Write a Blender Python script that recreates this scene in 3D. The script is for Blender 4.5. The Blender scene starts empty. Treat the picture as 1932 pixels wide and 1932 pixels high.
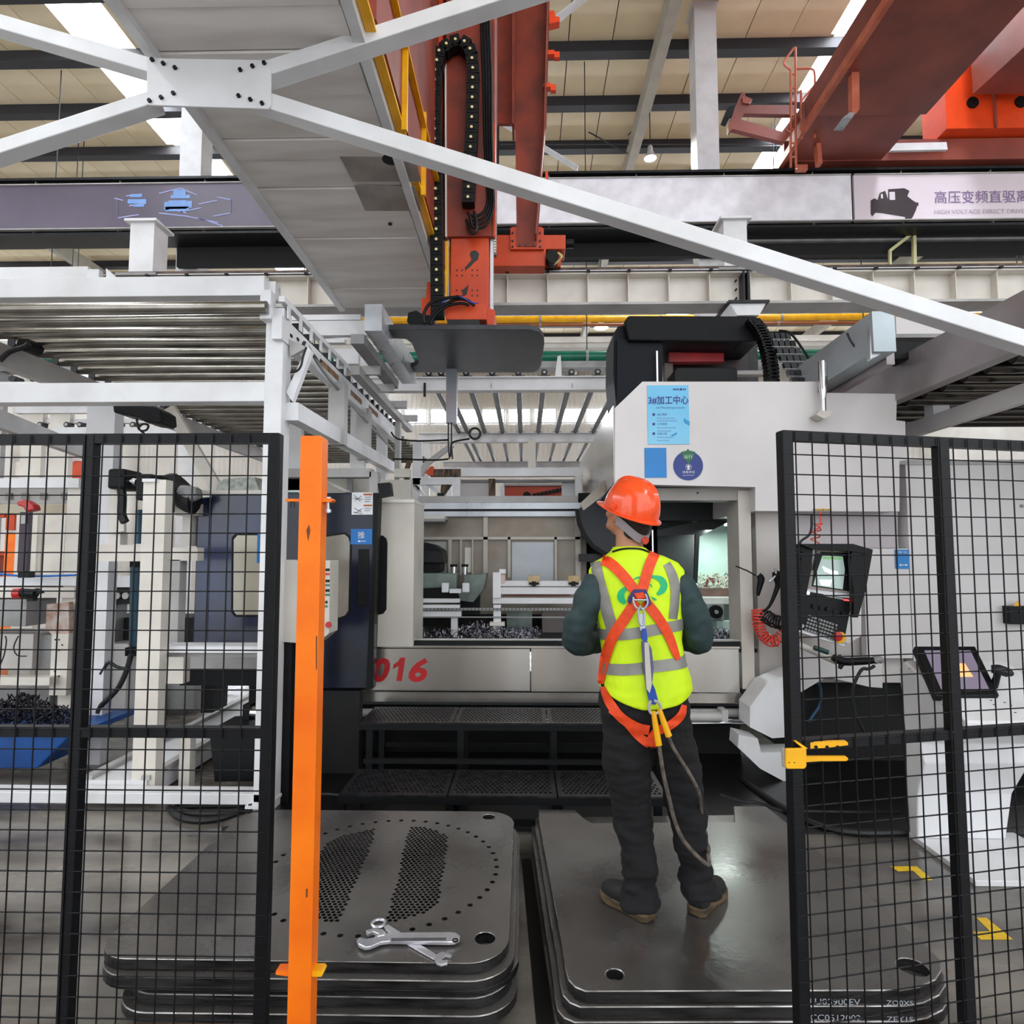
import bpy, bmesh, math, random
from math import sin, cos, pi, radians, tan, atan2, sqrt
from mathutils import Vector, Matrix, noise
from mathutils.bvhtree import BVHTree
from mathutils.geometry import tessellate_polygon

random.seed(7)
SC = bpy.context.scene
COL = SC.collection

# ------------------------------------------------------------------ camera
F = 1190.0
PITCH = radians(3.94)
YAW = radians(1.2)
CAM = Vector((0, 0, 1.70))
cd = bpy.data.cameras.new('camera')
cam = bpy.data.objects.new('camera', cd)
COL.objects.link(cam)
cam.location = CAM
cam.rotation_euler = (pi / 2 + PITCH, 0, YAW)
cd.sensor_width = 36.0
cd.lens = 36.0 * F / 1932.0
cd.clip_start = 0.05
cd.clip_end = 300
SC.camera = cam

# ------------------------------------------------------------------ world
w = bpy.data.worlds.new('sky')
SC.world = w
w.use_nodes = True
bg = w.node_tree.nodes['Background']
bg.inputs[0].default_value = (0.92, 0.96, 1.0, 1)
bg.inputs[1].default_value = 1.25

# ------------------------------------------------------------------ exposure
SC.view_settings.view_transform = 'Standard'
SC.view_settings.look = 'None'
SC.view_settings.exposure = 0.92
SC.view_settings.gamma = 1.0
SC.view_settings.use_curve_mapping = False
SKYLIGHT_STRENGTH = 13.0
LAMP_POWER = 420.0

# ------------------------------------------------------------------ lights: daylight comes through emissive translucent roof strips (part of the ceiling below)
SKY_X = (-22.5, -9.7, 7.4, 21.5)
def area(name, loc, sx, sy, power, col=(1, 1, 1), rot=(0, 0, 0)):
    l = bpy.data.lights.new(name, 'AREA')
    l.shape = 'RECTANGLE'
    l.size = sx
    l.size_y = sy
    l.energy = power
    l.color = col
    o = bpy.data.objects.new(name, l)
    o.location = loc
    o.rotation_euler = rot
    COL.objects.link(o)
    return o
# ------------------------------------------------------------------ pixel rays
_fw = Vector((-sin(YAW) * cos(PITCH), cos(YAW) * cos(PITCH), sin(PITCH)))
_rt = Vector((cos(YAW), sin(YAW), 0))
_up = _rt.cross(_fw)
def ray(px, py):
    return _fw + _rt * ((px - 966) / F) - _up * ((py - 966) / F)
def W(px, py, Y):
    d = ray(px, py)
    return CAM + d * (Y / d.y)
def G(px, py, z):
    d = ray(px, py)
    return CAM + d * ((z - CAM.z) / d.z)
def XP(px, py, X):
    d = ray(px, py)
    return CAM + d * (X / d.x)
def lerp(a, b, t):
    return a + (b - a) * t

# ------------------------------------------------------------------ materials
def lin(c):
    r = []
    for v in c:
        v = v / 255.0
        r.append(v / 12.92 if v <= 0.04045 else ((v + 0.055) / 1.055) ** 2.4)
    return (r[0], r[1], r[2], 1.0)
MATS = {}
def mat(name, c1, rough=0.5, metal=0.0, c2=None, scale=3.0, detail=4.0, lo=0.35, hi=0.65, bump=0.0, bscale=40.0,
        rvar=0.0, emit=None, estr=0.0, stretch=None, alpha=None, coat=0.0, spec=0.5, transmission=0.0, world=False):
    if name in MATS:
        return MATS[name]
    m = bpy.data.materials.new(name)
    m.use_nodes = True
    nt = m.node_tree
    b = nt.nodes['Principled BSDF']
    b.inputs['Base Color'].default_value = lin(c1)
    b.inputs['Roughness'].default_value = rough
    b.inputs['Metallic'].default_value = metal
    b.inputs['Specular IOR Level'].default_value = spec
    if coat:
        b.inputs['Coat Weight'].default_value = coat
        b.inputs['Coat Roughness'].default_value = 0.08
    if transmission:
        b.inputs['Transmission Weight'].default_value = transmission
    if emit is not None:
        b.inputs['Emission Color'].default_value = lin(emit)
        b.inputs['Emission Strength'].default_value = estr
    tc = nt.nodes.new('ShaderNodeTexCoord')
    if world:
        gp = nt.nodes.new('ShaderNodeNewGeometry')
        src = gp.outputs['Position']
    else:
        src = tc.outputs['Object']
    if stretch:
        mp = nt.nodes.new('ShaderNodeMapping')
        mp.inputs['Scale'].default_value = stretch
        nt.links.new(src, mp.inputs[0])
        src = mp.outputs[0]
    if c2 is None:
        c2 = tuple(v * 0.93 for v in c1)
    nz = nt.nodes.new('ShaderNodeTexNoise')
    nz.inputs['Scale'].default_value = scale
    nz.inputs['Detail'].default_value = detail
    nt.links.new(src, nz.inputs['Vector'])
    rp = nt.nodes.new('ShaderNodeValToRGB')
    rp.color_ramp.elements[0].position = lo
    rp.color_ramp.elements[1].position = hi
    rp.color_ramp.elements[0].color = lin(c2)
    rp.color_ramp.elements[1].color = lin(c1)
    nt.links.new(nz.outputs['Fac'], rp.inputs[0])
    nt.links.new(rp.outputs[0], b.inputs['Base Color'])
    if rvar:
        mr = nt.nodes.new('ShaderNodeMapRange')
        mr.inputs['To Min'].default_value = max(0.02, rough - rvar)
        mr.inputs['To Max'].default_value = min(1, rough + rvar)
        mr.inputs['From Min'].default_value = 0.3
        mr.inputs['From Max'].default_value = 0.7
        nt.links.new(nz.outputs['Fac'], mr.inputs[0])
        nt.links.new(mr.outputs[0], b.inputs['Roughness'])
    if bump:
        n2 = nt.nodes.new('ShaderNodeTexNoise')
        n2.inputs['Scale'].default_value = bscale
        n2.inputs['Detail'].default_value = 3
        nt.links.new(src, n2.inputs['Vector'])
        bp = nt.nodes.new('ShaderNodeBump')
        bp.inputs['Strength'].default_value = bump
        bp.inputs['Distance'].default_value = 0.01
        nt.links.new(n2.outputs['Fac'], bp.inputs['Height'])
        nt.links.new(bp.outputs[0], b.inputs['Normal'])
    MATS[name] = m
    return m

WHITE = mat('white_paint', (226, 226, 228), 0.38, c2=(205, 204, 204), scale=2.5, lo=0.25, hi=0.6)
CREAM = mat('cream_paint', (224, 218, 208), 0.42, c2=(198, 190, 180), scale=2.0, lo=0.25, hi=0.6)
RUSTWHITE = mat('stained_white_paint', (222, 222, 222), 0.4, c2=(120, 92, 70), scale=7, detail=8, lo=0.3, hi=0.42)
SHELL = mat('machine_shell_paint', (218, 213, 212), 0.33, c2=(206, 201, 200), scale=1.2)
BEIGE = mat('beige_panel_paint', (206, 200, 190), 0.4, c2=(190, 184, 174), scale=2.0)
GREYP = mat('grey_paint', (150, 150, 150), 0.45, c2=(125, 124, 122), scale=3)
GREYL = mat('light_grey_paint', (186, 184, 182), 0.45, c2=(160, 157, 154), scale=2.2, detail=6)
BELLY = mat('bridge_sheet_paint', (240, 236, 232), 0.5, c2=(214, 206, 200), scale=1.6, detail=6, lo=0.3, hi=0.6, stretch=(0.5, 3.0, 1))
GALV = mat('galvanised_steel', (196, 200, 205), 0.33, 0.55, c2=(174, 176, 182), scale=5, detail=6, rvar=0.1)
STEEL = mat('brushed_steel', (178, 174, 168), 0.24, 0.85, c2=(160, 152, 142), scale=1.6, detail=2, stretch=(1.2, 1, 0.1))
DSTEEL = mat('dull_steel_sheet', (150, 143, 134), 0.42, 0.6, c2=(122, 112, 100), scale=2.5, detail=6, rvar=0.1)
CHROME = mat('polished_chrome', (215, 215, 218), 0.12, 1.0)
ROLLER = mat('roller_steel', (150, 146, 138), 0.2, 0.95, c2=(120, 114, 106), scale=3)
DARKM = mat('dark_metal', (32, 33, 36), 0.45, 0.3, c2=(20, 21, 23), scale=8)
BLACK = mat('black_paint', (13, 14, 16), 0.5, c2=(8, 9, 10), scale=8, spec=0.25)
BLACKR = mat('black_rubber', (10, 10, 11), 0.55, c2=(24, 24, 25), scale=20)
FENCEB = mat('fence_black_powder_coat', (12, 13, 18), 0.42, c2=(7, 8, 11), scale=30, bump=0.15, bscale=300, spec=0.25)
BLACKHOLE = mat('deep_black', (9, 9, 10), 0.8, c2=(15, 15, 15), scale=6)  # flat deep black for underbodies, gaps and other dark parts
NAVY = mat('navy_gloss_paint', (22, 28, 50), 0.25, c2=(15, 18, 30), scale=2, coat=0.12, spec=0.35)
ORANGE = mat('orange_red_paint', (206, 68, 14), 0.4, c2=(184, 56, 12), scale=3, detail=5)
ORANGED = mat('grimy_orange_paint', (142, 52, 30), 0.5, c2=(98, 38, 26), scale=3, detail=8, lo=0.3, hi=0.6)
ORANGEP = mat('orange_post_paint', (255, 128, 8), 0.38, c2=(240, 106, 0), scale=5, detail=6)
CRANE = mat('crane_red_oxide_paint', (150, 74, 60), 0.45, c2=(104, 50, 44), scale=0.9, detail=6, lo=0.3, hi=0.62)
CRANEO = mat('crane_bright_orange', (240, 74, 22), 0.4)
YELLOW = mat('yellow_paint', (250, 186, 10), 0.35, c2=(232, 164, 6), scale=6)
GREEN = mat('green_pipe_paint', (10, 106, 80), 0.3, c2=(6, 84, 64), scale=3)
TEAL = mat('teal_cylinder_paint', (24, 78, 100), 0.35)
BLUEBIN = mat('blue_bin_plastic', (8, 78, 150), 0.45, c2=(5, 58, 120), scale=5)
REDP = mat('red_plastic', (190, 30, 36), 0.3)
REDH = mat('red_machine_paint', (176, 34, 34), 0.4, c2=(140, 24, 26))
PLATE = mat('filter_plate_steel', (132, 128, 124), 0.27, 0.55, c2=(70, 66, 64), scale=1.8, detail=10, lo=0.22, hi=0.78, rvar=0.12, bump=0.06, bscale=40)
PLATER = mat('plate_rim_highlight', (190, 188, 186), 0.3, 0.7, c2=(110, 106, 104), scale=9, detail=6)  # paler steel on the bevels, paints in the bright rim highlight
PLATEE = mat('plate_edge_steel', (70, 68, 68), 0.35, 0.6, c2=(22, 21, 22), scale=5, detail=8, stretch=(1, 1, 6))
GREASE = mat('black_grease', (14, 13, 12), 0.35)
CHALK = mat('chalk_white', (170, 176, 186), 0.8)
WOOD = mat('old_pallet_wood', (110, 76, 52), 0.8, c2=(60, 42, 30), scale=4, stretch=(1, 8, 8))
TAPE = mat('yellow_floor_tape', (240, 200, 10), 0.5, c2=(220, 176, 8), scale=20)
GLASS = mat('window_glass', (160, 170, 165), 0.08, 0.0, transmission=0.0, spec=0.8)

# ------------------------------------------------------------------ mesh builder
WL = {}
def wloc(o):
    return WL.get(o.name, Vector((0, 0, 0))) if o else Vector((0, 0, 0))
def props(o, label=None, cat=None, group=None, kind=None):
    if label: o['label'] = label
    if cat: o['category'] = cat
    if group: o['group'] = group
    if kind: o['kind'] = kind
    return o
def thing(name, loc, label=None, cat=None, group=None, kind=None):
    o = bpy.data.objects.new(name, None)
    o.empty_display_size = 0.1
    COL.objects.link(o)
    o.location = loc
    WL[o.name] = Vector(loc)
    return props(o, label, cat, group, kind)

class MB:
    def __init__(s):
        s.v = []; s.f = []; s.mi = []; s.cm = 0; s.cuts = []
    def mat(s, i):
        s.cm = i
        return s
    def add(s, vs, fs):
        b = len(s.v)
        s.cuts.append((b, len(s.f)))
        s.v += [Vector(q) for q in vs]
        for q in fs:
            s.f.append(tuple(b + i for i in q))
            s.mi.append(s.cm)
        return s
    def box(s, x0, x1, y0, y1, z0, z1):
        vs = [(x, y, z) for z in (z0, z1) for y in (y0, y1) for x in (x0, x1)]
        return s.add(vs, [(0, 2, 3, 1), (4, 5, 7, 6), (0, 1, 5, 4), (2, 6, 7, 3), (0, 4, 6, 2), (1, 3, 7, 5)])
    def pbox(s, p0, p1, Y, d):
        """box whose front face spans pixels p0..p1 at depth Y, and depth d behind"""
        a = W(p0[0], p0[1], Y); b = W(p1[0], p1[1], Y)
        return s.box(min(a.x, b.x), max(a.x, b.x), min(Y, Y + d), max(Y, Y + d), min(a.z, b.z), max(a.z, b.z))
    def beam(s, a, b, wd, ht, up=(0, 0, 1)):
        a = Vector(a); b = Vector(b)
        d = (b - a).normalized()
        up = Vector(up)
        if abs(d.dot(up)) > 0.98:
            up = Vector((0, 1, 0))
        r = d.cross(up).normalized()
        u = r.cross(d).normalized()
        vs = []
        for p in (a, b):
            for sx, sy in ((-1, -1), (1, -1), (1, 1), (-1, 1)):
                vs.append(p + r * sx * wd / 2 + u * sy * ht / 2)
        return s.add(vs, [(0, 1, 2, 3), (7, 6, 5, 4), (0, 4, 5, 1), (1, 5, 6, 2), (2, 6, 7, 3), (3, 7, 4, 0)])
    def cyl(s, a, b, r, n=14, r2=None):
        a = Vector(a); b = Vector(b)
        if r2 is None: r2 = r
        d = (b - a).normalized()
        t = Vector((0, 0, 1)) if abs(d.z) < 0.9 else Vector((1, 0, 0))
        e1 = d.cross(t).normalized(); e2 = d.cross(e1)
        vs = []
        for p, rr in ((a, r), (b, r2)):
            for i in range(n):
                an = 2 * pi * i / n
                vs.append(p + e1 * cos(an) * rr + e2 * sin(an) * rr)
        fs = [tuple(range(n)), tuple(range(2 * n - 1, n - 1, -1))]
        for i in range(n):
            j = (i + 1) % n
            fs.append((i, i + n, j + n, j))
        return s.add(vs, fs)
    def ring(s, c, axis, r, t, n=24, k=8):
        """torus"""
        c = Vector(c); d = Vector(axis).normalized()
        q = Vector((0, 0, 1)) if abs(d.z) < 0.9 else Vector((1, 0, 0))
        e1 = d.cross(q).normalized(); e2 = d.cross(e1)
        vs = []
        for i in range(n):
            a = 2 * pi * i / n
            o = e1 * cos(a) + e2 * sin(a)
            for j in range(k):
                b = 2 * pi * j / k
                vs.append(c + o * (r + t * cos(b)) + d * t * sin(b))
        fs = []
        for i in range(n):
            for j in range(k):
                fs.append((i * k + j, ((i + 1) % n) * k + j, ((i + 1) % n) * k + (j + 1) % k, i * k + (j + 1) % k))
        return s.add(vs, fs)
    def tube(s, pts, r, n=8, smooth=3, closed=False):
        pts = [Vector(p) for p in pts]
        rr = r if isinstance(r, (list, tuple)) else [r] * len(pts)
        if smooth and len(pts) > 2:
            q = []; q2 = []
            for i in range(len(pts) - 1):
                p0 = pts[max(i - 1, 0)]; p1 = pts[i]; p2 = pts[i + 1]; p3 = pts[min(i + 2, len(pts) - 1)]
                for k in range(smooth):
                    t = k / smooth
                    q.append(0.5 * ((2 * p1) + (p2 - p0) * t + (2 * p0 - 5 * p1 + 4 * p2 - p3) * t * t + (3 * p1 - p0 - 3 * p2 + p3) * t ** 3))
                    q2.append(lerp(rr[i], rr[i + 1], t))
            q.append(pts[-1]); q2.append(rr[-1])
            pts = q; rr = q2
        vs = []
        pd = (pts[1] - pts[0]).normalized()
        t = Vector((0, 0, 1)) if abs(pd.z) < 0.9 else Vector((1, 0, 0))
        e1 = pd.cross(t).normalized()
        for i, p in enumerate(pts):
            if i == 0: d = pts[1] - pts[0]
            elif i == len(pts) - 1: d = pts[-1] - pts[-2]
            else: d = pts[i + 1] - pts[i - 1]
            if d.length < 1e-9: d = pd
            d = d.normalized()
            e1 = (e1 - d * e1.dot(d)).normalized()
            e2 = d.cross(e1)
            for k in range(n):
                a = 2 * pi * k / n
                vs.append(p + e1 * cos(a) * rr[i] + e2 * sin(a) * rr[i])
        fs = [tuple(range(n - 1, -1, -1)), tuple(range((len(pts) - 1) * n, len(pts) * n))]
        for i in range(len(pts) - 1):
            for k in range(n):
                j = (k + 1) % n
                fs.append((i * n + k, i * n + j, (i + 1) * n + j, (i + 1) * n + k))
        return s.add(vs, fs)
    def prism(s, poly, vec):
        """closed polygon (3D points, planar) extruded by vec"""
        poly = [Vector(p) for p in poly]
        vec = Vector(vec)
        n = len(poly)
        vs = poly + [p + vec for p in poly]
        fs = [tuple(range(n)), tuple(range(2 * n - 1, n - 1, -1))]
        for i in range(n):
            j = (i + 1) % n
            fs.append((i, i + n, j + n, j))
        return s.add(vs, fs)
    def pprism(s, px, Y, d):
        return s.prism([W(x, y, Y) for x, y in px], (0, d, 0))
    def lathe(s, prof, n=24, c=(0, 0, 0), axis='Z'):
        """profile [(r, h)]"""
        vs = []
        for r, h in prof:
            for i in range(n):
                a = 2 * pi * i / n
                if axis == 'Z': vs.append((c[0] + r * cos(a), c[1] + r * sin(a), c[2] + h))
                elif axis == 'Y': vs.append((c[0] + r * cos(a), c[1] + h, c[2] + r * sin(a)))
                else: vs.append((c[0] + h, c[1] + r * cos(a), c[2] + r * sin(a)))
        fs = []
        m = len(prof)
        for k in range(m - 1):
            for i in range(n):
                j = (i + 1) % n
                fs.append((k * n + i, k * n + j, (k + 1) * n + j, (k + 1) * n + i))
        fs.append(tuple(range(n - 1, -1, -1)))
        fs.append(tuple(range((m - 1) * n, m * n)))
        return s.add(vs, fs)
    def split(s, name, m, parent=None, **kw):
        """one object per primitive added"""
        out = []
        cs = s.cuts + [(len(s.v), len(s.f))]
        for (b0, f0), (b1, f1) in zip(cs[:-1], cs[1:]):
            q = MB()
            q.v = s.v[b0:b1]
            q.f = [tuple(i - b0 for i in f) for f in s.f[f0:f1]]
            q.mi = s.mi[f0:f1]
            out.append(q.build(name, m, parent, **kw))
        return out
    def build(s, name, m, parent=None, bevel=0.0, smooth=False, label=None, cat=None, group=None, kind=None, base=False):
        if not s.v:
            s.box(0, 0.001, 0, 0.001, 0, 0.001)
        lo = Vector((min(q.x for q in s.v), min(q.y for q in s.v), min(q.z for q in s.v)))
        hi = Vector((max(q.x for q in s.v), max(q.y for q in s.v), max(q.z for q in s.v)))
        c = (lo + hi) / 2
        if parent is None:
            c.z = lo.z
        me = bpy.data.meshes.new(name)
        me.from_pydata([tuple(q - c) for q in s.v], [], s.f)
        ms = m if isinstance(m, (list, tuple)) else [m]
        for q in ms:
            me.materials.append(q)
        if len(ms) > 1:
            me.polygons.foreach_set('material_index', s.mi)
        bm = bmesh.new()
        bm.from_mesh(me)
        bmesh.ops.recalc_face_normals(bm, faces=bm.faces)
        bm.to_mesh(me)
        bm.free()
        if smooth:
            me.shade_smooth()
            try:
                me.set_sharp_from_angle(angle=radians(40))
            except Exception:
                pass
        o = bpy.data.objects.new(name, me)
        COL.objects.link(o)
        if parent:
            o.parent = parent
        o.location = c - wloc(parent)
        WL[o.name] = c
        if bevel > 0:
            bv = o.modifiers.new('bevel', 'BEVEL')
            bv.width = bevel
            bv.segments = 2
            bv.limit_method = 'ANGLE'
            bv.harden_normals = False
        return props(o, label, cat, group, kind)

def inst(src, parent, delta, label=None, cat=None, group=None):
    """a copy of one mesh object moved by delta (world)"""
    c = src.copy()
    COL.objects.link(c)
    c.parent = parent
    WL[c.name] = wloc(src) + Vector(delta)
    c.location = WL[c.name] - wloc(parent)
    if label: c['label'] = label
    if cat: c['category'] = cat
    if group: c['group'] = group
    return c
def children(o):
    return [c for c in bpy.data.objects if c.parent == o]
def copy_tree(o, delta, parent=None, label=None, top=True):
    c = o.copy()
    COL.objects.link(c)
    c.parent = parent
    WL[c.name] = wloc(o) + Vector(delta)
    c.location = WL[c.name] - wloc(parent)
    if label: c['label'] = label
    for ch in children(o):
        copy_tree(ch, delta, c, None, False)
    return c

FONT = None
def text(body, name, m, parent, origin, height, xdir=(1, 0, 0), updir=(0, 0, 1), width=None, depth=0.002, shear=0.0, bold=0.0, align='LEFT', kind=None, label=None):
    """flat lettering as mesh; origin = lower-left (or centre) corner"""
    cu = bpy.data.curves.new(name, 'FONT')
    cu.body = body
    cu.size = 1.0
    cu.shear = shear
    cu.offset = bold
    cu.resolution_u = 3
    cu.align_x = align
    ob = bpy.data.objects.new(name, cu)
    COL.objects.link(ob)
    dg = bpy.context.evaluated_depsgraph_get()
    me = bpy.data.meshes.new_from_object(ob.evaluated_get(dg))
    bpy.data.objects.remove(ob)
    if len(me.vertices) == 0:
        return None
    xs = [v.co.x for v in me.vertices]; ys = [v.co.y for v in me.vertices]
    h = max(ys) - min(ys); wd = max(xs) - min(xs)
    sy = height / h
    sx = (width / wd) if width else sy
    X = Vector(xdir).normalized(); U = Vector(updir).normalized()
    Nn = X.cross(U)
    x0 = min(xs) if align == 'LEFT' else (min(xs) + max(xs)) / 2
    y0 = min(ys)
    mb = MB()
    vs = [Vector(origin) + X * (v.co.x - x0) * sx + U * (v.co.y - y0) * sy + Nn * depth for v in me.vertices]
    mb.add(vs, [tuple(p.vertices) for p in me.polygons])
    bpy.data.meshes.remove(me)
    return mb.build(name, m, parent, kind=kind, label=label)

def joined_smooth(mb, name, m, parent, voxel=0.01, smooth=4, disp=None, label=None, cat=None):
    """fuse overlapping closed shapes into one continuous skin"""
    o = mb.build(name, m, parent, label=label, cat=cat)
    rm = o.modifiers.new('r', 'REMESH')
    rm.mode = 'VOXEL'
    rm.voxel_size = voxel
    sm = o.modifiers.new('s', 'SMOOTH')
    sm.iterations = smooth
    sm.factor = 0.5
    dg = bpy.context.evaluated_depsgraph_get()
    me = bpy.data.meshes.new_from_object(o.evaluated_get(dg))
    o.modifiers.clear()
    if disp:
        me.calc_loop_triangles()
        ns = [v.normal.copy() for v in me.vertices]
        c = wloc(o)
        for v, nn in zip(me.vertices, ns):
            v.co += nn * disp(v.co + c)
    me.shade_smooth()
    old = o.data
    o.data = me
    me.name = name
    bpy.data.meshes.remove(old)
    if not me.materials:
        me.materials.append(m)
    return o
# ================================================================== SETTING
RZ = 13.4
m_floor = mat('shop_floor_concrete', (150, 143, 134), 0.22, c2=(58, 54, 51), scale=1.9, detail=9, lo=0.3, hi=0.72, rvar=0.13, stretch=(0.55, 1.3, 1), bump=0.12, bscale=6)  # random dirt mottling; its paler patches also paint in floor reflections
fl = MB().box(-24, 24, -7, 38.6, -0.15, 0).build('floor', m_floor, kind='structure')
# darker patch of floor under the machines
m_roof = mat('roof_sheet_cream', (252, 236, 204), 0.6, c2=(238, 220, 184), scale=0.6, detail=3)
m_purl = mat('purlin_dark_grey', (44, 44, 50), 0.6)
m_raft = mat('rafter_grey', (176, 170, 156), 0.5)
m_sky = mat('translucent_roof_panel', (240, 246, 255), 0.5, emit=(236, 244, 255), estr=SKYLIGHT_STRENGTH)
ceil = MB().box(-24, 24, -7, 38.6, RZ + 0.30, RZ + 0.36).build('ceiling', m_raft, kind='structure')
def is_sky(x):
    return any(abs(x - q) < 0.6 for q in SKY_X)
# roof sheets, 1.0 m wide, running in depth; translucent ones in the light strips
xs = [-24 + i * 1.0 for i in range(48)]
sheet = None
for x in xs:
    cx = x + 0.5
    if any(abs(cx - q) < 0.75 for q in (-22.5, -9.7, 7.4, 21.5)):
        continue
    if sheet is None:
        sheet = MB().box(x + 0.012, x + 0.988, -7, 38.6, RZ, RZ + 0.05).build('roof_sheet', m_roof, ceil)
        sx0 = x
    else:
        inst(sheet, ceil, (x - sx0, 0, 0))
pur_y = [-6.97 + i * 1.727 for i in range(27)]
first = None
for y in pur_y:
    if first is None:
        first = MB().box(-24, 24, y - 0.13, y + 0.13, RZ - 0.26, RZ - 0.005).build('purlin', m_purl, ceil)
        fy = y
    else:
        inst(first, ceil, (0, y - fy, 0))
sk = None
for q in (-22.5, -9.7, 7.4, 21.5):
    for y in pur_y[:-1]:
        c = (q - 0.5, y + 0.16)
        if sk is None:
            sk = MB().box(q - 0.5, q + 0.5, y + 0.2, y + 1.53, RZ, RZ + 0.02).build('skylight_panel', m_sky, ceil)
            sc0 = c
        else:
            inst(sk, ceil, (c[0] - sc0[0], c[1] - sc0[1], 0))
# rafters in depth
ra = None
for px in (-17.0, -7.6, 3.0, 14.5):
    if ra is None:
        ra = MB().box(px - 0.12, px + 0.12, -7, 38.6, RZ - 0.75, RZ - 0.262).build('rafter', m_raft, ceil)
        rp0 = px
    else:
        inst(ra, ceil, (px - rp0, 0, 0))
# tie rods under the roof
mb = MB()
for (a, b) in (((1030, 205), (1185, 290)), ((1185, 255), (1283, 150)), ((930, 272), (1480, 272)), ((1480, 300), (1700, 20))):
    mb.cyl(W(a[0], a[1], 16.6), W(b[0], b[1], 16.9), 0.018, 6)
mb.split('tie_rod', m_purl, ceil)
# bright diagonal roof braces
mb = MB()
mb.beam(W(948, 232, 13), W(1090, 318, 13), 0.18, 0.03)
mb.beam(W(1040, 45, 11), W(1110, -10, 11), 0.2, 0.03)
mb.split('wind_brace', WHITE, ceil)

# far wall: ribbed cladding, window strip
m_wall = mat('wall_cladding_pale', (214, 208, 200), 0.5, c2=(196, 190, 182), scale=0.5)
m_winglow = mat('daylit_window_pane', (235, 242, 250), 0.3, emit=(236, 244, 255), estr=9.0)
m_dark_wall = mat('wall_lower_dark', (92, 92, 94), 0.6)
wb = MB().box(-24, 24, 38.6, 38.8, 0, RZ + 0.3).build('wall_back', m_wall, kind='structure')
rb = MB()
for i in range(160):
    x = -24 + i * 0.3
    rb.box(x, x + 0.14, 38.585, 38.6, 0, RZ)
rb.build('cladding_rib', m_wall, wb, kind='stuff')
k = 1
for zz, hh, x0, x1, st in ((9.9, 0.8, -9.0, 10.0, 1.6), (3.6, 1.3, -22, 22, 3.0)):
    x = x0
    while x < x1:
        wn = MB().box(x, x + st * 0.8, 38.46, 38.54, zz, zz + hh).build('window_%d' % k, m_winglow, kind='structure')
        fr = MB()
        fr.box(x - 0.06, x, 38.42, 38.55, zz - 0.06, zz + hh + 0.06).box(x + st * 0.8, x + st * 0.8 + 0.06, 38.42, 38.55, zz - 0.06, zz + hh + 0.06)
        fr.box(x, x + st * 0.8, 38.42, 38.55, zz - 0.06, zz).box(x, x + st * 0.8, 38.42, 38.55, zz + hh, zz + hh + 0.06)
        fr.box(x + st * 0.4 - 0.02, x + st * 0.4 + 0.02, 38.42, 38.55, zz, zz + hh)
        fr.build('window_frame', WHITE, wn)
        k += 1
        x += st
MB().box(-24.2, -24, -7, 38.6, 0, RZ + 0.3).build('wall_left', m_wall, kind='structure')
MB().box(24, 24.2, -7, 38.6, 0, RZ + 0.3).build('wall_right', m_wall, kind='structure')

# white hall columns behind the LED banner
def column(px, Y, wd, label, top=RZ - 0.001, z0=0):
    p = W(px, 200, Y)
    t = thing('steel_column', (p.x, Y, z0), label, 'column')
    m = MB()
    h = wd / 2
    m.box(p.x - h, p.x + h, Y - h, Y + h, z0, top)
    m.build('shaft', WHITE, t)
    MB().box(p.x - h - 0.1, p.x + h + 0.1, Y - h - 0.1, Y + h + 0.1, z0, z0 + 0.03).build('base_plate', GREYP, t)
    MB().box(p.x - h - 0.05, p.x + h + 0.05, Y - h - 0.05, Y + h + 0.05, top - 0.03, top).build('cap_plate', WHITE, t)
    return t
column(1328, 12.92, 0.46, 'tall white hall column above the white banner, left of the red crane')
column(374, 12.92, 0.46, 'tall white hall column beside the skylight strip at upper left')
p = W(300, 450, 12.5)
column(292, 7.6, 0.3, 'short white post standing on the cream runway below the purple banner', top=W(290, 415, 7.45).z, z0=W(966, 515, 7.4).z)
column(1374, 7.6, 0.28, 'short white post standing on the cream runway below the white banner', top=W(1376, 410, 7.45).z, z0=W(966, 515, 7.4).z)

# ---------------------------------------------------------------- crane runway at Y = 12 with LED banner
t = thing('crane_runway', (0, 12.2, 0), 'dark overhead crane runway girder carrying the long banner strip', 'crane runway')
zt = W(966, 327, 12).z; zb = W(966, 432, 12).z
p1 = W(966, 343, 12).z; p0 = W(966, 426, 12).z
MB().box(-16, 16, 12.1, 12.16, zb, zt).build('web', DARKM, t)
MB().box(-16, 16, 11.95, 12.5, zt - 0.05, zt).build('top_flange', DARKM, t)
MB().box(-16, 16, 11.95, 12.5, zb - 0.05, zb).build('bottom_flange', DARKM, t)
MB().box(-16, 16, 12.2, 12.28, zt, zt + 0.06).build('crane_rail', DARKM, t)
st = None
for i in range(19):
    x = -15 + i * 1.72
    if st is None:
        st = MB().box(x - 0.01, x + 0.01, 12.0, 12.1, zb, zt).build('stiffener', GREYP, t); s0 = x
    else:
        inst(st, t, (x - s0, 0, 0))
for x in (-15.5, -13.0, 13.0, 15.5):
    MB().box(x - 0.15, x + 0.15, 12.15, 12.45, 0, zb).build('post', DARKM, t)
def band(nm, x0, x1, m, label):
    a = W(x0, 345, 11.98); b = W(x1, 345, 11.98)
    t = thing(nm, ((a.x + b.x) / 2, 11.98, p0), label, 'banner')
    MB().box(a.x, b.x, 11.93, 11.99, p0, p1).build('panel', m, t)
    fr = MB()
    fr.box(a.x, b.x, 11.9, 11.99, p1, p1 + 0.02).box(a.x, b.x, 11.9, 11.99, p0 - 0.02, p0)
    fr.split('edge_trim', GREYL, t)
    return t
m_purple = mat('banner_purple_film', (104, 96, 112), 0.4, c2=(86, 78, 92), scale=0.4)
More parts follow.
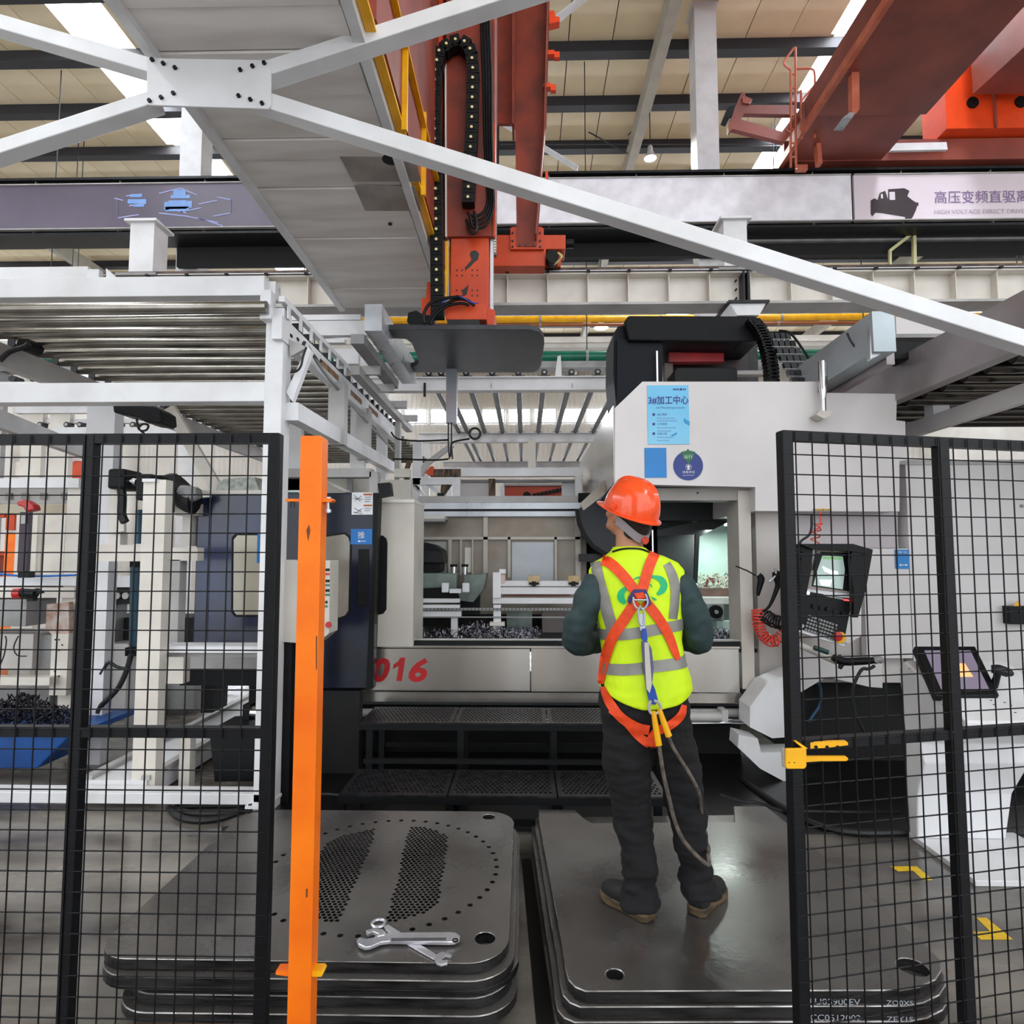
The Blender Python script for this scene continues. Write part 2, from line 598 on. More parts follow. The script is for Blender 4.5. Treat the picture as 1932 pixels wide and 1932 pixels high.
m_bwhite = mat('banner_white_film', (250, 248, 255), 0.4)
m_bpink = mat('banner_pinkish_film', (236, 226, 232), 0.4, c2=(220, 208, 216), scale=0.3)
b1 = band('banner', -330, 640, m_purple, 'purple-grey banner with a faint blue drawing, left part of the runway')
b2 = band('banner', 700, 1603, m_bwhite, 'blank white banner in the middle of the crane runway')
b3 = band('banner', 1608, 2350, m_bpink, 'pale banner with a dark pump picture and high voltage lettering')
# blue line drawing on the purple banner
m_blue = mat('print_light_blue', (120, 160, 220), 0.5)
m_lb = mat('print_pale_violet', (160, 165, 215), 0.5)
mb = MB()
def ln(a, b, wd=0.022):
    mb.beam(W(a[0], a[1], 11.925), W(b[0], b[1], 11.925), 0.004, wd, up=(0, 0, 1))
for a, b in (((222, 378), (222, 411)), ((222, 411), (262, 405)), ((436, 375), (436, 402)), ((436, 402), (402, 408)), ((410, 372), (436, 377)),
             ((216, 374), (232, 378)), ((300, 365), (340, 355)), ((340, 355), (372, 368)), ((300, 402), (352, 408)), ((352, 408), (412, 420)),
             ((312, 392), (352, 402)), ((340, 400), (380, 392)), ((375, 385), (410, 378)), ((238, 370), (268, 366)), ((244, 388), (275, 384)),
             ((370, 410), (420, 426))):
    ln(a, b)
mb.build('line_drawing', m_lb, b1, kind='stuff')
mb = MB()
for (x0, y0, x1, y1) in ((246, 366, 268, 372), (241, 376, 276, 384), (252, 386, 272, 390), (318, 378, 352, 394), (312, 390, 356, 398), (327, 358, 350, 368), (322, 368, 358, 374), (310, 381, 318, 396), (352, 379, 362, 392)):
    mb.pbox((x0, y0), (x1, y1), 11.922, 0.006)
mb.build('machine_drawing', m_blue, b1, kind='stuff')
m_pt = mat('print_mauve', (138, 112, 160), 0.5)
m_pt2 = mat('print_pale_mauve', (186, 172, 192), 0.5)
text('高压变频直驱离', 'lettering', m_pt, b3, W(1764, 384, 11.92), W(0, 361, 11.92).z - W(0, 384, 11.92).z, width=W(1938, 0, 11.92).x - W(1764, 0, 11.92).x)
text('HIGH VOLTAGE DIRECT DRIVE', 'lettering', m_pt2, b3, W(1763, 404, 11.92), 0.085, width=W(1929, 0, 11.92).x - W(1763, 0, 11.92).x)
m_pump = mat('print_dark_brown', (58, 48, 52), 0.5)
mb = MB()
mb.pprism([(1643, 378), (1650, 374), (1655, 377), (1672, 377), (1700, 378), (1722, 378), (1732, 384), (1728, 397), (1722, 410), (1714, 418), (1708, 409), (1665, 402), (1652, 401), (1646, 408), (1643, 404)], 11.922, 0.006)
mb.pprism([(1656, 377), (1660, 364), (1670, 360), (1676, 377)], 11.921, 0.006)
mb.pprism([(1676, 377), (1676, 357), (1706, 355), (1716, 360), (1712, 370), (1722, 378)], 11.921, 0.006)
mb.pbox((1728, 382), (1733, 388), 11.921, 0.006).pbox((1708, 404), (1714, 418), 11.921, 0.006)
mb.split('pump_picture', m_pump, b3)
mb = MB()
mb.pbox((1678, 362), (1689, 377), 11.918, 0.004).pbox((1662, 366), (1666, 374), 11.918, 0.004)
mb.split('pump_highlight', m_bpink, b3)
# dark ducting hanging behind / below the banner
t = thing('ventilation_duct', (0, 12.9, 0), 'long dark duct hanging in shadow below the banner strip', 'duct')
a = W(930, 428, 12.6); b = W(2300, 500, 12.6)
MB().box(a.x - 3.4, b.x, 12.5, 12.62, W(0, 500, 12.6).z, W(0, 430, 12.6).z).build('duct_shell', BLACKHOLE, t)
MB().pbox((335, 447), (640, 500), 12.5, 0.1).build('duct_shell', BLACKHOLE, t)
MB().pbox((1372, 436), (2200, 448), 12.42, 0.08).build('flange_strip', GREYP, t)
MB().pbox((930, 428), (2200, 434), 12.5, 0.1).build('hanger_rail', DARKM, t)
for px in (940, 1830, 2150):
    q = W(px, 430, 12.9)
    MB().box(q.x - 0.03, q.x + 0.03, 12.56, 12.6, q.z, RZ - 0.26).build('hanger_rod', DARKM, t)
t = thing('support_bracket', W(1700, 498, 12.36), 'yellowish angled bracket frame standing in front of the dark duct', 'bracket')
mb = MB()
mb.beam(W(1679, 498, 12.36), W(1679, 472, 12.36), 0.04, 0.06).beam(W(1678, 474, 12.36), W(1722, 440, 12.36), 0.04, 0.06).beam(W(1724, 436, 12.36), W(1725, 500, 12.36), 0.06, 0.07)
mb.beam(W(1679, 498, 12.36), W(1680, 505, 12.36), 0.04, 0.06)
mb.build('frame', mat('bracket_straw', (206, 200, 150), 0.5), t)

# ---------------------------------------------------------------- gantry runway (cream) at Y = 9.4
t = thing('gantry_runway', (0, 7.4, 0), 'long cream gantry runway beam with dark rail on top crossing the picture', 'runway beam')
YR = 7.4
z_t = W(966, 515, YR).z; z_b = W(966, 571, YR).z
MB().box(-12, 12, YR + 0.14, YR + 0.16, z_b, z_t).build('web', CREAM, t)
MB().box(-12, 12, YR, YR + 0.32, z_b - 0.03, z_b).build('bottom_flange', GREYL, t)
MB().box(-12, 12, YR, YR + 0.32, z_t - 0.02, z_t).build('top_flange', CREAM, t)
z_r = W(966, 507, YR).z
m_rail = mat('rail_brown_black', (46, 38, 38), 0.35, 0.5, c2=(90, 70, 60), scale=5)
MB().box(-12, 12, YR - 0.02, YR + 0.06, z_t, z_r).build('rail', m_rail, t)
MB().box(-12, 12, YR - 0.03, YR - 0.022, z_t + 0.004, z_t + 0.014).build('cable', GALV, t)
ws = None
for i in range(50):
    x = -11.9 + i * 0.487
    if ws is None:
        ws = MB().box(x - 0.005, x + 0.005, YR + 0.03, YR + 0.14, z_b, z_t - 0.02).build('stiffener', CREAM, t)
        cl = MB().box(x - 0.02, x + 0.02, YR - 0.05, YR - 0.02, z_t - 0.015, z_t + 0.01).build('rail_clip', BLACK, t)
        w0 = x
    else:
        inst(ws, t, (x - w0, 0, 0)); inst(cl, t, (x - w0, 0, 0))
# splice, cap bracket and post
for px, lab in ((1407, 1), (-600, 0), (2500, 0)):
    q = W(px, 540, YR)
    m = MB()
    m.box(q.x - 0.035, q.x - 0.015, YR - 0.02, YR + 0.14, z_b, z_t).box(q.x + 0.015, q.x + 0.035, YR - 0.02, YR + 0.14, z_b, z_t)
    m.split('splice_plate', DARKM, t)
    bo = MB()
    for dz in (0.06, 0.17, 0.28):
        for dx in (-0.09, 0.07):
            bo.cyl((q.x + dx, YR + 0.1, z_b + dz), (q.x + dx, YR + 0.06, z_b + dz), 0.013, 6)
    bo.split('bolt', BLACK, t)
    m = MB()
    m.box(q.x - 0.24, q.x + 0.24, YR - 0.1, YR + 0.42, z_b - 0.06, z_b - 0.03)
    m.build('cap_plate', DARKM, t)
    m = MB()
    m.prism([(q.x - 0.21, YR - 0.06, z_b - 0.06), (q.x + 0.21, YR - 0.06, z_b - 0.06), (q.x + 0.13, YR - 0.06, z_b - 0.2), (q.x - 0.13, YR - 0.06, z_b - 0.2)], (0, 0.4, 0))
    m.build('bracket', WHITE, t)
    MB().box(q.x - 0.12, q.x + 0.12, YR, YR + 0.25, 0, z_b - 0.2).build('post', DARKM if lab else WHITE, t)

# ---------------------------------------------------------------- pipes and lamps far behind
def pipe(py, Y, r, m, label, x0=-13, x1=13):
    q = W(966, py, Y)
    t = thing('pipe', (0, Y, q.z - r), label, 'pipe')
    MB().cyl((x0, Y, q.z), (x1, Y, q.z), r, 16).build('tube', m, t, smooth=True)
    cl = None
    x = x0 + 1
    while x < x1:
        if cl is None:
            cl = MB().cyl((x - 0.03, Y, q.z), (x + 0.03, Y, q.z), r * 1.12, 16).build('clamp', GREYP, t); c0 = x
        else:
            inst(cl, t, (x - c0, 0, 0))
        x += 3.1
    hr = MB()
    x = x0 + 1
    while x < x1:
        hr.cyl((x, Y, q.z), (x, Y, RZ - 0.2), 0.012, 6)
        x += 6.2
    hr.split('hanger_rod', DARKM, t)
pipe(603, 16, 0.085, YELLOW, 'long bright yellow pipe running across behind the gantry')
pipe(674, 14, 0.13, GREEN, 'thick green pipe running across below the yellow pipe', -12, 13)
pipe(614, 16.2, 0.045, mat('brown_pipe', (150, 90, 50), 0.4), 'thin brown pipe just below the yellow pipe')
t = thing('duct_beam', (0, 15.0, W(0, 656, 15.0).z), 'cream profiled beam running across just above the green pipe', 'beam')
za = W(966, 636, 15.0).z; zc = W(966, 656, 15.0).z
MB().box(-13, 13, 15.0, 15.4, zc, za).build('beam_body', CREAM, t)
MB().box(-13, 13, 14.96, 15.0, zc + 0.1, zc + 0.13).build('rib', CREAM, t)
MB().box(-12.6, -12.3, 15.05, 15.35, 0, zc).build('post', CREAM, t)
MB().box(12.3, 12.6, 15.05, 15.35, 0, zc).build('post', CREAM, t)
t = thing('walkway_beam', (0, 13.2, W(0, 712, 13.2).z), 'grey lattice beam below the green pipe at the far end', 'beam')
MB().box(-12, 12, 13.2, 13.5, W(0, 700, 13.2).z, W(0, 688, 13.2).z).build('beam_body', GREYP, t)
MB().box(-11.7, -11.4, 13.22, 13.48, 0, W(0, 700, 13.2).z).build('post', GREYP, t)
MB().box(11.4, 11.7, 13.22, 13.48, 0, W(0, 700, 13.2).z).build('post', GREYP, t)
def bay_lamp(px, py, Y, r, label):
    q = W(px, py, Y)
    t = thing('pendant_lamp', q, label, 'lamp')
    MB().lathe([(0.03, 0.34), (0.06, 0.3), (0.07, 0.18), (r * 0.6, 0.12), (r, 0.0), (r * 0.97, -0.005), (r * 0.5, 0.1), (0.02, 0.12)], 20, q).build('shade', GREYL, t, smooth=True)
    MB().lathe([(r * 0.86, 0.012), (r * 0.86, 0.0), (r * 0.5, -0.012)], 20, q).build('lens', mat('lamp_lens', (255, 255, 250), 0.4, emit=(255, 250, 240), estr=4.0), t)
    MB().cyl(q + Vector((0, 0, 0.34)), (q.x, q.y, RZ + 0.01), 0.012, 6).build('cord', DARKM, t)
    l = bpy.data.lights.new('lamp_light', 'SPOT')
    l.energy = LAMP_POWER; l.spot_size = radians(140); l.shadow_soft_size = 0.2; l.color = (1, 0.97, 0.92)
    o = bpy.data.objects.new('lamp_light', l); COL.objects.link(o); o.parent = t
    o.location = (0, 0, -0.06)
bay_lamp(1227, 299, 15.0, 0.16, 'white pendant lamp hanging under the roof beside the rafter')
bay_lamp(1134, 619, 19.04, 0.24, 'white pendant lamp beneath the yellow pipe, left of the black machine head')
# ================================================================== OVERHEAD: brace, bridge, robot, crane
# ---- white X brace near the camera
YB = 3.2
t = thing('cross_brace', W(393, 160, YB), 'white bolted cross brace with a rectangular gusset plate, nearest overhead', 'brace')
def bar(a, b, wd, dp=0.08):
    m = MB()
    A = W(a[0], a[1], YB + 0.06); B = W(b[0], b[1], YB + 0.06)
    m.beam(A, B, dp, wd, up=(0, 0, 1))
    m.build('brace_bar', WHITE, t, bevel=0.006)
bar((-560, -113), (300, 137), 0.082, 0.1)
bar((-560, 472), (300, 193), 0.078, 0.1)
bar((485, 150), (2440, -480), 0.085, 0.11)
bar((485, 192), (2440, 807), 0.088, 0.1)
MB().pprism([(277, 109), (505, 113), (511, 119), (511, 198), (505, 205), (282, 198), (276, 192)], YB, 0.014).build('gusset_plate', WHITE, t, bevel=0.003)
mb = MB()
for (x, y) in ((288, 114), (309, 121), (331, 129), (454, 133), (477, 126), (499, 120), (451, 182), (473, 189), (495, 196), (283, 191), (305, 185), (328, 177)):
    q = W(x, y, YB)
    mb.cyl(q + Vector((0, -0.012, 0)), q + Vector((0, 0.01, 0)), 0.0115, 6)
mb.split('bolt', BLACK, t)
for px in (-590, 2470):
    q = W(px, 600, YB)
    MB().box(q.x - 0.1, q.x + 0.1, YB, YB + 0.2, 0, 7.5).build('post', WHITE, t)

# ---- grey gantry bridge seen from below
BZ = 4.49
def ybz(y, z=BZ):
    return G(700, y, z).y
YE = ybz(581)
t = thing('gantry_bridge', (-1.5, 4.0, BZ), 'wide pale grey gantry bridge girder seen from underneath', 'girder')
XL, XR = -2.10, -0.86
MB().box(XL + 0.03, XR - 0.05, -1.5, YE, BZ + 0.06, BZ + 0.95).build('box_girder', BELLY, t)
seams = [YE]
for y in (545, 508, 450, 412, 355, 300, 262, 180, 95, 10):
    seams.append(ybz(y))
seams += [seams[-1] - 0.9, seams[-1] - 1.9, -1.4]
for i in range(len(seams) - 1):
    y1, y0 = seams[i], seams[i + 1]
    if y0 > y1: continue
    z = BZ + (0.012 if i % 2 else 0.0)
    MB().box(XL + 0.06, XR - 0.08, y0 + 0.007, y1 - 0.007, z, BZ + 0.06).build('bottom_sheet', BELLY, t)
# flanges along both lower edges
MB().box(XL, XL + 0.06, -1.5, YE + 0.02, BZ - 0.03, BZ + 0.12).build('edge_flange', WHITE, t)
MB().box(XR - 0.06, XR, -1.5, YE + 0.02, BZ - 0.03, BZ + 0.1).build('edge_flange', WHITE, t)
# two recessed inspection openings framed below the belly
m_rec = mat('recess_grey', (168, 160, 154), 0.6, c2=(140, 130, 124), scale=3)
for (pa, pb, pc, pd) in (((641, 296), (782, 296), (793, 343), (666, 343)), ((668, 351), (783, 352), (795, 398), (689, 398))):
    q = [G(x, y, BZ - 0.004) for x, y in (pa, pb, pc, pd)]
    MB().prism([(p.x, p.y, BZ - 0.004) for p in q], (0, 0, 0.003)).build('cover_recess', m_rec, t)
# black cable hole and stains
q = G(737, 302, BZ - 0.006)
MB().cyl(q, q + Vector((0, 0, 0.01)), 0.06, 16).build('cable_hole', BLACK, t)
q = G(736, 424, BZ - 0.006)
MB().cyl(q, q + Vector((0, 0, 0.01)), 0.018, 12).build('cable_hole', BLACK, t)
# legs of the bridge (far end carried by an end truck on the runway)
MB().box(XL + 0.2, XR - 0.2, YE, YE + 0.7, BZ + 0.6, BZ + 0.95).build('end_beam', ORANGE, t)
MB().box(XL - 0.3, XR + 0.3, YE + 0.38, YE + 0.62, z_r + 0.02, BZ + 1.4).build('end_truck', ORANGE, t)
MB().box(XL - 0.3, XR + 0.3, -1.8, -1.5, 0, BZ + 0.9).build('end_leg', WHITE, t)

# ---- orange gantry robot
t = thing('gantry_robot', (-0.6, 5.5, 3.7), 'orange red vertical axis gantry robot with black cable chains', 'robot')
YM = 5.5
# carriage plate on the side of the bridge, rails
MB().box(-0.855, -0.80, 3.2, YM + 0.9, BZ + 0.1, BZ + 4.2).build('carriage_plate', ORANGED, t)
MB().box(-0.856, -0.80, 1.0, YM + 1.2, BZ + 0.03, BZ + 0.05).build('guide_rail', YELLOW, t)
MB().box(-0.80, -0.76, 1.0, YM + 0.4, BZ + 0.52, BZ + 0.54).build('guide_rail', YELLOW, t)
for y, z0, z1 in ((3.9, -0.03, 0.75), (4.66, -0.02, 0.65)):
    MB().box(-0.80, -0.765, y, y + 0.03, BZ + z0, BZ + z1).build('yellow_bar', YELLOW, t)
MB().box(-0.80, -0.76, YM + 0.05, YM + 0.3, BZ + 0.2, BZ + 4).build('side_flange', ORANGE, t)
# big back frame plate with legs
MB().pprism([(760, -700), (1046, -700), (1037, 0), (1031, 240), (1014, 450), (1012, 465), (975, 465), (972, 240), (964, 233), (934, 233), (928, 300), (925, 440), (800, 440)], 7.15, 0.05).build('frame_plate', ORANGED, t)
MB().pprism([(970, -300), (977, -300), (972, 40), (970, 233), (966, 233), (966, 40)], 6.85, 0.3).build('stiffener', ORANGED, t)
MB().pprism([(1034, -300), (1040, -300), (1036, 0), (1029, 240), (1012, 440), (1010, 440), (1026, 240), (1032, 0)], 6.97, 0.18).build('stiffener', CRANE, t)
# mast housing
a = W(839, 300, YM); b = W(934, 300, YM)
zb_ = W(900, 446, YM).z
MB().box(a.x, b.x, YM, YM + 0.42, zb_, BZ + 4.2).build('mast_housing', ORANGED, t, bevel=0.01)
MB().pprism([(839, 120), (842, 120), (843, 446), (840, 446)], YM - 0.02, 0.02).build('edge_strip', CREAM, t)
MB().pprism([(930, 230), (934, 230), (935, 446), (931, 446)], YM - 0.02, 0.02).build('edge_strip', ORANGE, t)
a2 = W(849, 500, YM); b2 = W(922, 500, YM)
zc_ = W(900, 600, YM).z
MB().box(a2.x, b2.x, YM + 0.03, YM + 0.36, zc_, zb_ + 0.4).build('inner_mast', ORANGE, t, bevel=0.008)
MB().box(a2.x - 0.035, a2.x - 0.012, YM + 0.05, YM + 0.12, zc_, zb_).build('guide_rail', GALV, t)
MB().box(b2.x + 0.012, b2.x + 0.04, YM + 0.05, YM + 0.12, zc_, zb_).build('guide_rail', GALV, t)
MB().pprism([(840, 455), (846, 455), (846, 520), (843, 560), (840, 560)], YM - 0.01, 0.02).build('yellow_hose', YELLOW, t)
# rack teeth
mb = MB()
for i in range(15):
    mb.pbox((930, 400 + i * 5.2), (936, 402.5 + i * 5.2), YM + 0.05, 0.05)
mb.build('rack_teeth', CREAM, t, kind='stuff')
# bolt holes
mb = MB()
for (x, y) in [(862 + dx, y) for y in (510, 520, 548, 558) for dx in (0, 10, 29, 39)] + [(849, 432), (864, 432), (849, 441), (864, 441)]:
    q = W(x, y, YM + 0.03)
    mb.cyl(q - Vector((0, 0.006, 0)), q + Vector((0, 0.01, 0)), 0.007, 8)
mb.build('bolt_holes', GREASE, t, kind='stuff')
# grease smears (irregular raised blobs)
for pts in ([(889, 474), (897, 472), (904, 478), (902, 489), (895, 494), (888, 502), (880, 508), (878, 512), (877, 505), (884, 497), (890, 490), (886, 480)],
            [(872, 548), (880, 541), (884, 536), (883, 545), (880, 556), (873, 558)]):
    MB().pprism(pts, YM + 0.026, 0.006).build('grease_smear', GREASE, t)
# cable chain
def chain(path, wpx, Y, nm='cable_chain', pin=True, dp=0.11, step=20.3):
    """links laid along a pixel path at depth Y"""
    head = thing(nm, W(path[0][0], path[0][1], Y))
    head.parent = t; head.location = WL[head.name] - wloc(t)
    pts = [W(x, y, Y) for x, y in path]
    L = [0]
    for i in range(1, len(pts)):
        L.append(L[-1] + (pts[i] - pts[i - 1]).length)
    st = step * Y / F
    n = int(L[-1] / st)
    ww = wpx * Y / F
    for k in range(n):
        s_ = (k + 0.5) * st
        i = max(j for j in range(len(L)) if L[j] <= s_)
        i = min(i, len(pts) - 2)
        f_ = (s_ - L[i]) / (L[i + 1] - L[i])
        p = lerp(pts[i], pts[i + 1], f_)
        d = (pts[i + 1] - pts[i]).normalized()
        m = MB()
        m.beam(p - d * st * 0.47, p + d * st * 0.47, dp, ww, up=Vector((0, 1, 0)).cross(d))
        c0 = p - Vector((0, dp / 2, 0))
        m.mat(0).beam(c0 - d * st * 0.2 + Vector((0, -0.002, 0)), c0 + d * st * 0.2 + Vector((0, -0.002, 0)), 0.006, ww * 0.7, up=Vector((0, 1, 0)).cross(d))
        if pin:
            m.mat(1).cyl(c0 + Vector((0, -0.012, 0)), c0, 0.0125, 10)
        m.build('link', [BLACK, mat('chain_pin_cream', (236, 226, 160), 0.4)], head)
chain([(826, 601), (824, 380), (820, 200), (822, 140), (830, 105), (848, 88), (868, 82), (884, 92), (891, 110), (893, 140), (891, 240), (886, 330), (883, 400)], 24, YM - 0.08)
# black hose bundle
hs = [[(908 + k * 5, -60), (908 + k * 5, 40), (912 + k * 5, 150), (914 + k * 4.5, 250), (918 + k * 4, 340), (920 + k * 3.5, 380 + k * 4), (910 + k * 2, 402 + k * 8), (893, 408 + k * 7), (882 + k * 2, 400 + k * 4)] for k in range(4)]
for k, h in enumerate(hs):
    MB().tube([W(x, y, YM - 0.07 - 0.012 * k) for x, y in h], 0.013, 8, 4).build('hose', BLACK, t, smooth=True)
MB().tube([W(895, 400, YM - 0.05), W(900, 430, YM - 0.12), W(890, 440, YM - 0.1), W(880, 415, YM - 0.05)], 0.016, 8, 4).build('hose', BLACKR, t, smooth=True)
# base of the mast
MB().pprism([(840, 598), (838, 580), (845, 573), (912, 573), (917, 578), (918, 603), (842, 603)], YM - 0.25, 0.3).build('base_flange', ORANGE, t, bevel=0.006)
MB().pprism([(917, 578), (934, 586), (932, 612), (922, 620), (918, 603)], YM - 0.1, 0.4).build('base_clamp', ORANGE, t)
MB().pprism([(806, 532), (817, 532), (817, 600), (800, 600), (795, 590), (795, 562), (803, 562)], YM - 0.05, 0.22).build('side_bracket', ORANGE, t)
MB().pprism([(768, 606), (770, 590), (785, 586), (798, 593), (815, 596), (815, 612), (780, 613)], YM - 0.2, 0.14).build('valve_block', BLACK, t)
MB().pprism([(845, 603), (904, 603), (906, 617), (843, 617)], YM - 0.3, 0.5).build('magnet_mount', DARKM, t)
for k, pp in enumerate(([(806, 612), (812, 598), (830, 580), (858, 566), (880, 566), (895, 577)], [(812, 612), (820, 596), (842, 578), (870, 572), (885, 576)], [(802, 610), (800, 592), (812, 572), (838, 563), (868, 560)])):
    MB().tube([W(x, y, YM - 0.3 - 0.02 * k) for x, y in pp], 0.014, 8, 4).build('hose', BLACK, t, smooth=True)
MB().tube([W(x, y, YM - 0.33) for x, y in ((834, 571), (850, 562), (870, 560), (888, 570), (902, 572))], 0.005, 6, 3).build('blue_tube', mat('blue_tube', (60, 80, 190), 0.4), t)
# truck of the robot frame riding on the runway rail
YT = 7.2
MB().pprism([(930, 443), (1067, 443), (1067, 470), (1030, 470), (1028, 502), (930, 502)], YT, 0.3).build('end_truck', ORANGE, t, bevel=0.006)
MB().pprism([(1028, 470), (1062, 470), (1058, 502), (1028, 502)], YT + 0.12, 0.15).build('motor_bracket', ORANGE, t)
MB().pprism([(963, 430), (968, 428), (1022, 428), (1026, 432), (1026, 470), (963, 470)], YT - 0.04, 0.04).build('foot_plate', ORANGE, t)
q = W(1042, 487, YT)
MB().cyl(q + Vector((0, -0.06, 0)), q + Vector((0, 0.1, 0)), 0.075, 18).build('motor', BLACK, t, smooth=True)
q = W(1068, 460, YT + 0.1)
MB().cyl(q, q + Vector((0.09, 0, 0)), 0.055, 14).build('motor', BLACK, t, smooth=True)
for i in range(5):
    MB().tube([W(1050 + i, 476, YT - 0.05), W(1058 + i, 484, YT - 0.08), W(1054 - i, 494, YT - 0.06), W(1046, 500, YT - 0.03)], 0.005, 5, 3).build('wire', mat('wire_pale', (200, 190, 120), 0.5), t)
mb = MB()
for (x, y) in ((967, 440), (967, 455), (967, 466), (1019, 440), (1019, 455), (1019, 466), (980, 464), (992, 464), (1006, 464)):
    q = W(x, y, YT - 0.04)
    mb.cyl(q - Vector((0, 0.015, 0)), q, 0.012, 6)
mb.build('bolts', GREASE, t, kind='stuff')
# small brackets on the right edge of the frame
for (x, y) in ((1044, 98), (1037, 160)):
    m = MB().pbox((x - 12, y - 4), (x + 2, y + 4), 7.1, 0.08)
    m.pbox((x + 2, y - 1), (x + 12, y + 10), 7.1, 0.06)
    m.build('sensor_bracket', CRANEO, t)
MB().pprism([(1019, 347), (1034, 347), (1034, 323), (1029, 323), (1029, 342), (1019, 342)], 7.12, 0.05).build('hook_bracket', CRANEO, t)
MB().pprism([(1036, 20), (1046, 20), (1048, 30), (1056, 32), (1056, 40), (1036, 45)], 7.12, 0.1).build('sensor_bracket', CRANEO, t)

# ---- filter plate held by the magnet gripper
PZ = 3.60
poly = [(718, 622), (1000, 622), (1017, 627), (1026, 638), (1027, 650), (1021, 690), (1016, 699), (1006, 703), (770, 703), (763, 697), (780, 691), (789, 686), (790, 680), (777, 648), (766, 640), (728, 638)]
m_held = mat('held_plate_black_steel', (62, 63, 68), 0.42, 0.3, c2=(48, 50, 54), scale=3)
hp = MB().prism([G(x, y, PZ) for x, y in poly], (0, 0, 0.045)).build('steel_plate', m_held, bevel=0.004, label='dark steel plate with rounded corners hanging under the orange mast', cat='plate')

# ---- red overhead crane at upper right
t = thing('overhead_crane', (5.5, 12, 8.6), 'big red oxide overhead crane girder at the upper right corner', 'crane')
CRANEL = mat('crane_faded_salmon', (206, 116, 88), 0.5, c2=(180, 92, 68), scale=4)
CZ = W(1600, 318, 12.0).z + 0.06
CB = CZ + 0.55
Xa, Xb = 5.1, 6.9
# girder: box whose far end slopes up
MB().prism([(Xa, 12.1, CZ + 0.02), (Xa, 11.4, CZ + 0.02), (Xa, 10.6, CB - 0.5), (Xa, 2.0, CB - 0.5), (Xa, 2.0, CB + 0.1), (Xa, 12.1, CB + 0.1)], (Xb - Xa, 0, 0)).build('main_girder', CRANE, t)
MB().box(Xa - 0.07, Xb + 0.07, 2.0, 10.6, CB - 0.53, CB - 0.5).build('bottom_flange', CRANE, t)
MB().box(Xa - 0.10, Xa - 0.02, 2.0, 12.2, CB - 0.56, CB - 0.42).build('edge_angle', CRANEL, t)
# end carriage on the runway
MB().box(Xa - 0.06, 11.5, 11.85, 12.35, CZ, CZ + 0.42).build('end_carriage', CRANE, t)
MB().box(8.0, 11.5, 11.6, 12.3, CZ + 0.45, CZ + 1.9).build('second_girder_end', CRANEO, t)
for i, x in enumerate((8.5, 9.4, 10.3)):
    MB().cyl((x, 11.57, CZ + 0.95), (x, 11.6, CZ + 0.95), 0.11, 18).build('inspection_hole', BLACK, t)
for x in (8.9, 9.85):
    MB().box(x - 0.02, x + 0.02, 11.55, 11.6, CZ + 0.45, CZ + 1.9).build('web_stiffener', CRANE, t)
MB().prism([(8.3, 3.0, CB - 0.3), (8.3, 11.3, CZ + 0.9), (8.3, 11.3, CZ + 2.2), (8.3, 3.0, CB + 2.2)], (1.4, 0, 0)).build('second_girder', CRANE, t)
# light tube hanging below, hook post
q = W(1608, 100, 10)
MB().pprism([(1607, 120), (1621, 118), (1622, 205), (1614, 215), (1608, 210)], 9.6, 0.12).build('lamp_stem', CRANEL, t)
MB().pprism([(1590, 222), (1603, 212), (1613, 212), (1608, 222)], 9.55, 0.3).build('work_lamp', GALV, t)
MB().pprism([(1680, 284), (1690, 270), (1786, 268), (1788, 282)], 11.7, 0.06).build('white_strip', WHITE, t)
MB().beam(W(1502, 318, 11.7), W(1522, 318, 11.7), 0.1, 0.1).build('stop_block', CRANEL, t)
MB().beam(W(1545, 312, 11.4), W(1538, 228, 11.4), 0.08, 0.13).build('short_post', CRANEL, t)
# access platform, ladder and hooped rails left of the girder
YP = 11.1
MB().pprism([(1388, 200), (1400, 173), (1406, 176), (1408, 198), (1500, 198), (1500, 216), (1404, 214), (1398, 225), (1475, 248), (1500, 215), (1512, 225), (1480, 268), (1382, 243), (1375, 250), (1374, 238)], YP, 0.1).build('side_bracket', CRANE, t)
MB().pprism([(1367, 218), (1373, 202), (1386, 198), (1384, 212), (1376, 222)], YP - 0.05, 0.25).build('buffer', BLACK, t)
MB().pprism([(1400, 184), (1404, 180), (1420, 187), (1415, 196), (1402, 194)], YP - 0.03, 0.2).build('bracket_lug', CRANE, t)
for pts in ([(1492, 316), (1492, 200), (1492, 132)], [(1502, 316), (1501, 200), (1501, 90)],
            [(1492, 132), (1480, 122), (1482, 112), (1497, 92), (1501, 92)],
            [(1501, 130), (1530, 130), (1537, 140), (1537, 175)], [(1511, 170), (1513, 262)],
            [(1492, 250), (1482, 244)], [(1537, 175), (1537, 260)], [(1512, 190), (1537, 160)]):
    MB().tube([W(x, y, YP) for x, y in pts], 0.021, 6, 3).build('ladder_rail', CRANEL, t)
for y in range(140, 310, 26):
    MB().cyl(W(1492, y, YP), W(1502, y, YP), 0.016, 6).build('ladder_rung', CRANEL, t)
# ================================================================== MACHINING CENTRE (numbered 016)
MF = 5.2
t = thing('machining_center', (0.6, MF + 1.5, 0), 'large white machining centre numbered 016 with open front and steel sill', 'machine')
MC = t
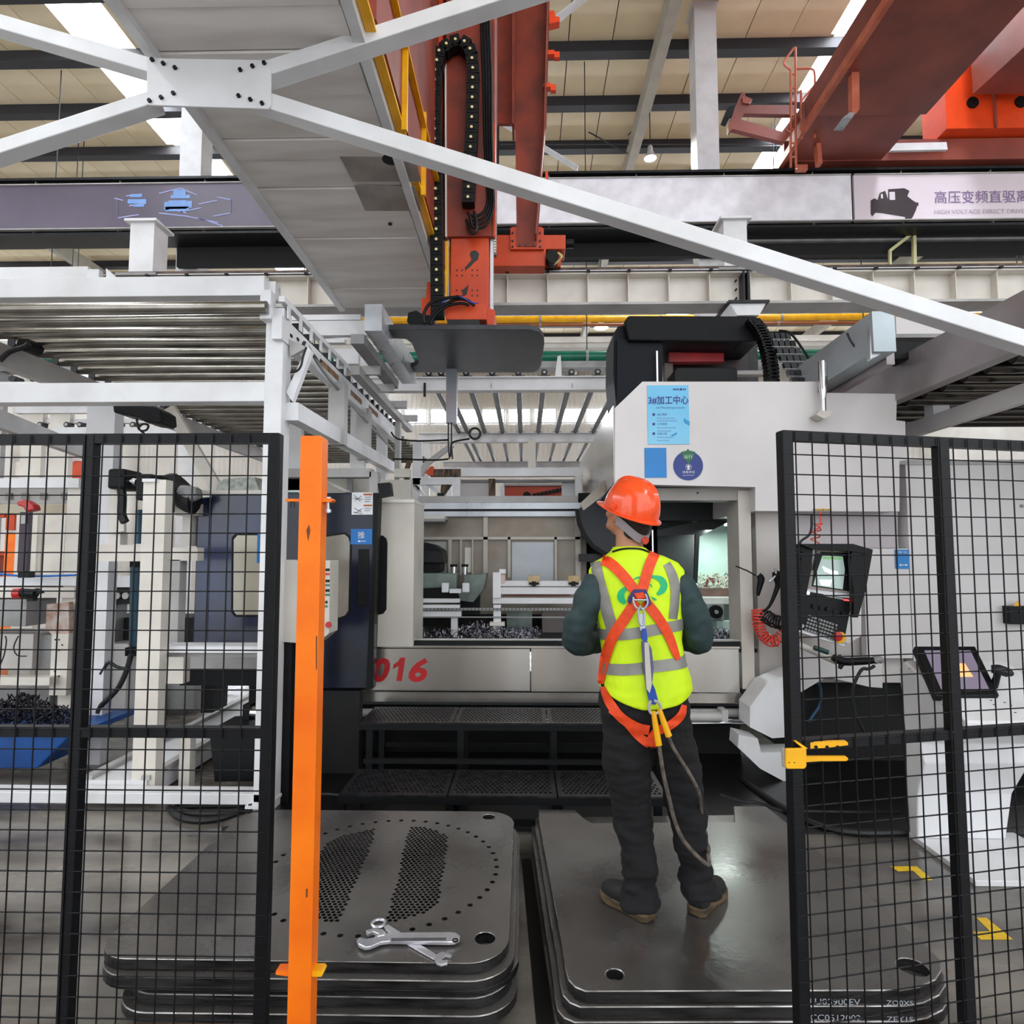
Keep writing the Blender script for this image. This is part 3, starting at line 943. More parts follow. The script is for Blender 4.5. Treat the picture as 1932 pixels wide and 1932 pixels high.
# sill
def pb(name, p0, p1, Y, d, m, parent=None, **k):
    return MB().pbox(p0, p1, Y, d).build(name, m, parent or MC, **k)
def pp(name, pts, Y, d, m, parent=None, **k):
    return MB().pprism(pts, Y, d).build(name, m, parent or MC, **k)
sp = pb('sill_panel', (598, 1223), (1000, 1304), MF, 0.04, STEEL, bevel=0.003)
pb('sill_panel', (1002, 1223), (1396, 1307), MF, 0.04, STEEL, bevel=0.003)
pb('sill_lip', (700, 1218), (1396, 1224), MF - 0.015, 0.12, STEEL)
pb('skirt', (600, 1305), (1400, 1327), MF + 0.05, 0.04, STEEL)
m_red = mat('red_vinyl_numbers', (184, 22, 28), 0.4)
def digit(ch, x0, x1, nm):
    text(ch, nm, m_red, sp, W(x0, 1287, MF - 0.004), W(0, 1242, MF).z - W(0, 1287, MF).z, width=W(x1, 0, MF).x - W(x0, 0, MF).x, shear=0.22, bold=0.035, depth=0.0)
digit('0', 702, 733, 'digit_zero')
digit('6', 771, 804, 'digit_six')
MB().pprism([(450 + x / 3.864, 850 + y / 3.864) for x, y in ((1215, 1510), (1190, 1680), (1150, 1680), (1168, 1572), (1125, 1594), (1131, 1558), (1160, 1540), (1180, 1510))], MF - 0.004, 0.003).build('digit_one', m_red, sp)
# black underbody
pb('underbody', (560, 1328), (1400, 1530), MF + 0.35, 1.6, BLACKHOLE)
# long white cylinder / rails under the sill
q0 = W(608, 1342, MF - 0.02); q1 = W(1395, 1342, MF - 0.02)
for y, r in ((1345, 0.035), (1358, 0.016), (1364, 0.016)):
    a = W(560, y, MF + 0.1); b = W(1412, y, MF + 0.1)
    MB().cyl(a, b, r, 12).build('guide_tube', CHROME if r < 0.02 else GREYL, t, smooth=True)
a = W(1300, 1352, MF - 0.01); b = W(1362, 1352, MF - 0.01)
MB().cyl(a, b, 0.04, 14).build('drive_cylinder', GREYL, t, smooth=True)
pb('end_bracket', (1362, 1340), (1374, 1362), MF - 0.05, 0.12, GREYL)
# tray with swarf
IY = MF + 1.75
pb('tray_band', (778, 1209), (1396, 1221), MF + 0.02, 0.05, BLACK)
pb('tray_lip', (778, 1205), (1396, 1210), MF + 0.06, 0.03, GREYL)
zt_ = W(0, 1221, MF).z
MB().box(W(700, 0, MF).x, W(1400, 0, MF).x, MF + 0.04, IY, zt_ - 0.03, zt_).build('tray_floor', BLACKHOLE, t)
# back wall of the work area
x0 = W(700, 0, IY).x; x1 = W(1098, 0, IY).x
zt2 = W(0, 975, IY).z
MB().box(x0 - 0.6, x1, IY, IY + 0.06, 0.7, zt2).build('rear_wall', DSTEEL, t)
for (xa, ya, xb, yb) in ((912, 975, 920, 1090), (778, 1013, 1096, 1018), (846, 1018, 852, 1085), (868, 1018, 871, 1085), (958, 1013, 963, 1090), (1046, 1013, 1051, 1100), (1085, 976, 1096, 1100), (890, 1018, 893, 1088)):
    pb('wall_rib', (xa, ya), (xb, yb), IY - 0.06, 0.06, mat('rib_steel', (180, 174, 166), 0.4, 0.4))
pb('inner_panel', (966, 1023), (1045, 1096), IY - 0.012, 0.01, mat('inner_panel_pale', (186, 190, 196), 0.35, 0.3))
pb('inner_panel', (780, 1022), (842, 1090), IY - 0.012, 0.01, mat('inner_panel_greenish', (164, 168, 160), 0.4, 0.2))
pb('spec_plate', (877, 1033), (889, 1080), IY - 0.03, 0.02, CREAM)
pb('cover_ledge', (770, 973), (838, 979), IY - 0.35, 0.35, BEIGE)
pb('cover_ledge', (770, 979), (840, 984), IY - 0.35, 0.02, GREYP)
# top rails of the work area
pb('top_rail', (772, 949), (1098, 960), IY - 0.1, 0.1, GALV)
pb('top_rail', (772, 965), (1098, 974), IY - 0.1, 0.1, GALV)
pb('rail_gap', (772, 960), (1098, 965), IY - 0.04, 0.05, DARKM)
pb('upper_plate', (790, 936), (1090, 948), IY + 0.05, 0.05, GREYL)
# left column and doors
pb('side_column', (714, 944), (779, 1221), MF - 0.03, 0.5, BEIGE, bevel=0.006)
pb('column_cap', (712, 942), (782, 948), MF - 0.04, 0.52, CREAM)
rp = pp('column_recess', [(713, 1012), (722, 1010), (729, 1016), (731, 1025), (729, 1150), (723, 1158), (713, 1160)], MF - 0.034, 0.006, BLACK)
d = pb('sliding_door', (536, 930), (704, 1300), MF - 0.2, 0.1, NAVY, bevel=0.01)
DY = MF - 0.2
pp('door_window', [(600, 1015), (650, 1008), (657, 1014), (660, 1024), (657, 1152), (651, 1161), (640, 1165), (600, 1165)], DY - 0.006, 0.008, mat('door_window_film', (150, 142, 128), 0.25, 0.0, c2=(110, 104, 98), scale=1.5, coat=0.5), d)
pp('window_frame', [(597, 1011), (652, 1004), (661, 1012), (664, 1024), (661, 1155), (654, 1166), (640, 1170), (597, 1170)], DY - 0.003, 0.004, BLACK, d)
pb('door_handle', (676, 1036), (694, 1143), DY - 0.008, 0.01, BLACK, d)
pp('door_edge', [(704, 930), (714, 930), (706, 1160), (702, 1300), (690, 1300), (697, 1160), (703, 1040)], DY - 0.006, 0.13, BLACK, d)
lb = pb('warning_label', (664, 929), (703, 971), DY - 0.008, 0.006, mat('label_white', (226, 228, 230), 0.4), d)
pb('label_stripe', (686, 931), (702, 934), DY - 0.012, 0.003, mat('label_orange', (190, 90, 50), 0.5), lb) if False else None
mb = MB()
mb.pbox((686, 931), (702, 934.5), DY - 0.011, 0.003).pbox((686, 952), (702, 955), DY - 0.011, 0.003)
mb.build('label_print', mat('label_orange', (186, 96, 60), 0.5), d, kind='stuff')
mb = MB()
for a, b in (((668, 934), (680, 946)), ((670, 944), (682, 936)), ((667, 940), (684, 942)), ((668, 958), (682, 966)), ((670, 968), (683, 960)), ((667, 966), (684, 969)), ((688, 938), (700, 938)), ((688, 942), (700, 942)), ((688, 946), (698, 946)), ((688, 959), (700, 959)), ((688, 963), (698, 963))):
    mb.beam(W(a[0], a[1], DY - 0.011), W(b[0], b[1], DY - 0.011), 0.002, 0.004)
mb.build('label_drawing', mat('label_grey_print', (96, 104, 120), 0.5), d, kind='stuff')
bs = pb('push_sign', (662, 998), (702, 1027), DY - 0.009, 0.007, mat('sign_blue', (0, 112, 192), 0.35), d)
text('推', 'push_lettering', WHITE, d, W(675, 1016, DY - 0.013), W(0, 1003, DY).z - W(0, 1016, DY).z)
mb = MB()
mb.pprism([(674, 1021), (679, 1018.5), (679, 1020.3), (690, 1020.3), (690, 1021.7), (679, 1021.7), (679, 1023.5)], DY - 0.013, 0.003)
mb.build('push_arrow', WHITE, d)

# upper housing
HF = MF - 0.1
HP = [(1160, 770), (1212, 720), (1543, 720), (1543, 741), (1692, 743), (1691, 793), (1708, 795), (1709, 868), (1697, 870), (1697, 965), (1425, 964), (1425, 919), (1160, 913)]
pp('upper_housing', HP, HF, 2.9, SHELL)
a = W(1160, 770, HF)
# steel side cheek with angled gutter
MB().prism([(a.x - 0.012, HF + 0.02, W(0, 770, HF).z), (a.x - 0.012, HF + 0.02, W(0, 913, HF).z), (a.x - 0.012, HF + 1.9, W(0, 913, HF).z - 0.12), (a.x - 0.012, HF + 3.2, W(0, 913, HF).z - 0.12), (a.x - 0.012, HF + 3.2, W(0, 770, HF).z)], (0.01, 0, 0)).build('side_cheek', STEEL, t)
pp('gutter_plate', [(1143, 904), (1147, 928), (1101, 963), (1094, 950)], HF + 0.6, 0.02, DSTEEL)
pb('lintel_strip', (1236, 921), (1425, 944), MF + 0.03, 0.2, mat('lintel_grey', (150, 144, 138), 0.45))
for x in (1238, 1316, 1398):
    q = W(x, 930, MF + 0.03)
    MB().cyl(q - Vector((0, 0.008, 0)), q, 0.007, 8).build('screw', BLACK, t)
# black inside of the machine: drum cover, walls, lit chamber
dr = [(1092, 960), (1096, 985), (1106, 1008), (1122, 1028), (1142, 1041), (1165, 1046), (1190, 1042), (1212, 1030), (1228, 1010), (1232, 985), (1232, 915), (1150, 912)]
pp('drum_cover', dr, IY - 0.5, 0.4, mat('drum_dark_blue_grey', (30, 33, 42), 0.4, 0.2))
pp('drum_rim', [(1086, 962), (1092, 960), (1096, 985), (1106, 1008), (1122, 1028), (1142, 1041), (1165, 1046), (1190, 1042), (1190, 1049), (1165, 1053), (1139, 1048), (1118, 1034), (1101, 1013), (1090, 988)], IY - 0.53, 0.1, BLACK)
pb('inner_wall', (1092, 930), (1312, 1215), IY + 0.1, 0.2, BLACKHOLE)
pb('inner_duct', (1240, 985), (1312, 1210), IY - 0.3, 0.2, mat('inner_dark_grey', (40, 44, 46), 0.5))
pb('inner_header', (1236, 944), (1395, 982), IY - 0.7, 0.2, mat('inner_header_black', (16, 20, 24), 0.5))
pp('sloped_cover', [(1240, 1000), (1392, 968), (1392, 976), (1320, 1012), (1316, 1100), (1310, 1100), (1312, 1008), (1240, 1012)], IY - 0.6, 0.04, mat('inner_dark_grey', (40, 44, 46), 0.5))
pb('chrome_rod', (1230, 1000), (1233, 1046), IY - 0.75, 0.02, CHROME)
pb('spindle_block', (1095, 1045), (1240, 1060), IY - 0.4, 0.2, DARKM)
pb('spindle_block', (1120, 1060), (1160, 1130), IY - 0.35, 0.2, BLACK)
m_mint = mat('mint_white_enamel', (196, 216, 206), 0.35, c2=(170, 196, 186), scale=3)
pp('chamber_wall', [(1322, 985), (1400, 968), (1400, 1212), (1312, 1212), (1312, 1010)], IY - 0.05, 0.03, m_mint)
m_splat = mat('chip_splatter', (206, 208, 190), 0.8, c2=(120, 50, 36), scale=14, detail=8, lo=0.42, hi=0.5)
mb = MB()
random.seed(4)
for i in range(500):
    x = random.uniform(1318, 1392); y = min(1116, 1080 + abs(random.gauss(0, 1)) * 16 + random.uniform(0, 16))
    q = W(x, y, IY - 0.07 + random.uniform(-0.01, 0.02))
    dx = Vector((random.uniform(-1, 1), random.uniform(-.3, .3), random.uniform(-1, 1))).normalized() * random.uniform(0.005, 0.02)
    mb.beam(q - dx, q + dx, 0.004, 0.006)
mb.build('chip_splatter', m_splat, t, kind='stuff')
pb('splash_band', (1316, 1110), (1394, 1128), IY - 0.1, 0.04, mat('splash_band_brown', (110, 84, 74), 0.5, c2=(80, 60, 56), scale=8))
pb('table_edge', (1310, 1128), (1396, 1140), IY - 0.35, 0.3, GREYL)
q = W(1350, 1154, IY - 0.4)
pb('motor_plate', (1333, 1139), (1366, 1170), IY - 0.38, 0.03, GREYP)
MB().cyl(q - Vector((0, 0.03, 0)), q + Vector((0, 0.06, 0)), 0.068, 24).build('motor_fan', BLACK, t, smooth=True)
MB().cyl(q - Vector((0, 0.04, 0)), q, 0.02, 14).build('motor_hub', GREYP, t, smooth=True)
pb('lamp_tube', (1368, 987), (1394, 992), IY - 0.5, 0.03, mat('work_lamp_glow', (250, 252, 255), 0.4, emit=(235, 244, 255), estr=6))
l = bpy.data.lights.new('work_light', 'AREA'); l.energy = 7; l.size = 0.25; l.color = (0.85, 1.0, 0.95)
o = bpy.data.objects.new('work_light', l); COL.objects.link(o); o.parent = t
o.location = W(1352, 1000, IY - 0.55) - wloc(t)
pb('chamber_block', (1352, 1172), (1394, 1196), IY - 0.4, 0.2, m_mint)
pb('chamber_band', (1330, 1196), (1396, 1208), IY - 0.6, 0.2, mat('band_dark_teal', (34, 44, 54), 0.4))
# right jamb and right-hand walls
pb('jamb_post', (1392, 926), (1425, 1300), MF + 0.02, 0.3, BEIGE)
pb('side_wall_panel', (1425, 962), (1706, 1288), MF + 0.14, 0.1, mat('wall_panel_warm_white', (210, 203, 198), 0.4))
pp('recess_shading', [(1500, 968), (1694, 966), (1694, 1034), (1500, 1034)], MF + 0.125, 0.02, mat('recess_shading_grey', (188, 180, 182), 0.45))  # greyer slab, the recess shading is put into its colour
pb('lower_wall_panel', (1628, 1035), (1722, 1242), MF + 0.02, 0.08, SHELL)
pb('right_wall_panel', (1708, 873), (2600, 1338), MF + 0.05, 2.0, SHELL)
pb('panel_joint', (1790, 873), (1794, 1338), MF + 0.045, 0.01, GREYP)
pb('top_trim', (1697, 868), (2600, 874), MF + 0.03, 0.06, GREYL)
q = W(1927, 955, MF + 0.05)
MB().cyl(q - Vector((0, 0.008, 0)), q, 0.014, 12).build('screw_cap', GREYP, t)
pb('jog_wall', (1425, 1288), (1500, 1304), MF + 0.05, 0.1, BEIGE)
pp('angled_cover', [(1500, 1218), (1560, 1235), (1665, 1245), (1665, 1298), (1640, 1296), (1615, 1290), (1560, 1277), (1504, 1310), (1480, 1330)], MF - 0.05, 0.1, SHELL)
pp('chute_cover', [(1447, 1290), (1500, 1268), (1500, 1388), (1483, 1391), (1457, 1393), (1415, 1372), (1415, 1334)], MF - 0.25, 0.25, WHITE)
pp('chute_cover', [(1394, 1386), (1430, 1394), (1436, 1420), (1500, 1418), (1500, 1482), (1484, 1477), (1434, 1450), (1392, 1410)], MF - 0.3, 0.2, WHITE)
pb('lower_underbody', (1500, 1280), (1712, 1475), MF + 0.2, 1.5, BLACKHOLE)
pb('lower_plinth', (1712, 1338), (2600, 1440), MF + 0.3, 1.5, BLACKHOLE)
MB().tube([W(x, y, MF + 0.15) for x, y in ((1540, 1285), (1548, 1300), (1546, 1330), (1532, 1352), (1526, 1362))], 0.014, 8, 4).build('blue_hose', mat('blue_hose', (40, 84, 120), 0.4), t, smooth=True)
mb = MB().mat(0)
for x0_, x1_, y_ in ((1536, 1552, 960), (1553, 1569, 960)):
    pb('brass_hinge', (x0_, y_), (x1_, y_ + 3), HF - 0.02, 0.02, mat('brass', (150, 116, 40), 0.3, 0.8))
# stainless stub pipe fixed to the front
q = W(1552, 740, HF - 0.05)
a = W(1552, 682, HF - 0.09); b = W(1554, 776, HF - 0.09)
MB().cyl(a, W(1553, 735, HF - 0.09), 0.033, 16).build('stub_pipe', CHROME, t, smooth=True)
MB().cyl(W(1553, 735, HF - 0.09), W(1553, 752, HF - 0.09), 0.033, 16, 0.02).build('pipe_neck', CHROME, t, smooth=True)
MB().cyl(W(1553, 752, HF - 0.09), b, 0.022, 16).build('pipe_tail', CHROME, t, smooth=True)
pp('pipe_foot', [(1540, 782), (1548, 774), (1570, 776), (1565, 786), (1555, 790)], HF - 0.13, 0.12, BEIGE)

# posters and signs on the housing
SF = HF - 0.006
m_poster = mat('poster_sky_blue', (128, 200, 232), 0.35, c2=(96, 182, 226), scale=1.2, detail=1)
po = pb('poster', (1221, 727), (1301, 838), SF, 0.005, m_poster)
m_pk = mat('print_navy', (34, 32, 130), 0.4)
m_pb = mat('print_blue_grey', (90, 120, 175), 0.4)
S2 = SF - 0.003
text('3#加工中心', 'poster_title', m_pk, t, W(1223.5, 763, S2), W(0, 747, S2).z - W(0, 763, S2).z, width=W(1296, 0, S2).x - W(1223.5, 0, S2).x, depth=0.0, bold=0.012)
text('3# Machining Center', 'poster_subtitle', m_pb, t, W(1238, 772, S2), 0.022, width=0.235, depth=0.0)
text('加工精度', 'poster_line', m_pb, t, W(1240, 784, S2), 0.019, depth=0.0)
text('工件装夹', 'poster_line', m_pb, t, W(1240, 802, S2), 0.019, depth=0.0)
text('设备介绍', 'poster_line', m_pb, t, W(1240, 820, S2), 0.019, depth=0.0)
for y in (782, 800, 818):
    q = W(1233.5, y, S2)
    MB().cyl(q, q + Vector((0, 0.003, 0)), 0.011, 16).build('poster_dot', m_pk, t)
mb = MB()
random.seed(3)
for y in (788, 793, 806, 812, 824, 830):
    x = 1240
    while x < 1240 + random.uniform(20, 38):
        w_ = random.uniform(2, 5)
        mb.pbox((x, y), (x + w_, y + 1.4), S2, 0.003)
        x += w_ + 1
mb.build('poster_small_print', mat('print_faint_blue', (120, 160, 205), 0.4), t, kind='stuff')
m_cy = mat('print_cyan', (24, 150, 205), 0.4)
MB().pprism([(1290, 789), (1301, 795), (1301, 803), (1291, 797)], S2, 0.003).build('poster_swoosh', m_cy, t)
MB().pprism([(1266, 821), (1278, 815), (1276, 820), (1268, 823)], S2, 0.003).build('poster_swoosh', m_cy, t)
q = W(1285, 734.5, S2)
MB().cyl(q, q + Vector((0, 0.003, 0)), 0.01, 16).build('poster_emblem', m_pk, t)
text('zhu', 'poster_mark', m_pk, t, W(1270, 736, S2), 0.012, width=0.05, depth=0.0) if False else None
mb = MB()
for x in (1270, 1273, 1276, 1279, 1289, 1292):
    mb.pbox((x, 733), (x + 2, 736), S2, 0.003)
mb.build('poster_mark', m_pk, t, kind='stuff')
m_bl2 = mat('sign_bright_blue', (0, 128, 205), 0.35)
pb('code_sign', (1216, 845), (1258, 901), SF, 0.005, m_bl2)
q = W(1298.5, 878.5, SF)
m_db = mat('sign_dark_blue', (10, 44, 132), 0.35)
MB().cyl(q, q + Vector((0, 0.006, 0)), W(1326.5, 878, SF).x - q.x, 48).build('status_disc', m_db, t)
MB().pprism([(1285, 853), (1292, 851), (1299, 850), (1306, 851), (1312, 853), (1309, 861), (1303, 870), (1299, 874), (1295, 870), (1288, 861)], S2, 0.003).build('status_wedge', mat('sign_green', (14, 100, 60), 0.35), t)
text('运行', 'status_lettering', mat('print_pale_green', (190, 225, 200), 0.4), t, W(1290, 865.5, S2 - 0.002), W(0, 858, S2).z - W(0, 865.5, S2).z, width=W(1306, 0, S2).x - W(1290, 0, S2).x, depth=0.0)
text('设备状态', 'status_lettering', WHITE, t, W(1287.5, 893, S2), W(0, 888, S2).z - W(0, 893, S2).z, width=W(1310, 0, S2).x - W(1287.5, 0, S2).x, depth=0.0)
text('EQUIPMENT', 'status_small_lettering', WHITE, t, W(1288, 898, S2), 0.009, width=0.095, depth=0.0)
MB().ring(W(1299, 881, S2), (0, 1, 0), 0.024, 0.0015, 24, 4).build('status_ring', WHITE, t)
MB().pprism([(1299, 876.5), (1303.5, 881), (1301, 881), (1301, 885.5), (1297, 885.5), (1297, 881), (1294.5, 881)], S2, 0.003).build('status_arrow', WHITE, t)
MB().cyl(W(1298, 849, S2), W(1298, 849, S2) + Vector((0, 0.004, 0)), 0.008, 12).build('status_pin', mat('sign_green', (14, 100, 60), 0.35), t)
pb('push_pull_sign', (1689, 1037), (1716, 1073), MF + 0.01, 0.008, m_bl2)
text('推 拉', 'sign_lettering', WHITE, t, W(1695, 1044, MF + 0.006), 0.018, width=0.07, depth=0.0)
mb = MB()
mb.pprism([(1696, 1066), (1700, 1063.5), (1700, 1065.3), (1709, 1065.3), (1709, 1063.5), (1713, 1066), (1709, 1068.5), (1709, 1066.8), (1700, 1066.8), (1700, 1068.5)], MF + 0.006, 0.003)
mb.build('sign_arrow', WHITE, t)
# black socket box with warning triangle at the right edge
pb('socket_box', (1905, 1144), (1960, 1178), MF - 0.03, 0.08, BLACK)
MB().pprism([(1912, 1144), (1920, 1133), (1928, 1144)], MF, 0.004).build('warning_triangle', YELLOW, t)

# black vertical head behind the housing
HY = MF + 0.9
pp('head_beam', [(1178, 606), (1186, 595), (1424, 596), (1434, 602), (1438, 642), (1402, 645), (1186, 642)], HY, 0.9, mat('head_black_paint', (13, 14, 18), 0.55, c2=(8, 9, 12), scale=10, spec=0.2), bevel=0.015)
pp('head_side', [(1158, 628), (1166, 616), (1180, 614), (1180, 760), (1163, 775), (1157, 700)], HY + 0.1, 0.6, mat('head_blue_black', (9, 16, 25), 0.55, spec=0.2))
pp('head_column', [(1164, 640), (1250, 640), (1250, 722), (1246, 735), (1164, 775)], HY + 0.06, 0.5, mat('head_blue_black', (9, 16, 25), 0.55, spec=0.2))
pb('head_rod', (1238, 662), (1242, 722), HY, 0.02, CHROME)
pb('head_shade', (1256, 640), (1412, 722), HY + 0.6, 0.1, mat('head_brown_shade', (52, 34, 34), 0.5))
pb('red_bed', (1262, 657), (1366, 682), HY + 0.35, 0.1, REDH)
pb('beige_edge', (1254, 685), (1270, 722), HY + 0.4, 0.1, mat('tan_grey', (110, 98, 88), 0.5))
pp('motor_cover', [(1272, 700), (1277, 693), (1388, 693), (1391, 698), (1391, 722), (1272, 722)], HY + 0.1, 0.3, BLACK, bevel=0.01)
pb('grey_arm', (1391, 699), (1440, 706), HY + 0.3, 0.1, GREYL)
# cable chains on the right of the head: upright one and a wide sloping one
hd = thing('cable_chain', W(1430, 660, HY)); hd.parent = t; hd.location = WL[hd.name] - wloc(t)
pts = [(1413, 600), (1424, 612), (1436, 635), (1443, 660), (1448, 690), (1450, 722)]
for i in range(22):
    f_ = i / 22 * (len(pts) - 1); k = int(f_); f_ -= k
    x = lerp(pts[k][0], pts[min(k + 1, 5)][0], f_); y = lerp(pts[k][1], pts[min(k + 1, 5)][1], f_)
    MB().pprism([(x, y), (x + 22, y), (x + 22, y + 2), (x, y + 2)], HY - 0.15, 0.12).pprism([(x, y), (x + 4, y), (x + 4, y + 5.5), (x, y + 5.5)], HY - 0.15, 0.12).pprism([(x + 17, y), (x + 22, y), (x + 22, y + 5.5), (x + 17, y + 5.5)], HY - 0.15, 0.12).build('link', BLACK, hd)
hd = thing('cable_chain', W(1500, 680, HY)); hd.parent = t; hd.location = WL[hd.name] - wloc(t)
for r_ in range(7):
    y = 628 + r_ * 14
    x = 1450 + r_ * 7; xe = 1492 + r_ * 9.5
    w_ = (xe - x) / 4
    for c_ in range(4):
        xx = x + c_ * w_
        m = MB()
        m.pprism([(xx + 1, y), (xx + w_ - 1, y), (xx + w_ + 1, y + 11), (xx + 4, y + 11)], HY - 0.1 - r_ * 0.06, 0.05)
        m.build('link', DARKM, hd)
    MB().beam(W(x, y + 12, HY - 0.12 - r_ * 0.06), W(xe + 2, y + 12, HY - 0.12 - r_ * 0.06), 0.012, 0.006).build('crossbar', GREYP, hd)
MB().tube([W(x, y, HY - 0.2) for x, y in ((1470, 624), (1490, 628), (1512, 655), (1540, 700), (1550, 730))], 0.012, 8, 3).build('chain_edge', BLACK, t)

# fixtures, vice, clamps and swarf inside the work area
FY = MF + 0.9
t2 = thing('work_fixture', W(900, 1200, FY), 'grey green vice block with two small black topped cylinders inside the machine', 'fixture')
m_vg = mat('vice_grey_green', (128, 142, 136), 0.4, 0.2, c2=(100, 112, 106), scale=6)
pb('vice_body', (791, 1082), (861, 1111), FY + 0.25, 0.25, m_vg, t2, bevel=0.006)
pp('vice_jaw', [(876, 1086), (912, 1083), (918, 1082), (912, 1112), (893, 1136), (868, 1133), (862, 1111), (876, 1111)], FY + 0.3, 0.3, m_vg, t2)
for x in (856, 877):
    q = W(x, 1084, FY + 0.4)
    MB().cyl(q, q + Vector((0, 0, 0.08)), 0.03, 16).build('cylinder', CHROME, t2, smooth=True)
    MB().cyl(q + Vector((0, 0, 0.08)), q + Vector((0, 0, 0.105)), 0.036, 16).build('cylinder_cap', BLACK, t2, smooth=True)
for x in (833, 872):
    pb('clamp_knob', (x, 1100), (x + 13, 1118), FY + 0.1, 0.08, WHITE, t2, bevel=0.01)
pb('clamp_bridge', (848, 1111), (870, 1119), FY + 0.12, 0.06, WHITE, t2)
pp('motor_hood', [(779, 1030), (795, 1022), (820, 1028), (835, 1038), (838, 1062), (832, 1062), (832, 1078), (785, 1095), (779, 1095)], FY + 0.5, 0.3, BLACK, t2, bevel=0.01)
pb('hood_ribs', (790, 1040), (836, 1061), FY + 0.45, 0.05, DARKM, t2)
pp('coolant_trough', [(780, 1118), (800, 1110), (840, 1108), (862, 1120), (862, 1130), (780, 1130)], FY + 0.2, 0.3, BLACK, t2)
pb('base_slab', (862, 1108), (905, 1160), FY + 0.7, 0.1, DARKM, t2)
pb('pedestal', (778, 1160), (1096, 1206), FY + 0.75, 0.1, BLACKHOLE, t2)
t3 = thing('clamping_rail', W(1000, 1205, FY), 'white clamping rails with wooden blocks standing in the open machine', 'fixture')
for (a_, b_) in (((779, 1130), (867, 1137)), ((779, 1141), (867, 1147)), ((779, 1153), (870, 1163)), ((945, 1096), (1096, 1106)), ((945, 1108), (1096, 1121)), ((930, 1128), (1096, 1139))):
    pb('white_rail', a_, b_, FY, 0.08, WHITE, t3)
pb('between_rail_strip', (950, 1122), (1076, 1125), FY + 0.03, 0.03, mat('brown_strip', (110, 60, 48), 0.6), t3)  # thin brown strip between the white rails
pb('end_head', (930, 1080), (945, 1128), FY - 0.03, 0.14, WHITE, t3)
pb('head_cap', (942, 1074), (954, 1082), FY, 0.08, WHITE, t3)
pb('head_spacer', (945, 1084), (953, 1100), FY - 0.01, 0.06, mat('spacer_pink', (206, 180, 168), 0.5), t3)
m_blk = mat('wooden_block', (196, 172, 130), 0.7, c2=(170, 146, 108), scale=12)
for x in (997, 1072):
    pb('wooden_block', (x, 1086), (x + 21, 1099), FY - 0.02, 0.1, m_blk, t3)
    pb('block_clamp', (x + 1, 1099), (x + 20, 1103), FY - 0.03, 0.08, BLACK, t3)
    pb('block_clamp', (x + 6, 1097), (x + 14, 1106), FY - 0.035, 0.05, BLACK, t3)
pb('perforated_rail', (779, 1147), (1096, 1152), FY - 0.02, 0.03, GREYP, t3)
mb = MB()
for i in range(45):
    q = W(784 + i * 7, 1149.5, FY - 0.02)
    mb.cyl(q - Vector((0, 0.003, 0)), q, 0.006, 6)
mb.build('rail_holes', BLACK, t3, kind='stuff')
pb('thin_rail', (779, 1163), (1096, 1166), FY - 0.02, 0.02, GREYP, t3)
for x, y0, w_ in ((851, 1163, 12), (931, 1141, 14)):
    pb('rail_leg', (x, y0), (x + w_, 1203), FY, 0.06, WHITE, t3)
    pb('leg_foot', (x - 10, 1203), (x + w_ + 9, 1207), FY - 0.04, 0.14, WHITE, t3)
pb('leg_collar', (924, 1174), (952, 1181), FY - 0.03, 0.1, CREAM, t3)
pb('leg_nut', (931, 1186), (945, 1205), FY - 0.02, 0.08, GREYL, t3)
pb('green_box', (956, 1152), (1004, 1194), FY + 0.3, 0.2, m_vg, t3)
pb('brown_box', (1023, 1155), (1096, 1207), FY + 0.2, 0.3, mat('brown_grey_cover', (112, 104, 100), 0.45, 0.2), t3)
m_chip = mat('swarf_steel', (230, 228, 245), 0.25, 0.7, c2=(30, 28, 34), scale=30, lo=0.47, hi=0.52)
mb = MB()
random.seed(11)
for i in range(520):
    x = random.choice([random.gauss(905, 30), random.uniform(790, 1015), random.gauss(980, 20), random.uniform(1340, 1392)])
    if x < 785 or x > 1392 or (1020 < x < 1340): continue
    hgt = 0.04 + 0.07 * math.exp(-((x - 905) / 40) ** 2)
    q = W(x, 1207, FY + random.uniform(-0.5, 0.25)); q.z = zt_ + random.uniform(0, hgt)
    r_ = random.uniform(0.01, 0.028)
    ax = Vector((random.uniform(-1, 1), random.uniform(-1, 1), random.uniform(-.4, .6))).normalized()
    s1 = ax.cross(Vector((0, 0, 1))).normalized() * r_
    pts = [q + ax * (k * r_ * 0.45) + s1 * cos(k * 1.6) + Vector((0, 0, 1)) * r_ * sin(k * 1.6) for k in range(5)]
    mb.tube([Vector((p_.x, p_.y, max(zt_, p_.z))) for p_ in pts], 0.0035, 3, 0)
mb.build('metal_swarf', m_chip, None, kind='stuff', label='curly steel swarf lying in the tray of the open machine', cat='swarf')
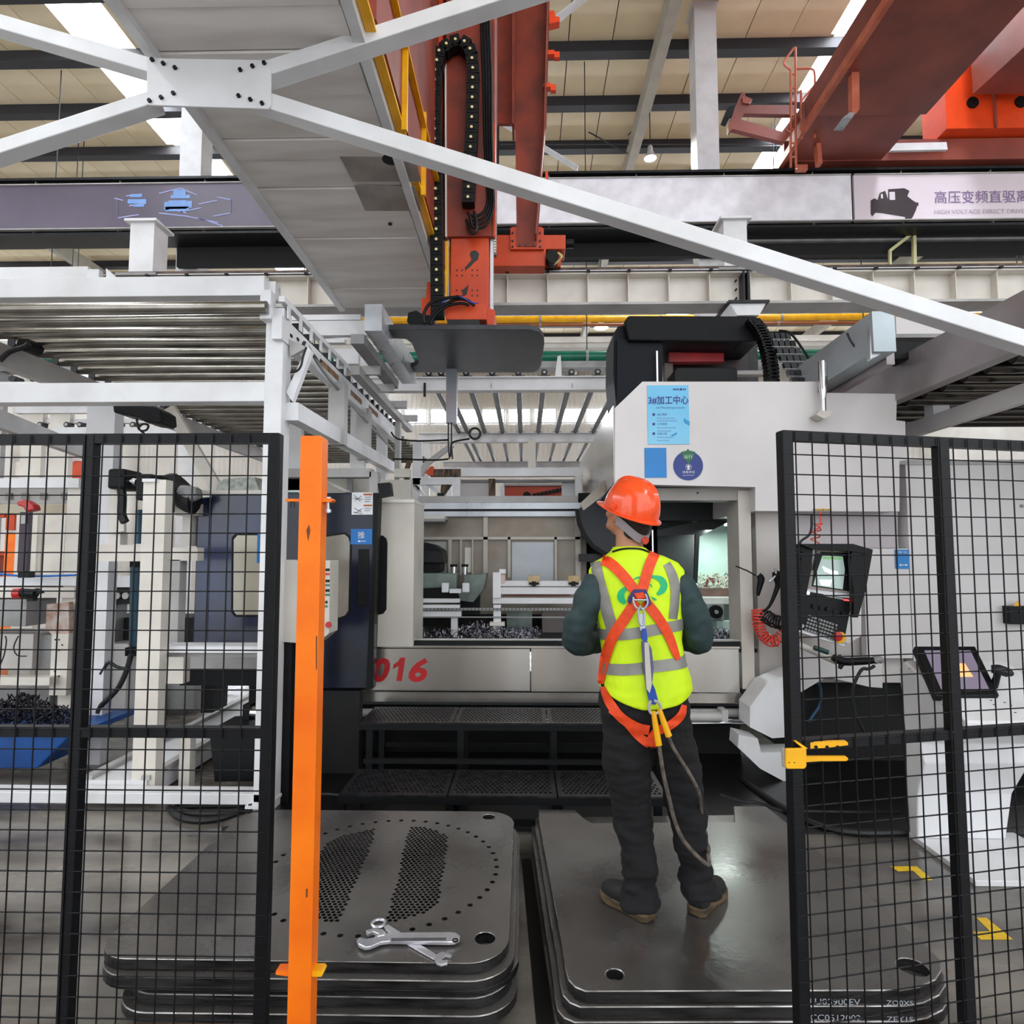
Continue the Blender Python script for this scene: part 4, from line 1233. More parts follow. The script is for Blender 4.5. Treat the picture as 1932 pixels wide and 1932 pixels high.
# ================================================================== ROLLER CONVEYORS
# ---- near left
CY = 4.29
t = thing('roller_conveyor', (-2.8, CY + 1.5, 0), 'near white roller conveyor frame at left with long steel rollers', 'conveyor')
CV = t
def cb(name, p0, p1, Y, d, m=WHITE, parent=None, **k):
    return MB().pbox(p0, p1, Y, d).build(name, m, parent or CV, **k)
def beamy(name, a, Ya, b, Yb, wd, ht, m=WHITE, parent=None, **k):
    return MB().beam(W(a[0], a[1], Ya), W(b[0], b[1], Yb), wd, ht).build(name, m, parent or CV, **k)
cb('front_beam', (-700, 531), (498, 557), CY - 0.05, 0.1, WHITE, bevel=0.004)
cb('rusty_end', (497, 531), (519, 562), CY, 0.1, RUSTWHITE)
cb('end_plate', (491, 547), (510, 601), CY - 0.12, 0.09, WHITE, bevel=0.003)
cb('corner_bracket', (164, 508), (186, 525), CY + 0.3, 0.05, WHITE)
MB().pprism([(200, 506), (219, 523), (200, 524)], CY + 0.3, 0.03).build('corner_bracket', WHITE, t)
cb('rear_beam', (-700, 511), (165, 524), CY + 0.4, 0.08, WHITE)
cb('mid_beam', (-700, 727), (504, 757), CY - 0.045, 0.12, WHITE, bevel=0.004)
px_ = W(524, 700, CY)
MB().box(W(505, 700, CY).x, W(538, 700, CY).x, CY - 0.05, CY + 0.11, 0.01, W(0, 590, CY).z).build('main_post', WHITE, t, bevel=0.005)
zr = 3.38
RX0, RX1 = -4.02, -1.75
Y0 = 4.14
ro = MB().cyl((RX0, Y0, zr), (RX1, Y0, zr), 0.042, 16).build('roller', ROLLER, t, smooth=True)
be = MB().box(RX1 + 0.01, RX1 + 0.07, Y0 + 0.196, Y0 + 0.266, zr - 0.03, zr + 0.05).build('bearing_block', DARKM, t)
be2 = MB().box(RX0 - 0.07, RX0 - 0.01, Y0 - 0.035, Y0 + 0.035, zr - 0.03, zr + 0.05).build('bearing_block', DARKM, t)
for k in range(1, 31):
    inst(ro, t, (0, k * 0.231, 0)); inst(be2, t, (0, k * 0.231, 0))
    if k < 17: inst(be, t, (0, k * 0.231, 0))
# rails in depth
MB().box(RX1 + 0.015, RX1 + 0.085, Y0 + 0.05, 8.25, zr - 0.2, zr - 0.035).build('side_rail', WHITE, t)
MB().box(RX1 + 0.085, RX1 + 0.09, Y0 - 0.02, 8.25, zr - 0.03, zr + 0.12).build('upper_strip', GREYL, t) if False else None
MB().box(RX1 + 0.06, RX1 + 0.1, Y0 + 0.05, 8.25, zr + 0.06, zr + 0.1).build('upper_strip', WHITE, t)
sq = MB().box(RX1 + 0.09, RX1 + 0.1, Y0 + 0.12, Y0 + 0.17, zr - 0.03, zr + 0.06).build('strip_post', WHITE, t)
for k in range(1, 17):
    inst(sq, t, (0, k * 0.231, 0))
MB().box(RX0 - 0.1, RX0 - 0.02, Y0 - 0.4, 11.2, zr - 0.22, zr - 0.04).build('side_rail', GREYL, t)
# rust stains & slots on the right rail
m_rust = mat('rust_brown', (120, 80, 50), 0.8, c2=(170, 140, 110), scale=12)
for y0_, y1_, zz in ((5.0, 5.5, -0.1), (5.9, 6.3, -0.12), (6.6, 7.0, -0.1)):
    MB().box(RX1 + 0.085, RX1 + 0.088, y0_, y1_, zr + zz - 0.03, zr + zz + 0.02).build('rust_patch', m_rust, t)
for k in range(6):
    MB().box(RX1 + 0.085, RX1 + 0.09, Y0 + 0.2 + k * 0.13, Y0 + 0.24 + k * 0.13, zr - 0.13 + 0.02 * (k % 2), zr - 0.11 + 0.02 * (k % 2)).build('slot', BLACK, t)
beamy('lower_rail', (549, 776), CY + 0.02, (742, 884), 8.1, 0.1, 0.125)
MB().pprism([(580, 652), (587, 662), (551, 757), (540, 740)], CY + 0.02, 0.06).build('gusset_arm', WHITE, t)
MB().pprism([(545, 640), (580, 655), (548, 672)], CY + 0.03, 0.04).build('gusset', GREYL, t)
MB().tube([W(x, y, CY - 0.03) for x, y in ((578, 655), (572, 672), (568, 690), (560, 700), (548, 703))], 0.008, 6, 3).build('cable', BLACKR, t)
for (xa, ya, xb, yb, Y) in ((620, 720, 648, 838, 5.4), (673, 770, 695, 866, 6.5)):
    cb('upright', (xa, ya), (xb, yb), Y, 0.12, GREYL)
MB().tube([W(582, 655, 4.5), W(610, 700, 4.95), W(660, 760, 5.8), W(720, 826, 7.2), W(742, 850, 7.9)], 0.014, 6, 3).build('conduit', GREYP, t)
MB().tube([W(575, 645, 4.5), W(572, 655, 4.5), W(580, 672, 4.6), W(590, 668, 4.6), W(605, 690, 4.9)], 0.012, 6, 3).build('cable', BLACKR, t)
# left inner posts and lower parts
cb('inner_post', (165, 757), (186, 1490), CY + 0.9, 0.12, WHITE)
cb('inner_post', (271, 905), (291, 1500), CY + 0.12, 0.09, CREAM)
cb('post_head', (268, 903), (294, 909), CY + 0.1, 0.11, WHITE)
cb('short_post', (312, 1056), (334, 1222), CY + 0.5, 0.1, GREYL)
cb('short_post', (340, 1376), (356, 1490), CY + 0.3, 0.08, CREAM)
cb('cross_member', (180, 1028), (276, 1059), CY + 0.5, 0.1, CREAM)
cb('cross_member', (303, 1033), (372, 1058), CY + 0.5, 0.1, CREAM)
cb('cross_member', (301, 1219), (488, 1232), CY + 0.2, 0.2, WHITE)
cb('cross_member', (301, 1232), (488, 1240), CY + 0.3, 0.1, GREYL)
cb('base_beam', (-700, 1489), (498, 1519), CY - 0.05, 0.14, WHITE, bevel=0.004)
MB().box(-3.05, -2.6, CY + 0.1, 8.0, 0.03, 0.16).build('base_beam', WHITE, t)
MB().box(-3.0 - .04, -2.98, CY + 0.1, 8.0, 0.16, 0.19).build('base_rail', GREYL, t)
MB().box(-2.64, -2.58, CY + 0.1, 8.0, 0.16, 0.19).build('base_rail', GREYL, t)
cb('lower_beam', (-700, 1368), (300, 1376), CY + 1.8, 0.1, WHITE)
cb('foot_plate', (462, 1521), (506, 1527), CY - 0.12, 0.24, WHITE)
q = W(472, 1516, CY - 0.1)
MB().cyl((q.x, q.y, 0.0), (q.x, q.y, 0.085), 0.013, 8).build('anchor_bolt', GREASE, t)
MB().pprism([(530, 1504), (538, 1500), (538, 1508), (530, 1526), (522, 1530)], CY + 0.12, 0.02).build('foot_gusset', WHITE, t)
# brackets and slanted members under the left rail
beamy('lower_left_rail', (-60, 770), CY + 0.1, (185, 862), 7.2, 0.08, 0.14, GREYL)
beamy('slanted_member', (320, 770), CY + 2.2, (420, 940), CY + 2.2, 0.06, 0.12, CREAM)
MB().tube([W(0, 680, 4.6), W(18, 664, 4.65), W(45, 655, 4.7), W(55, 648, 4.7)], 0.02, 8, 3).build('cable', BLACKR, t)
q = W(52, 652, 4.75)
MB().cyl(q - Vector((0, 0.04, 0)), q + Vector((0, 0.1, 0)), 0.055, 14).build('motor', BLACK, t, smooth=True)
# drive motor hanging under the mid beam
mt = thing('drive_motor', W(255, 762, CY + 0.5)); mt.parent = t; mt.location = WL[mt.name] - wloc(t)
MB().pprism([(212, 762), (290, 766), (303, 775), (305, 795), (298, 799), (272, 796), (262, 788), (214, 778)], CY + 0.4, 0.22).build('motor_body', BLACK, mt, bevel=0.01)
MB().tube([W(258, 790, CY + 0.45), W(262, 810, CY + 0.45), W(275, 812, CY + 0.45), W(280, 803, CY + 0.45), W(270, 800, CY + 0.45), W(262, 808, CY + 0.45), W(272, 818, CY + 0.45)], 0.008, 6, 4).build('motor_cable', BLACKR, mt)

# ---- galvanised guide beams hanging between conveyor and gripper
t = thing('guide_beam', (-1.0, 5.8, 3.4), 'grey galvanised steel guide beam slanting in depth left of the hanging plate', 'beam')
MB().box(-1.29, -1.15, 4.95, 6.5, 3.50, 3.53).build('flange', GALV, t)
MB().box(-1.29, -1.26, 4.95, 6.5, 3.53, 3.72).build('web', GALV, t)
MB().box(-1.18, -1.15, 4.95, 6.5, 3.53, 3.72).build('web', GALV, t)
MB().box(-1.29, -1.15, 4.93, 4.95, 3.50, 3.72).build('end_cap', GALV, t)
MB().box(-1.42, -1.31, 5.0, 6.4, 3.42, 3.50).build('side_channel', GREYP, t)
MB().box(-1.37, -1.31, 5.4, 5.46, 3.5, 4.05).build('hanger', GREYP, t) if False else None
MB().box(-1.53, -1.45, 5.4, 8.0, 3.28, 3.36).build('lower_channel', GREYL, t)
for y in (5.6, 6.2, 6.9, 7.6):
    MB().box(-1.52, -1.32, y, y + 0.05, 3.34, 3.42).build('tie', GREYL, t)
MB().box(-1.53, -1.47, 7.3, 7.4, 0, 3.28).build('post', GREYL, t)
t = thing('upper_crossbeams', W(620, 620, 6.5), 'white cross beams behind the conveyor end below the cream runway', 'beam')
for (a_, b_, Y) in (((530, 606), (692, 632), 6.6), ((630, 658), (676, 686), 6.3), ((540, 594), (680, 603), 6.8), ((600, 640), (650, 646), 6.6)):
    MB().pbox(a_, b_, Y, 0.08).build('cross_beam', WHITE, t)
MB().pbox((536, 597), (558, 1300), 6.9, 0.08).build('post', WHITE, t)
MB().pbox((664, 632), (680, 1300), 6.7, 0.08).build('post', WHITE, t)

# ---- centre conveyor seen from the front, rollers running in depth
t = thing('far_roller_conveyor', W(960, 900, 8.6), 'far white conveyor with rollers fanning out in depth above the open machine', 'conveyor')
CY2 = 7.9
def c2(name, p0, p1, Y, d, m=WHITE, **k):
    return MB().pbox(p0, p1, Y, d).build(name, m, t, **k)
ZA = W(0, 735, CY2).z
xl, xr = W(752, 0, CY2).x, W(1200, 0, CY2).x
def crossbeam(Y, z, lab=0):
    s_ = Y / CY2
    MB().box(xl - 0.3, xr + 0.25, Y, Y + 0.03, z - 0.12, z + 0.02).build('cross_beam', WHITE if lab < 2 else GREYL, t)
    MB().box(xl - 0.3, xr + 0.25, Y - 0.04, Y + 0.1, z - 0.145, z - 0.12).build('beam_flange', WHITE, t)
    MB().box(xl - 0.3, xr + 0.25, Y - 0.04, Y + 0.1, z + 0.02, z + 0.035).build('beam_flange', WHITE, t)
ys = [CY2]
zc2 = W(0, 722, CY2).z
# beam rows: Y such that the same height projects to y=822, then 870
Yb2 = F * (zc2 - CAM.z) / (1048 - 818)
Yb3 = F * (zc2 - CAM.z) / (1048 - 872)
for i, Y in enumerate((CY2, Yb2, Yb3)):
    crossbeam(Y, zc2, i)
rx = [(x - 991) * CY2 / F for x in (806, 830, 878, 928, 978, 1028, 1080, 1130, 1180, 1230)]
fr = None
for x in rx:
    if fr is None:
        fr = MB().cyl((x, CY2 + 0.1, zc2 + 0.055), (x, Yb3 - 0.1, zc2 + 0.055), 0.042, 14).build('roller', mat('far_roller_steel', (70, 66, 72), 0.38, 0.4), t, smooth=True)
        bk = MB().cyl((x, CY2 - 0.03, zc2 + 0.085), (x, CY2 + 0.09, zc2 + 0.085), 0.042, 14).build('bearing', DARKM, t, smooth=True)
        bh = MB().cyl((x, CY2 - 0.045, zc2 + 0.085), (x, CY2 - 0.028, zc2 + 0.085), 0.018, 10).build('bearing_cap', GREYL, t)
        bf = MB().box(x - 0.08, x + 0.08, CY2 - 0.02, CY2 + 0.09, zc2 + 0.036, zc2 + 0.05).build('bearing_foot', BLACK, t)
        f0 = x
    else:
        for o_ in (fr, bk, bh, bf):
            inst(o_, t, (x - f0, 0, 0))
    for o_ in (bk, bh, bf):
        inst(o_, t, (x - f0, Yb2 - CY2, 0))
for x in (xl - 0.15, xr + 0.15, (1003 - 991) * Yb2 / F):
    MB().box(x - 0.06, x + 0.06, Yb2 - 0.02, Yb2 + 0.1, 0.0 if abs(x) > 0.5 else W(0, 884, Yb2).z, zc2 - 0.14).build('post', WHITE, t)
for x in (xl - 0.15, xr + 0.15):
    MB().box(x - 0.06, x + 0.06, CY2, CY2 + 0.12, 0.0, zc2 - 0.14).build('post', WHITE, t)
    MB().box(x - 0.06, x + 0.06, Yb3, Yb3 + 0.12, 0.0, zc2 - 0.14).build('post', WHITE, t)
c2('splice_plate', (799, 722), (803, 748), CY2 - 0.06, 0.02, DARKM)
c2('stiffener', (926, 723), (928, 742), CY2 - 0.02, 0.02, GREYL)
c2('stiffener', (1079, 723), (1081, 742), CY2 - 0.02, 0.02, GREYL)
MB().pprism([(1047, 712), (1052, 672), (1058, 670), (1060, 712)], CY2, 0.05).build('upright_fin', WHITE, t)
# stub post carrying the hanging steel plate guide
t = thing('hanging_post', W(852, 795, 6.3), 'galvanised square post hanging below the dark steel plate', 'post')
MB().pbox((842, 690), (861, 797), 6.3, 0.1).build('shaft', mat('post_pinkish_steel', (158, 148, 152), 0.35, 0.5, c2=(150, 165, 170), scale=2), t)
for k, (x0_, x1_) in enumerate(((846, 848), (852, 854))):
    MB().tube([W(x0_, 797, 6.33), W(x0_, 840, 6.33), W(x1_, 866, 6.33)], 0.008, 6, 2).build('rod', DARKM, t)
for pts in ([(846, 866), (820, 868), (742, 866)], [(850, 862), (852, 838), (862, 832), (886, 828)], [(846, 830), (790, 832), (750, 828), (738, 815)]):
    MB().tube([W(x, y, 6.33) for x, y in pts], 0.01, 6, 3).build('air_pipe', BLACKR, t)
MB().ring(W(896, 818, 6.33), (0, 1, 0), 0.055, 0.012, 24, 8).build('cable_loop', BLACKR, t)

# ---- lower service frame just above the work area
t = thing('service_gantry', W(940, 900, 7.3), 'white service gantry with orange head and stained black bellows above the work area', 'gantry')
SY = 7.15
def sg(name, p0, p1, m=WHITE, Y=SY, d=0.1, **k):
    return MB().pbox(p0, p1, Y, d).build(name, m, t, **k)
sg('main_bar', (868, 884), (1100, 898))
m_char = mat('charred_bellows', (40, 34, 32), 0.8, c2=(120, 96, 76), scale=9, stretch=(6, 1, 1))
sg('bellows', (812, 885), (869, 898), m_char, SY - 0.02)
MB().pprism([(802, 892), (812, 880), (818, 880), (818, 897), (809, 897)], SY - 0.03, 0.1).build('orange_head', ORANGE, t)
sg('left_post', (779, 832), (794, 905)); sg('left_post_foot', (772, 902), (868, 914))
sg('right_leg', (853, 914), (868, 948)); sg('rear_bar', (868, 905), (1098, 909), GREYP, SY + 0.2)
sg('stained_post', (922, 903), (934, 936), m_char, SY + 0.1)
sg('stained_post', (996, 830), (1011, 886), mat('stained_column', (206, 200, 190), 0.5, c2=(120, 90, 60), scale=4, lo=0.25, hi=0.4), SY + 0.15)
MB().pprism([(776, 915), (786, 915), (817, 948), (808, 948)], SY, 0.05).build('diagonal', WHITE, t)
MB().pprism([(803, 915), (815, 915), (838, 934), (832, 938)], SY + 0.05, 0.05).build('diagonal', GALV, t)
MB().pprism([(833, 914), (852, 914), (840, 932), (830, 932)], SY + 0.05, 0.05).build('funnel', m_char, t)
sg('funnel_stem', (825, 930), (838, 948), BLACK)
MB().pprism([(785, 898), (800, 872), (850, 835), (856, 842), (810, 876), (797, 898)], SY + 0.02, 0.06).build('brace', GREYL, t)
sg('panel', (870, 910), (922, 936), SHELL, SY + 0.4, 0.03); sg('panel', (700, 905), (775, 946), CREAM, SY - 0.2, 0.1)
sg('end_roller', (744, 884), (772, 900), CREAM, SY - 0.1)
MB().tube([W(773, 868, SY), W(768, 885, SY), W(766, 900, SY), W(772, 912, SY)], 0.03, 8, 3).build('sooty_pipe', m_char, t)
sg('support_leg', (1085, 898), (1098, 950)); sg('support_leg', (779, 905), (792, 950))
sg('far_panel', (1060, 905), (1100, 948), WHITE, SY + 0.3, 0.05)
# black chain bracket beside it
MB().pprism([(712, 912), (735, 910), (738, 934), (716, 938)], MF - 0.25, 0.1).build('chain_bracket', BLACK, t)
# orange feeder far behind
t = thing('orange_feeder', W(1010, 925, 9), 'bright orange feeder beam with a dark perforated belt behind the work area', 'feeder')
FYY = 8.9
MB().pprism([(952, 917), (1080, 917), (1064, 936), (948, 936)], FYY, 0.2).build('body', ORANGE, t)
MB().pbox((950, 912), (1092, 916), FYY - 0.05, 0.2).build('top_bar', GREYL, t)
MB().pbox((944, 916), (952, 938), FYY - 0.05, 0.2).build('end_block', WHITE, t)
MB().pprism([(986, 936), (988, 930), (994, 927), (1000, 930), (1003, 936)], FYY - 0.05, 0.05).build('half_disc', BLACK, t)
mb = thing('drag_chain', W(1040, 930, FYY)); mb.parent = t; mb.location = WL[mb.name] - wloc(t)
for i in range(10):
    f_ = i / 10
    a_ = W(lerp(1005, 1078, f_), lerp(935, 920, f_), FYY - 0.04)
    b_ = W(lerp(1005, 1078, (i + 0.85) / 10), lerp(935, 920, (i + 0.85) / 10), FYY - 0.04)
    MB().beam(a_, b_, 0.02, 0.05).build('link', BLACK, mb)
MB().pbox((940, 938), (1080, 1100), FYY, 0.3).build('base_cabinet', GREYL, t)

# ---- right conveyor
t = thing('right_roller_conveyor', (4.4, 6, 0), 'galvanised roller conveyor seen from below at right with dark rollers', 'conveyor')
# girders running in depth, given by two picture points and depths found from their side offset
def depthbeam(name, p, q, X, wd, ht, m):
    a_ = XP(p[0], p[1], X); b_ = XP(q[0], q[1], X)
    return MB().beam(a_, b_, wd, ht).build(name, m, t)
m_gv = mat('galvanised_mauve', (176, 168, 170), 0.34, 0.45, c2=(146, 136, 136), scale=1.6, detail=6, rvar=0.08)
depthbeam('upper_girder', (1520, 724), (1668, 625), 2.6, 0.16, 0.30, mat('girder_pale_zinc', (184, 196, 202), 0.35, 0.3, c2=(160, 168, 172), scale=1.2))
MB().pprism([(1642, 598), (1668, 588), (1668, 660), (1660, 672), (1642, 680)], XP(1655, 630, 2.6).y - 0.06, 0.05).build('girder_end_bracket', GALV, t, bevel=0.01)
MB().pprism([(1668, 584), (1683, 582), (1685, 655), (1680, 662), (1668, 660)], XP(1655, 630, 2.6).y - 0.08, 0.06).build('girder_end_bracket', WHITE, t, bevel=0.01)
depthbeam('side_channel', (1555, 748), (1680, 675), 2.72, 0.06, 0.1, m_gv)
depthbeam('main_girder', (1600, 764), (2150, 505), 3.05, 0.1, 0.34, m_gv)
depthbeam('main_girder_flange', (1640, 772), (2150, 560), 3.12, 0.18, 0.03, GALV)
depthbeam('white_rail', (1640, 838), (2250, 640), 3.45, 0.06, 0.13, SHELL)
MB().pbox((1690, 598), (1830, 631), 5.0, 0.1).build('cross_beam', SHELL, t)
MB().pbox((1686, 630), (1830, 636), 4.98, 0.12).build('cross_beam_flange', GREYP, t)
MB().pprism([(1688, 646), (1700, 641), (1770, 645), (1768, 655), (1735, 676), (1680, 680)], 4.9, 0.2).build('drive_motor', BLACK, t, bevel=0.01)
MB().pbox((1758, 714), (1793, 790), 5.3, 0.12).build('hanger_post', WHITE, t)
r0 = None
for k in range(14):
    Y = 3.2 + k * 0.231
    if r0 is None:
        r0 = MB().cyl((3.2, Y, 3.0), (6.2, Y, 3.0), 0.045, 14).build('roller', mat('roller_dark_steel', (96, 90, 84), 0.25, 0.8), t, smooth=True); k0 = Y
    else:
        inst(r0, t, (0, Y - k0, 0))
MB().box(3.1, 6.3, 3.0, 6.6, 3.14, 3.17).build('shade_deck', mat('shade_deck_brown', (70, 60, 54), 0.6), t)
MB().box(6.2, 6.3, 3.0, 6.6, 0, 3.14).build('side_frame', WHITE, t)
MB().box(3.14, 3.24, 6.5, 6.6, 2.6, 3.14).build('end_frame', WHITE, t)
MB().pbox((1725, 636), (1932, 640), 5.2, 0.1).build('strut', WHITE, t)
for pts in ([(1625, 650), (1624, 618), (1632, 598), (1645, 594)], [(1598, 628), (1606, 645), (1620, 660), (1642, 665)]):
    MB().tube([W(x, y, XP(1600, 660, 2.6).y - 0.25) for x, y in pts], 0.008, 6, 3).build('cable', BLACKR, t)
# ================================================================== FOREGROUND
# ---- step platform in front of the machine
t = thing('step_platform', (-0.2, 4.4, 0), 'black two step platform with perforated treads in front of the machine', 'steps')
m_tread = mat('tread_black_steel', (52, 52, 55), 0.34, 0.5, c2=(24, 24, 26), scale=14)
def tread(name, x0, x1, y0, y1, z, parts=3):
    w = (x1 - x0) / parts
    for p in range(parts):
        a = x0 + p * w + 0.004; b = x0 + (p + 1) * w - 0.004
        m = MB()
        m.box(a, b, y0, y0 + 0.035, z - 0.012, z).box(a, b, y1 - 0.03, y1, z - 0.012, z)
        m.box(a, a + 0.03, y0 + 0.035, y1 - 0.03, z - 0.012, z).box(b - 0.03, b, y0 + 0.035, y1 - 0.03, z - 0.012, z)
        n = 11
        sy = (y1 - 0.03 - y0 - 0.035) / n
        for i in range(n):
            yy = y0 + 0.035 + i * sy
            m.box(a + 0.03, b - 0.03, yy, yy + sy * 0.34, z - 0.01, z - 0.001)
            k = int((b - a - 0.06) / 0.03)
            for j in range(k + 1):
                xx = a + 0.03 + j * 0.03 + (0.015 if i % 2 else 0)
                if xx < b - 0.035:
                    m.box(xx, xx + 0.013, yy + sy * 0.34, yy + sy, z - 0.01, z - 0.001)
        m.build(name, m_tread, t)
    MB().box(x0, x1, y0, y0 + 0.02, z - 0.055, z - 0.013).build('front_edge', BLACK, t)
    MB().box(x0, x1, y1 - 0.02, y1, z - 0.05, z - 0.013).build('rear_edge', BLACK, t)
    MB().box(x0, x0 + 0.03, y0 + 0.02, y1 - 0.02, z - 0.05, z - 0.013).build('side_edge', BLACK, t)
    MB().box(x1 - 0.03, x1, y0 + 0.02, y1 - 0.02, z - 0.05, z - 0.013).build('side_edge', BLACK, t)
SX0, SX1 = -1.14, 0.86
tread('tread', SX0, SX1, 3.92, 4.38, 0.25)
tread('tread', SX0 - 0.1 + 0.04, SX1 - 0.02, 4.62, 5.08, 0.50)
for x in (SX0 + 0.01, -0.47, 0.2, SX1 - 0.06):
    MB().box(x - 0.02, x + 0.025, 4.63, 4.67, 0.0, 0.46).build('leg', BLACK, t)
    MB().box(x - 0.02, x + 0.025, 5.03, 5.07, 0.0, 0.46).build('leg', BLACK, t)
    MB().box(x - 0.02, x + 0.025, 3.94, 3.98, 0.0, 0.2).build('leg', BLACK, t)
    MB().box(x - 0.02, x + 0.025, 4.32, 4.36, 0.0, 0.2).build('leg', BLACK, t)
for y, z in ((4.4, 0.28), (5.05, 0.2), (3.95, 0.06)):
    MB().box(SX0 + 0.03, SX1 - 0.06, y, y + 0.03, z, z + 0.03).build('brace_bar', BLACK, t)

# ---- plate stacks
def rrect(x0, x1, y0, y1, r, n=8, cut=None):
    pts = []
    for cx, cy, a0 in ((x1 - r, y0 + r, -90), (x1 - r, y1 - r, 0), (x0 + r, y1 - r, 90), (x0 + r, y0 + r, 180)):
        for k in range(n + 1):
            a = radians(a0 + 90 * k / n)
            pts.append((cx + r * cos(a), cy + r * sin(a)))
    return pts
def plate(name, outline, holes, z0, z1, m, label, group=None, rot=0.0, c=(0, 0)):
    """plate with real through holes"""
    def R(p):
        x, y = p[0] - c[0], p[1] - c[1]
        return (c[0] + x * cos(rot) - y * sin(rot), c[1] + x * sin(rot) + y * cos(rot))
    loops = [[R(p) for p in outline]] + [[R(p) for p in h] for h in holes]
    tri = tessellate_polygon([[Vector((x, y, 0)) for x, y in lp] for lp in loops])
    flat = [p for lp in loops for p in lp]
    N = len(flat)
    mb = MB()
    vs = [(x, y, z1) for x, y in flat] + [(x, y, z0) for x, y in flat]
    fs = [tuple(f) for f in tri] + [tuple(N + i for i in reversed(f)) for f in tri]
    mb.add(vs, fs)
    nf = len(fs)
    b = 0
    side = []
    for lp in loops:
        n = len(lp)
        for i in range(n):
            j = (i + 1) % n
            side.append((b + i, b + j, N + b + j, N + b + i))
        b += n
    mb.f += side
    mb.mi += [1] * len(side)
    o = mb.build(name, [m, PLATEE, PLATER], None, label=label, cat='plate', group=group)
    me = o.data
    big = set(); b = 0
    for lp in loops:
        if len(lp) > 14:
            for i in range(len(lp)):
                for base_ in (0, N):
                    big.add(frozenset((base_ + b + i, base_ + b + (i + 1) % len(lp))))
        b += len(lp)
    at = me.attributes.new('bevel_weight_edge', 'FLOAT', 'EDGE')
    for e in me.edges:
        if frozenset(e.vertices) in big:
            at.data[e.index].value = 1.0
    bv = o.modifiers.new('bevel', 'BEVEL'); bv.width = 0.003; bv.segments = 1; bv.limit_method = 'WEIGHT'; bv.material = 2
    return o
def circ(x, y, r, n=14):
    return [(x + r * cos(2 * pi * k / n), y + r * sin(2 * pi * k / n)) for k in range(n)]
# left stack
ZL = 0.25
def gl(x, y, z=ZL):
    p = G(x, y, z); return (p.x, p.y)
rc = G(709, 1657, ZL)
holes = []
RC = (-0.404 * 1.45 / 1.0, 0)
# ring centre and radius measured on the picture
pl = [G(x, y, ZL) for x, y in ((937, 1629), (772, 1549), (597, 1759), (769, 1755), (668, 1766), (603, 1577), (700, 1551))]
A = []
import itertools
def fitc(P_):
    # least squares circle
    sx = sum(p.x for p in P_); sy = sum(p.y for p in P_); n = len(P_)
    M = Matrix(((sum(p.x * p.x for p in P_), sum(p.x * p.y for p in P_), sx), (sum(p.x * p.y for p in P_), sum(p.y * p.y for p in P_), sy), (sx, sy, n)))
    v = Vector((sum(p.x * (p.x ** 2 + p.y ** 2) for p in P_), sum(p.y * (p.x ** 2 + p.y ** 2) for p in P_), sum(p.x ** 2 + p.y ** 2 for p in P_)))
    s_ = M.inverted() @ v
    cx, cy = s_[0] / 2, s_[1] / 2
    return cx, cy, sqrt(s_[2] + cx * cx + cy * cy)
cx, cy, cr = fitc(pl)
for k in range(48):
    a = 2 * pi * (k + 0.3) / 48
    holes.append(circ(cx + cr * cos(a), cy + cr * sin(a), 0.0125, 8))
def inpoly(x, y, P_):
    r = False
    for i in range(len(P_)):
        x1, y1 = P_[i]; x2, y2 = P_[i - 1]
        if (y1 > y) != (y2 > y) and x < (x2 - x1) * (y - y1) / (y2 - y1) + x1:
            r = not r
    return r
band_r = [gl(*p) for p in ((773, 1561), (805, 1561), (846, 1577), (843, 1602), (826, 1705), (810, 1718), (740, 1742), (726, 1740), (752, 1660), (762, 1600))]
band_l = [gl(*p) for p in ((705, 1563), (706, 1580), (664, 1680), (640, 1738), (620, 1742), (575, 1722), (570, 1700), (588, 1640), (612, 1595), (634, 1580))]
hp_ = 0.0225
for band_ in (band_r, band_l):
    xa = min(p[0] for p in band_); xb = max(p[0] for p in band_); ya = min(p[1] for p in band_); yb = max(p[1] for p in band_)
    j = 0
    y = ya
    while y < yb:
        x = xa + (hp_ / 2 if j % 2 else 0)
        while x < xb:
            if inpoly(x, y, band_):
                holes.append(circ(x, y, 0.0101, 6))
            x += hp_
        y += hp_ * 0.866
        j += 1
LX0, LX1, LY0, LY1 = gl(150, 1817)[0], gl(963, 1700)[0], gl(700, 1815)[1], gl(700, 1529)[1]
b1_ = gl(915, 1770); b2_ = gl(922, 1541)
holes.append(circ(b1_[0], b1_[1], 0.039, 20)); holes.append(circ(b2_[0], b2_[1], 0.035, 20))
gA = 'filter plates of the left stack'
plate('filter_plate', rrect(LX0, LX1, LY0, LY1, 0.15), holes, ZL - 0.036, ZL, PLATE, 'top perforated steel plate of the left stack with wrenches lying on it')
tk = 0.036
lay = [(0.012, -0.03, 0.02, 0.0, 'second plate of the left stack, just below the perforated one'),
       (-0.02, 0.02, 0.035, 0.0, 'third plate of the left stack, sticking out to the right'),
       (0.09, 0.01, 0.015, 0.0, 'fourth plate of the left stack, counted from the top'),
       (0.08, -0.02, 0.03, 0.0, 'lowest plate of the left stack, resting on the wooden bearers')]
z = ZL - tk
for k, (dx, dy, ex, r_, lab) in enumerate(lay):
    z -= 0.006
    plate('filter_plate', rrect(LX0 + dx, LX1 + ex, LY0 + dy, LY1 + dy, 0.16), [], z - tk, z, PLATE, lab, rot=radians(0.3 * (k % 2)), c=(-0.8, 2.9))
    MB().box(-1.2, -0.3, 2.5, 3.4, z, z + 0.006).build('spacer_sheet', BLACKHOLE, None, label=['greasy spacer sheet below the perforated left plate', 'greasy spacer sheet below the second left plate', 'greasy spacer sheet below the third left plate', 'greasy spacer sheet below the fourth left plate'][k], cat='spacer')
    z -= tk
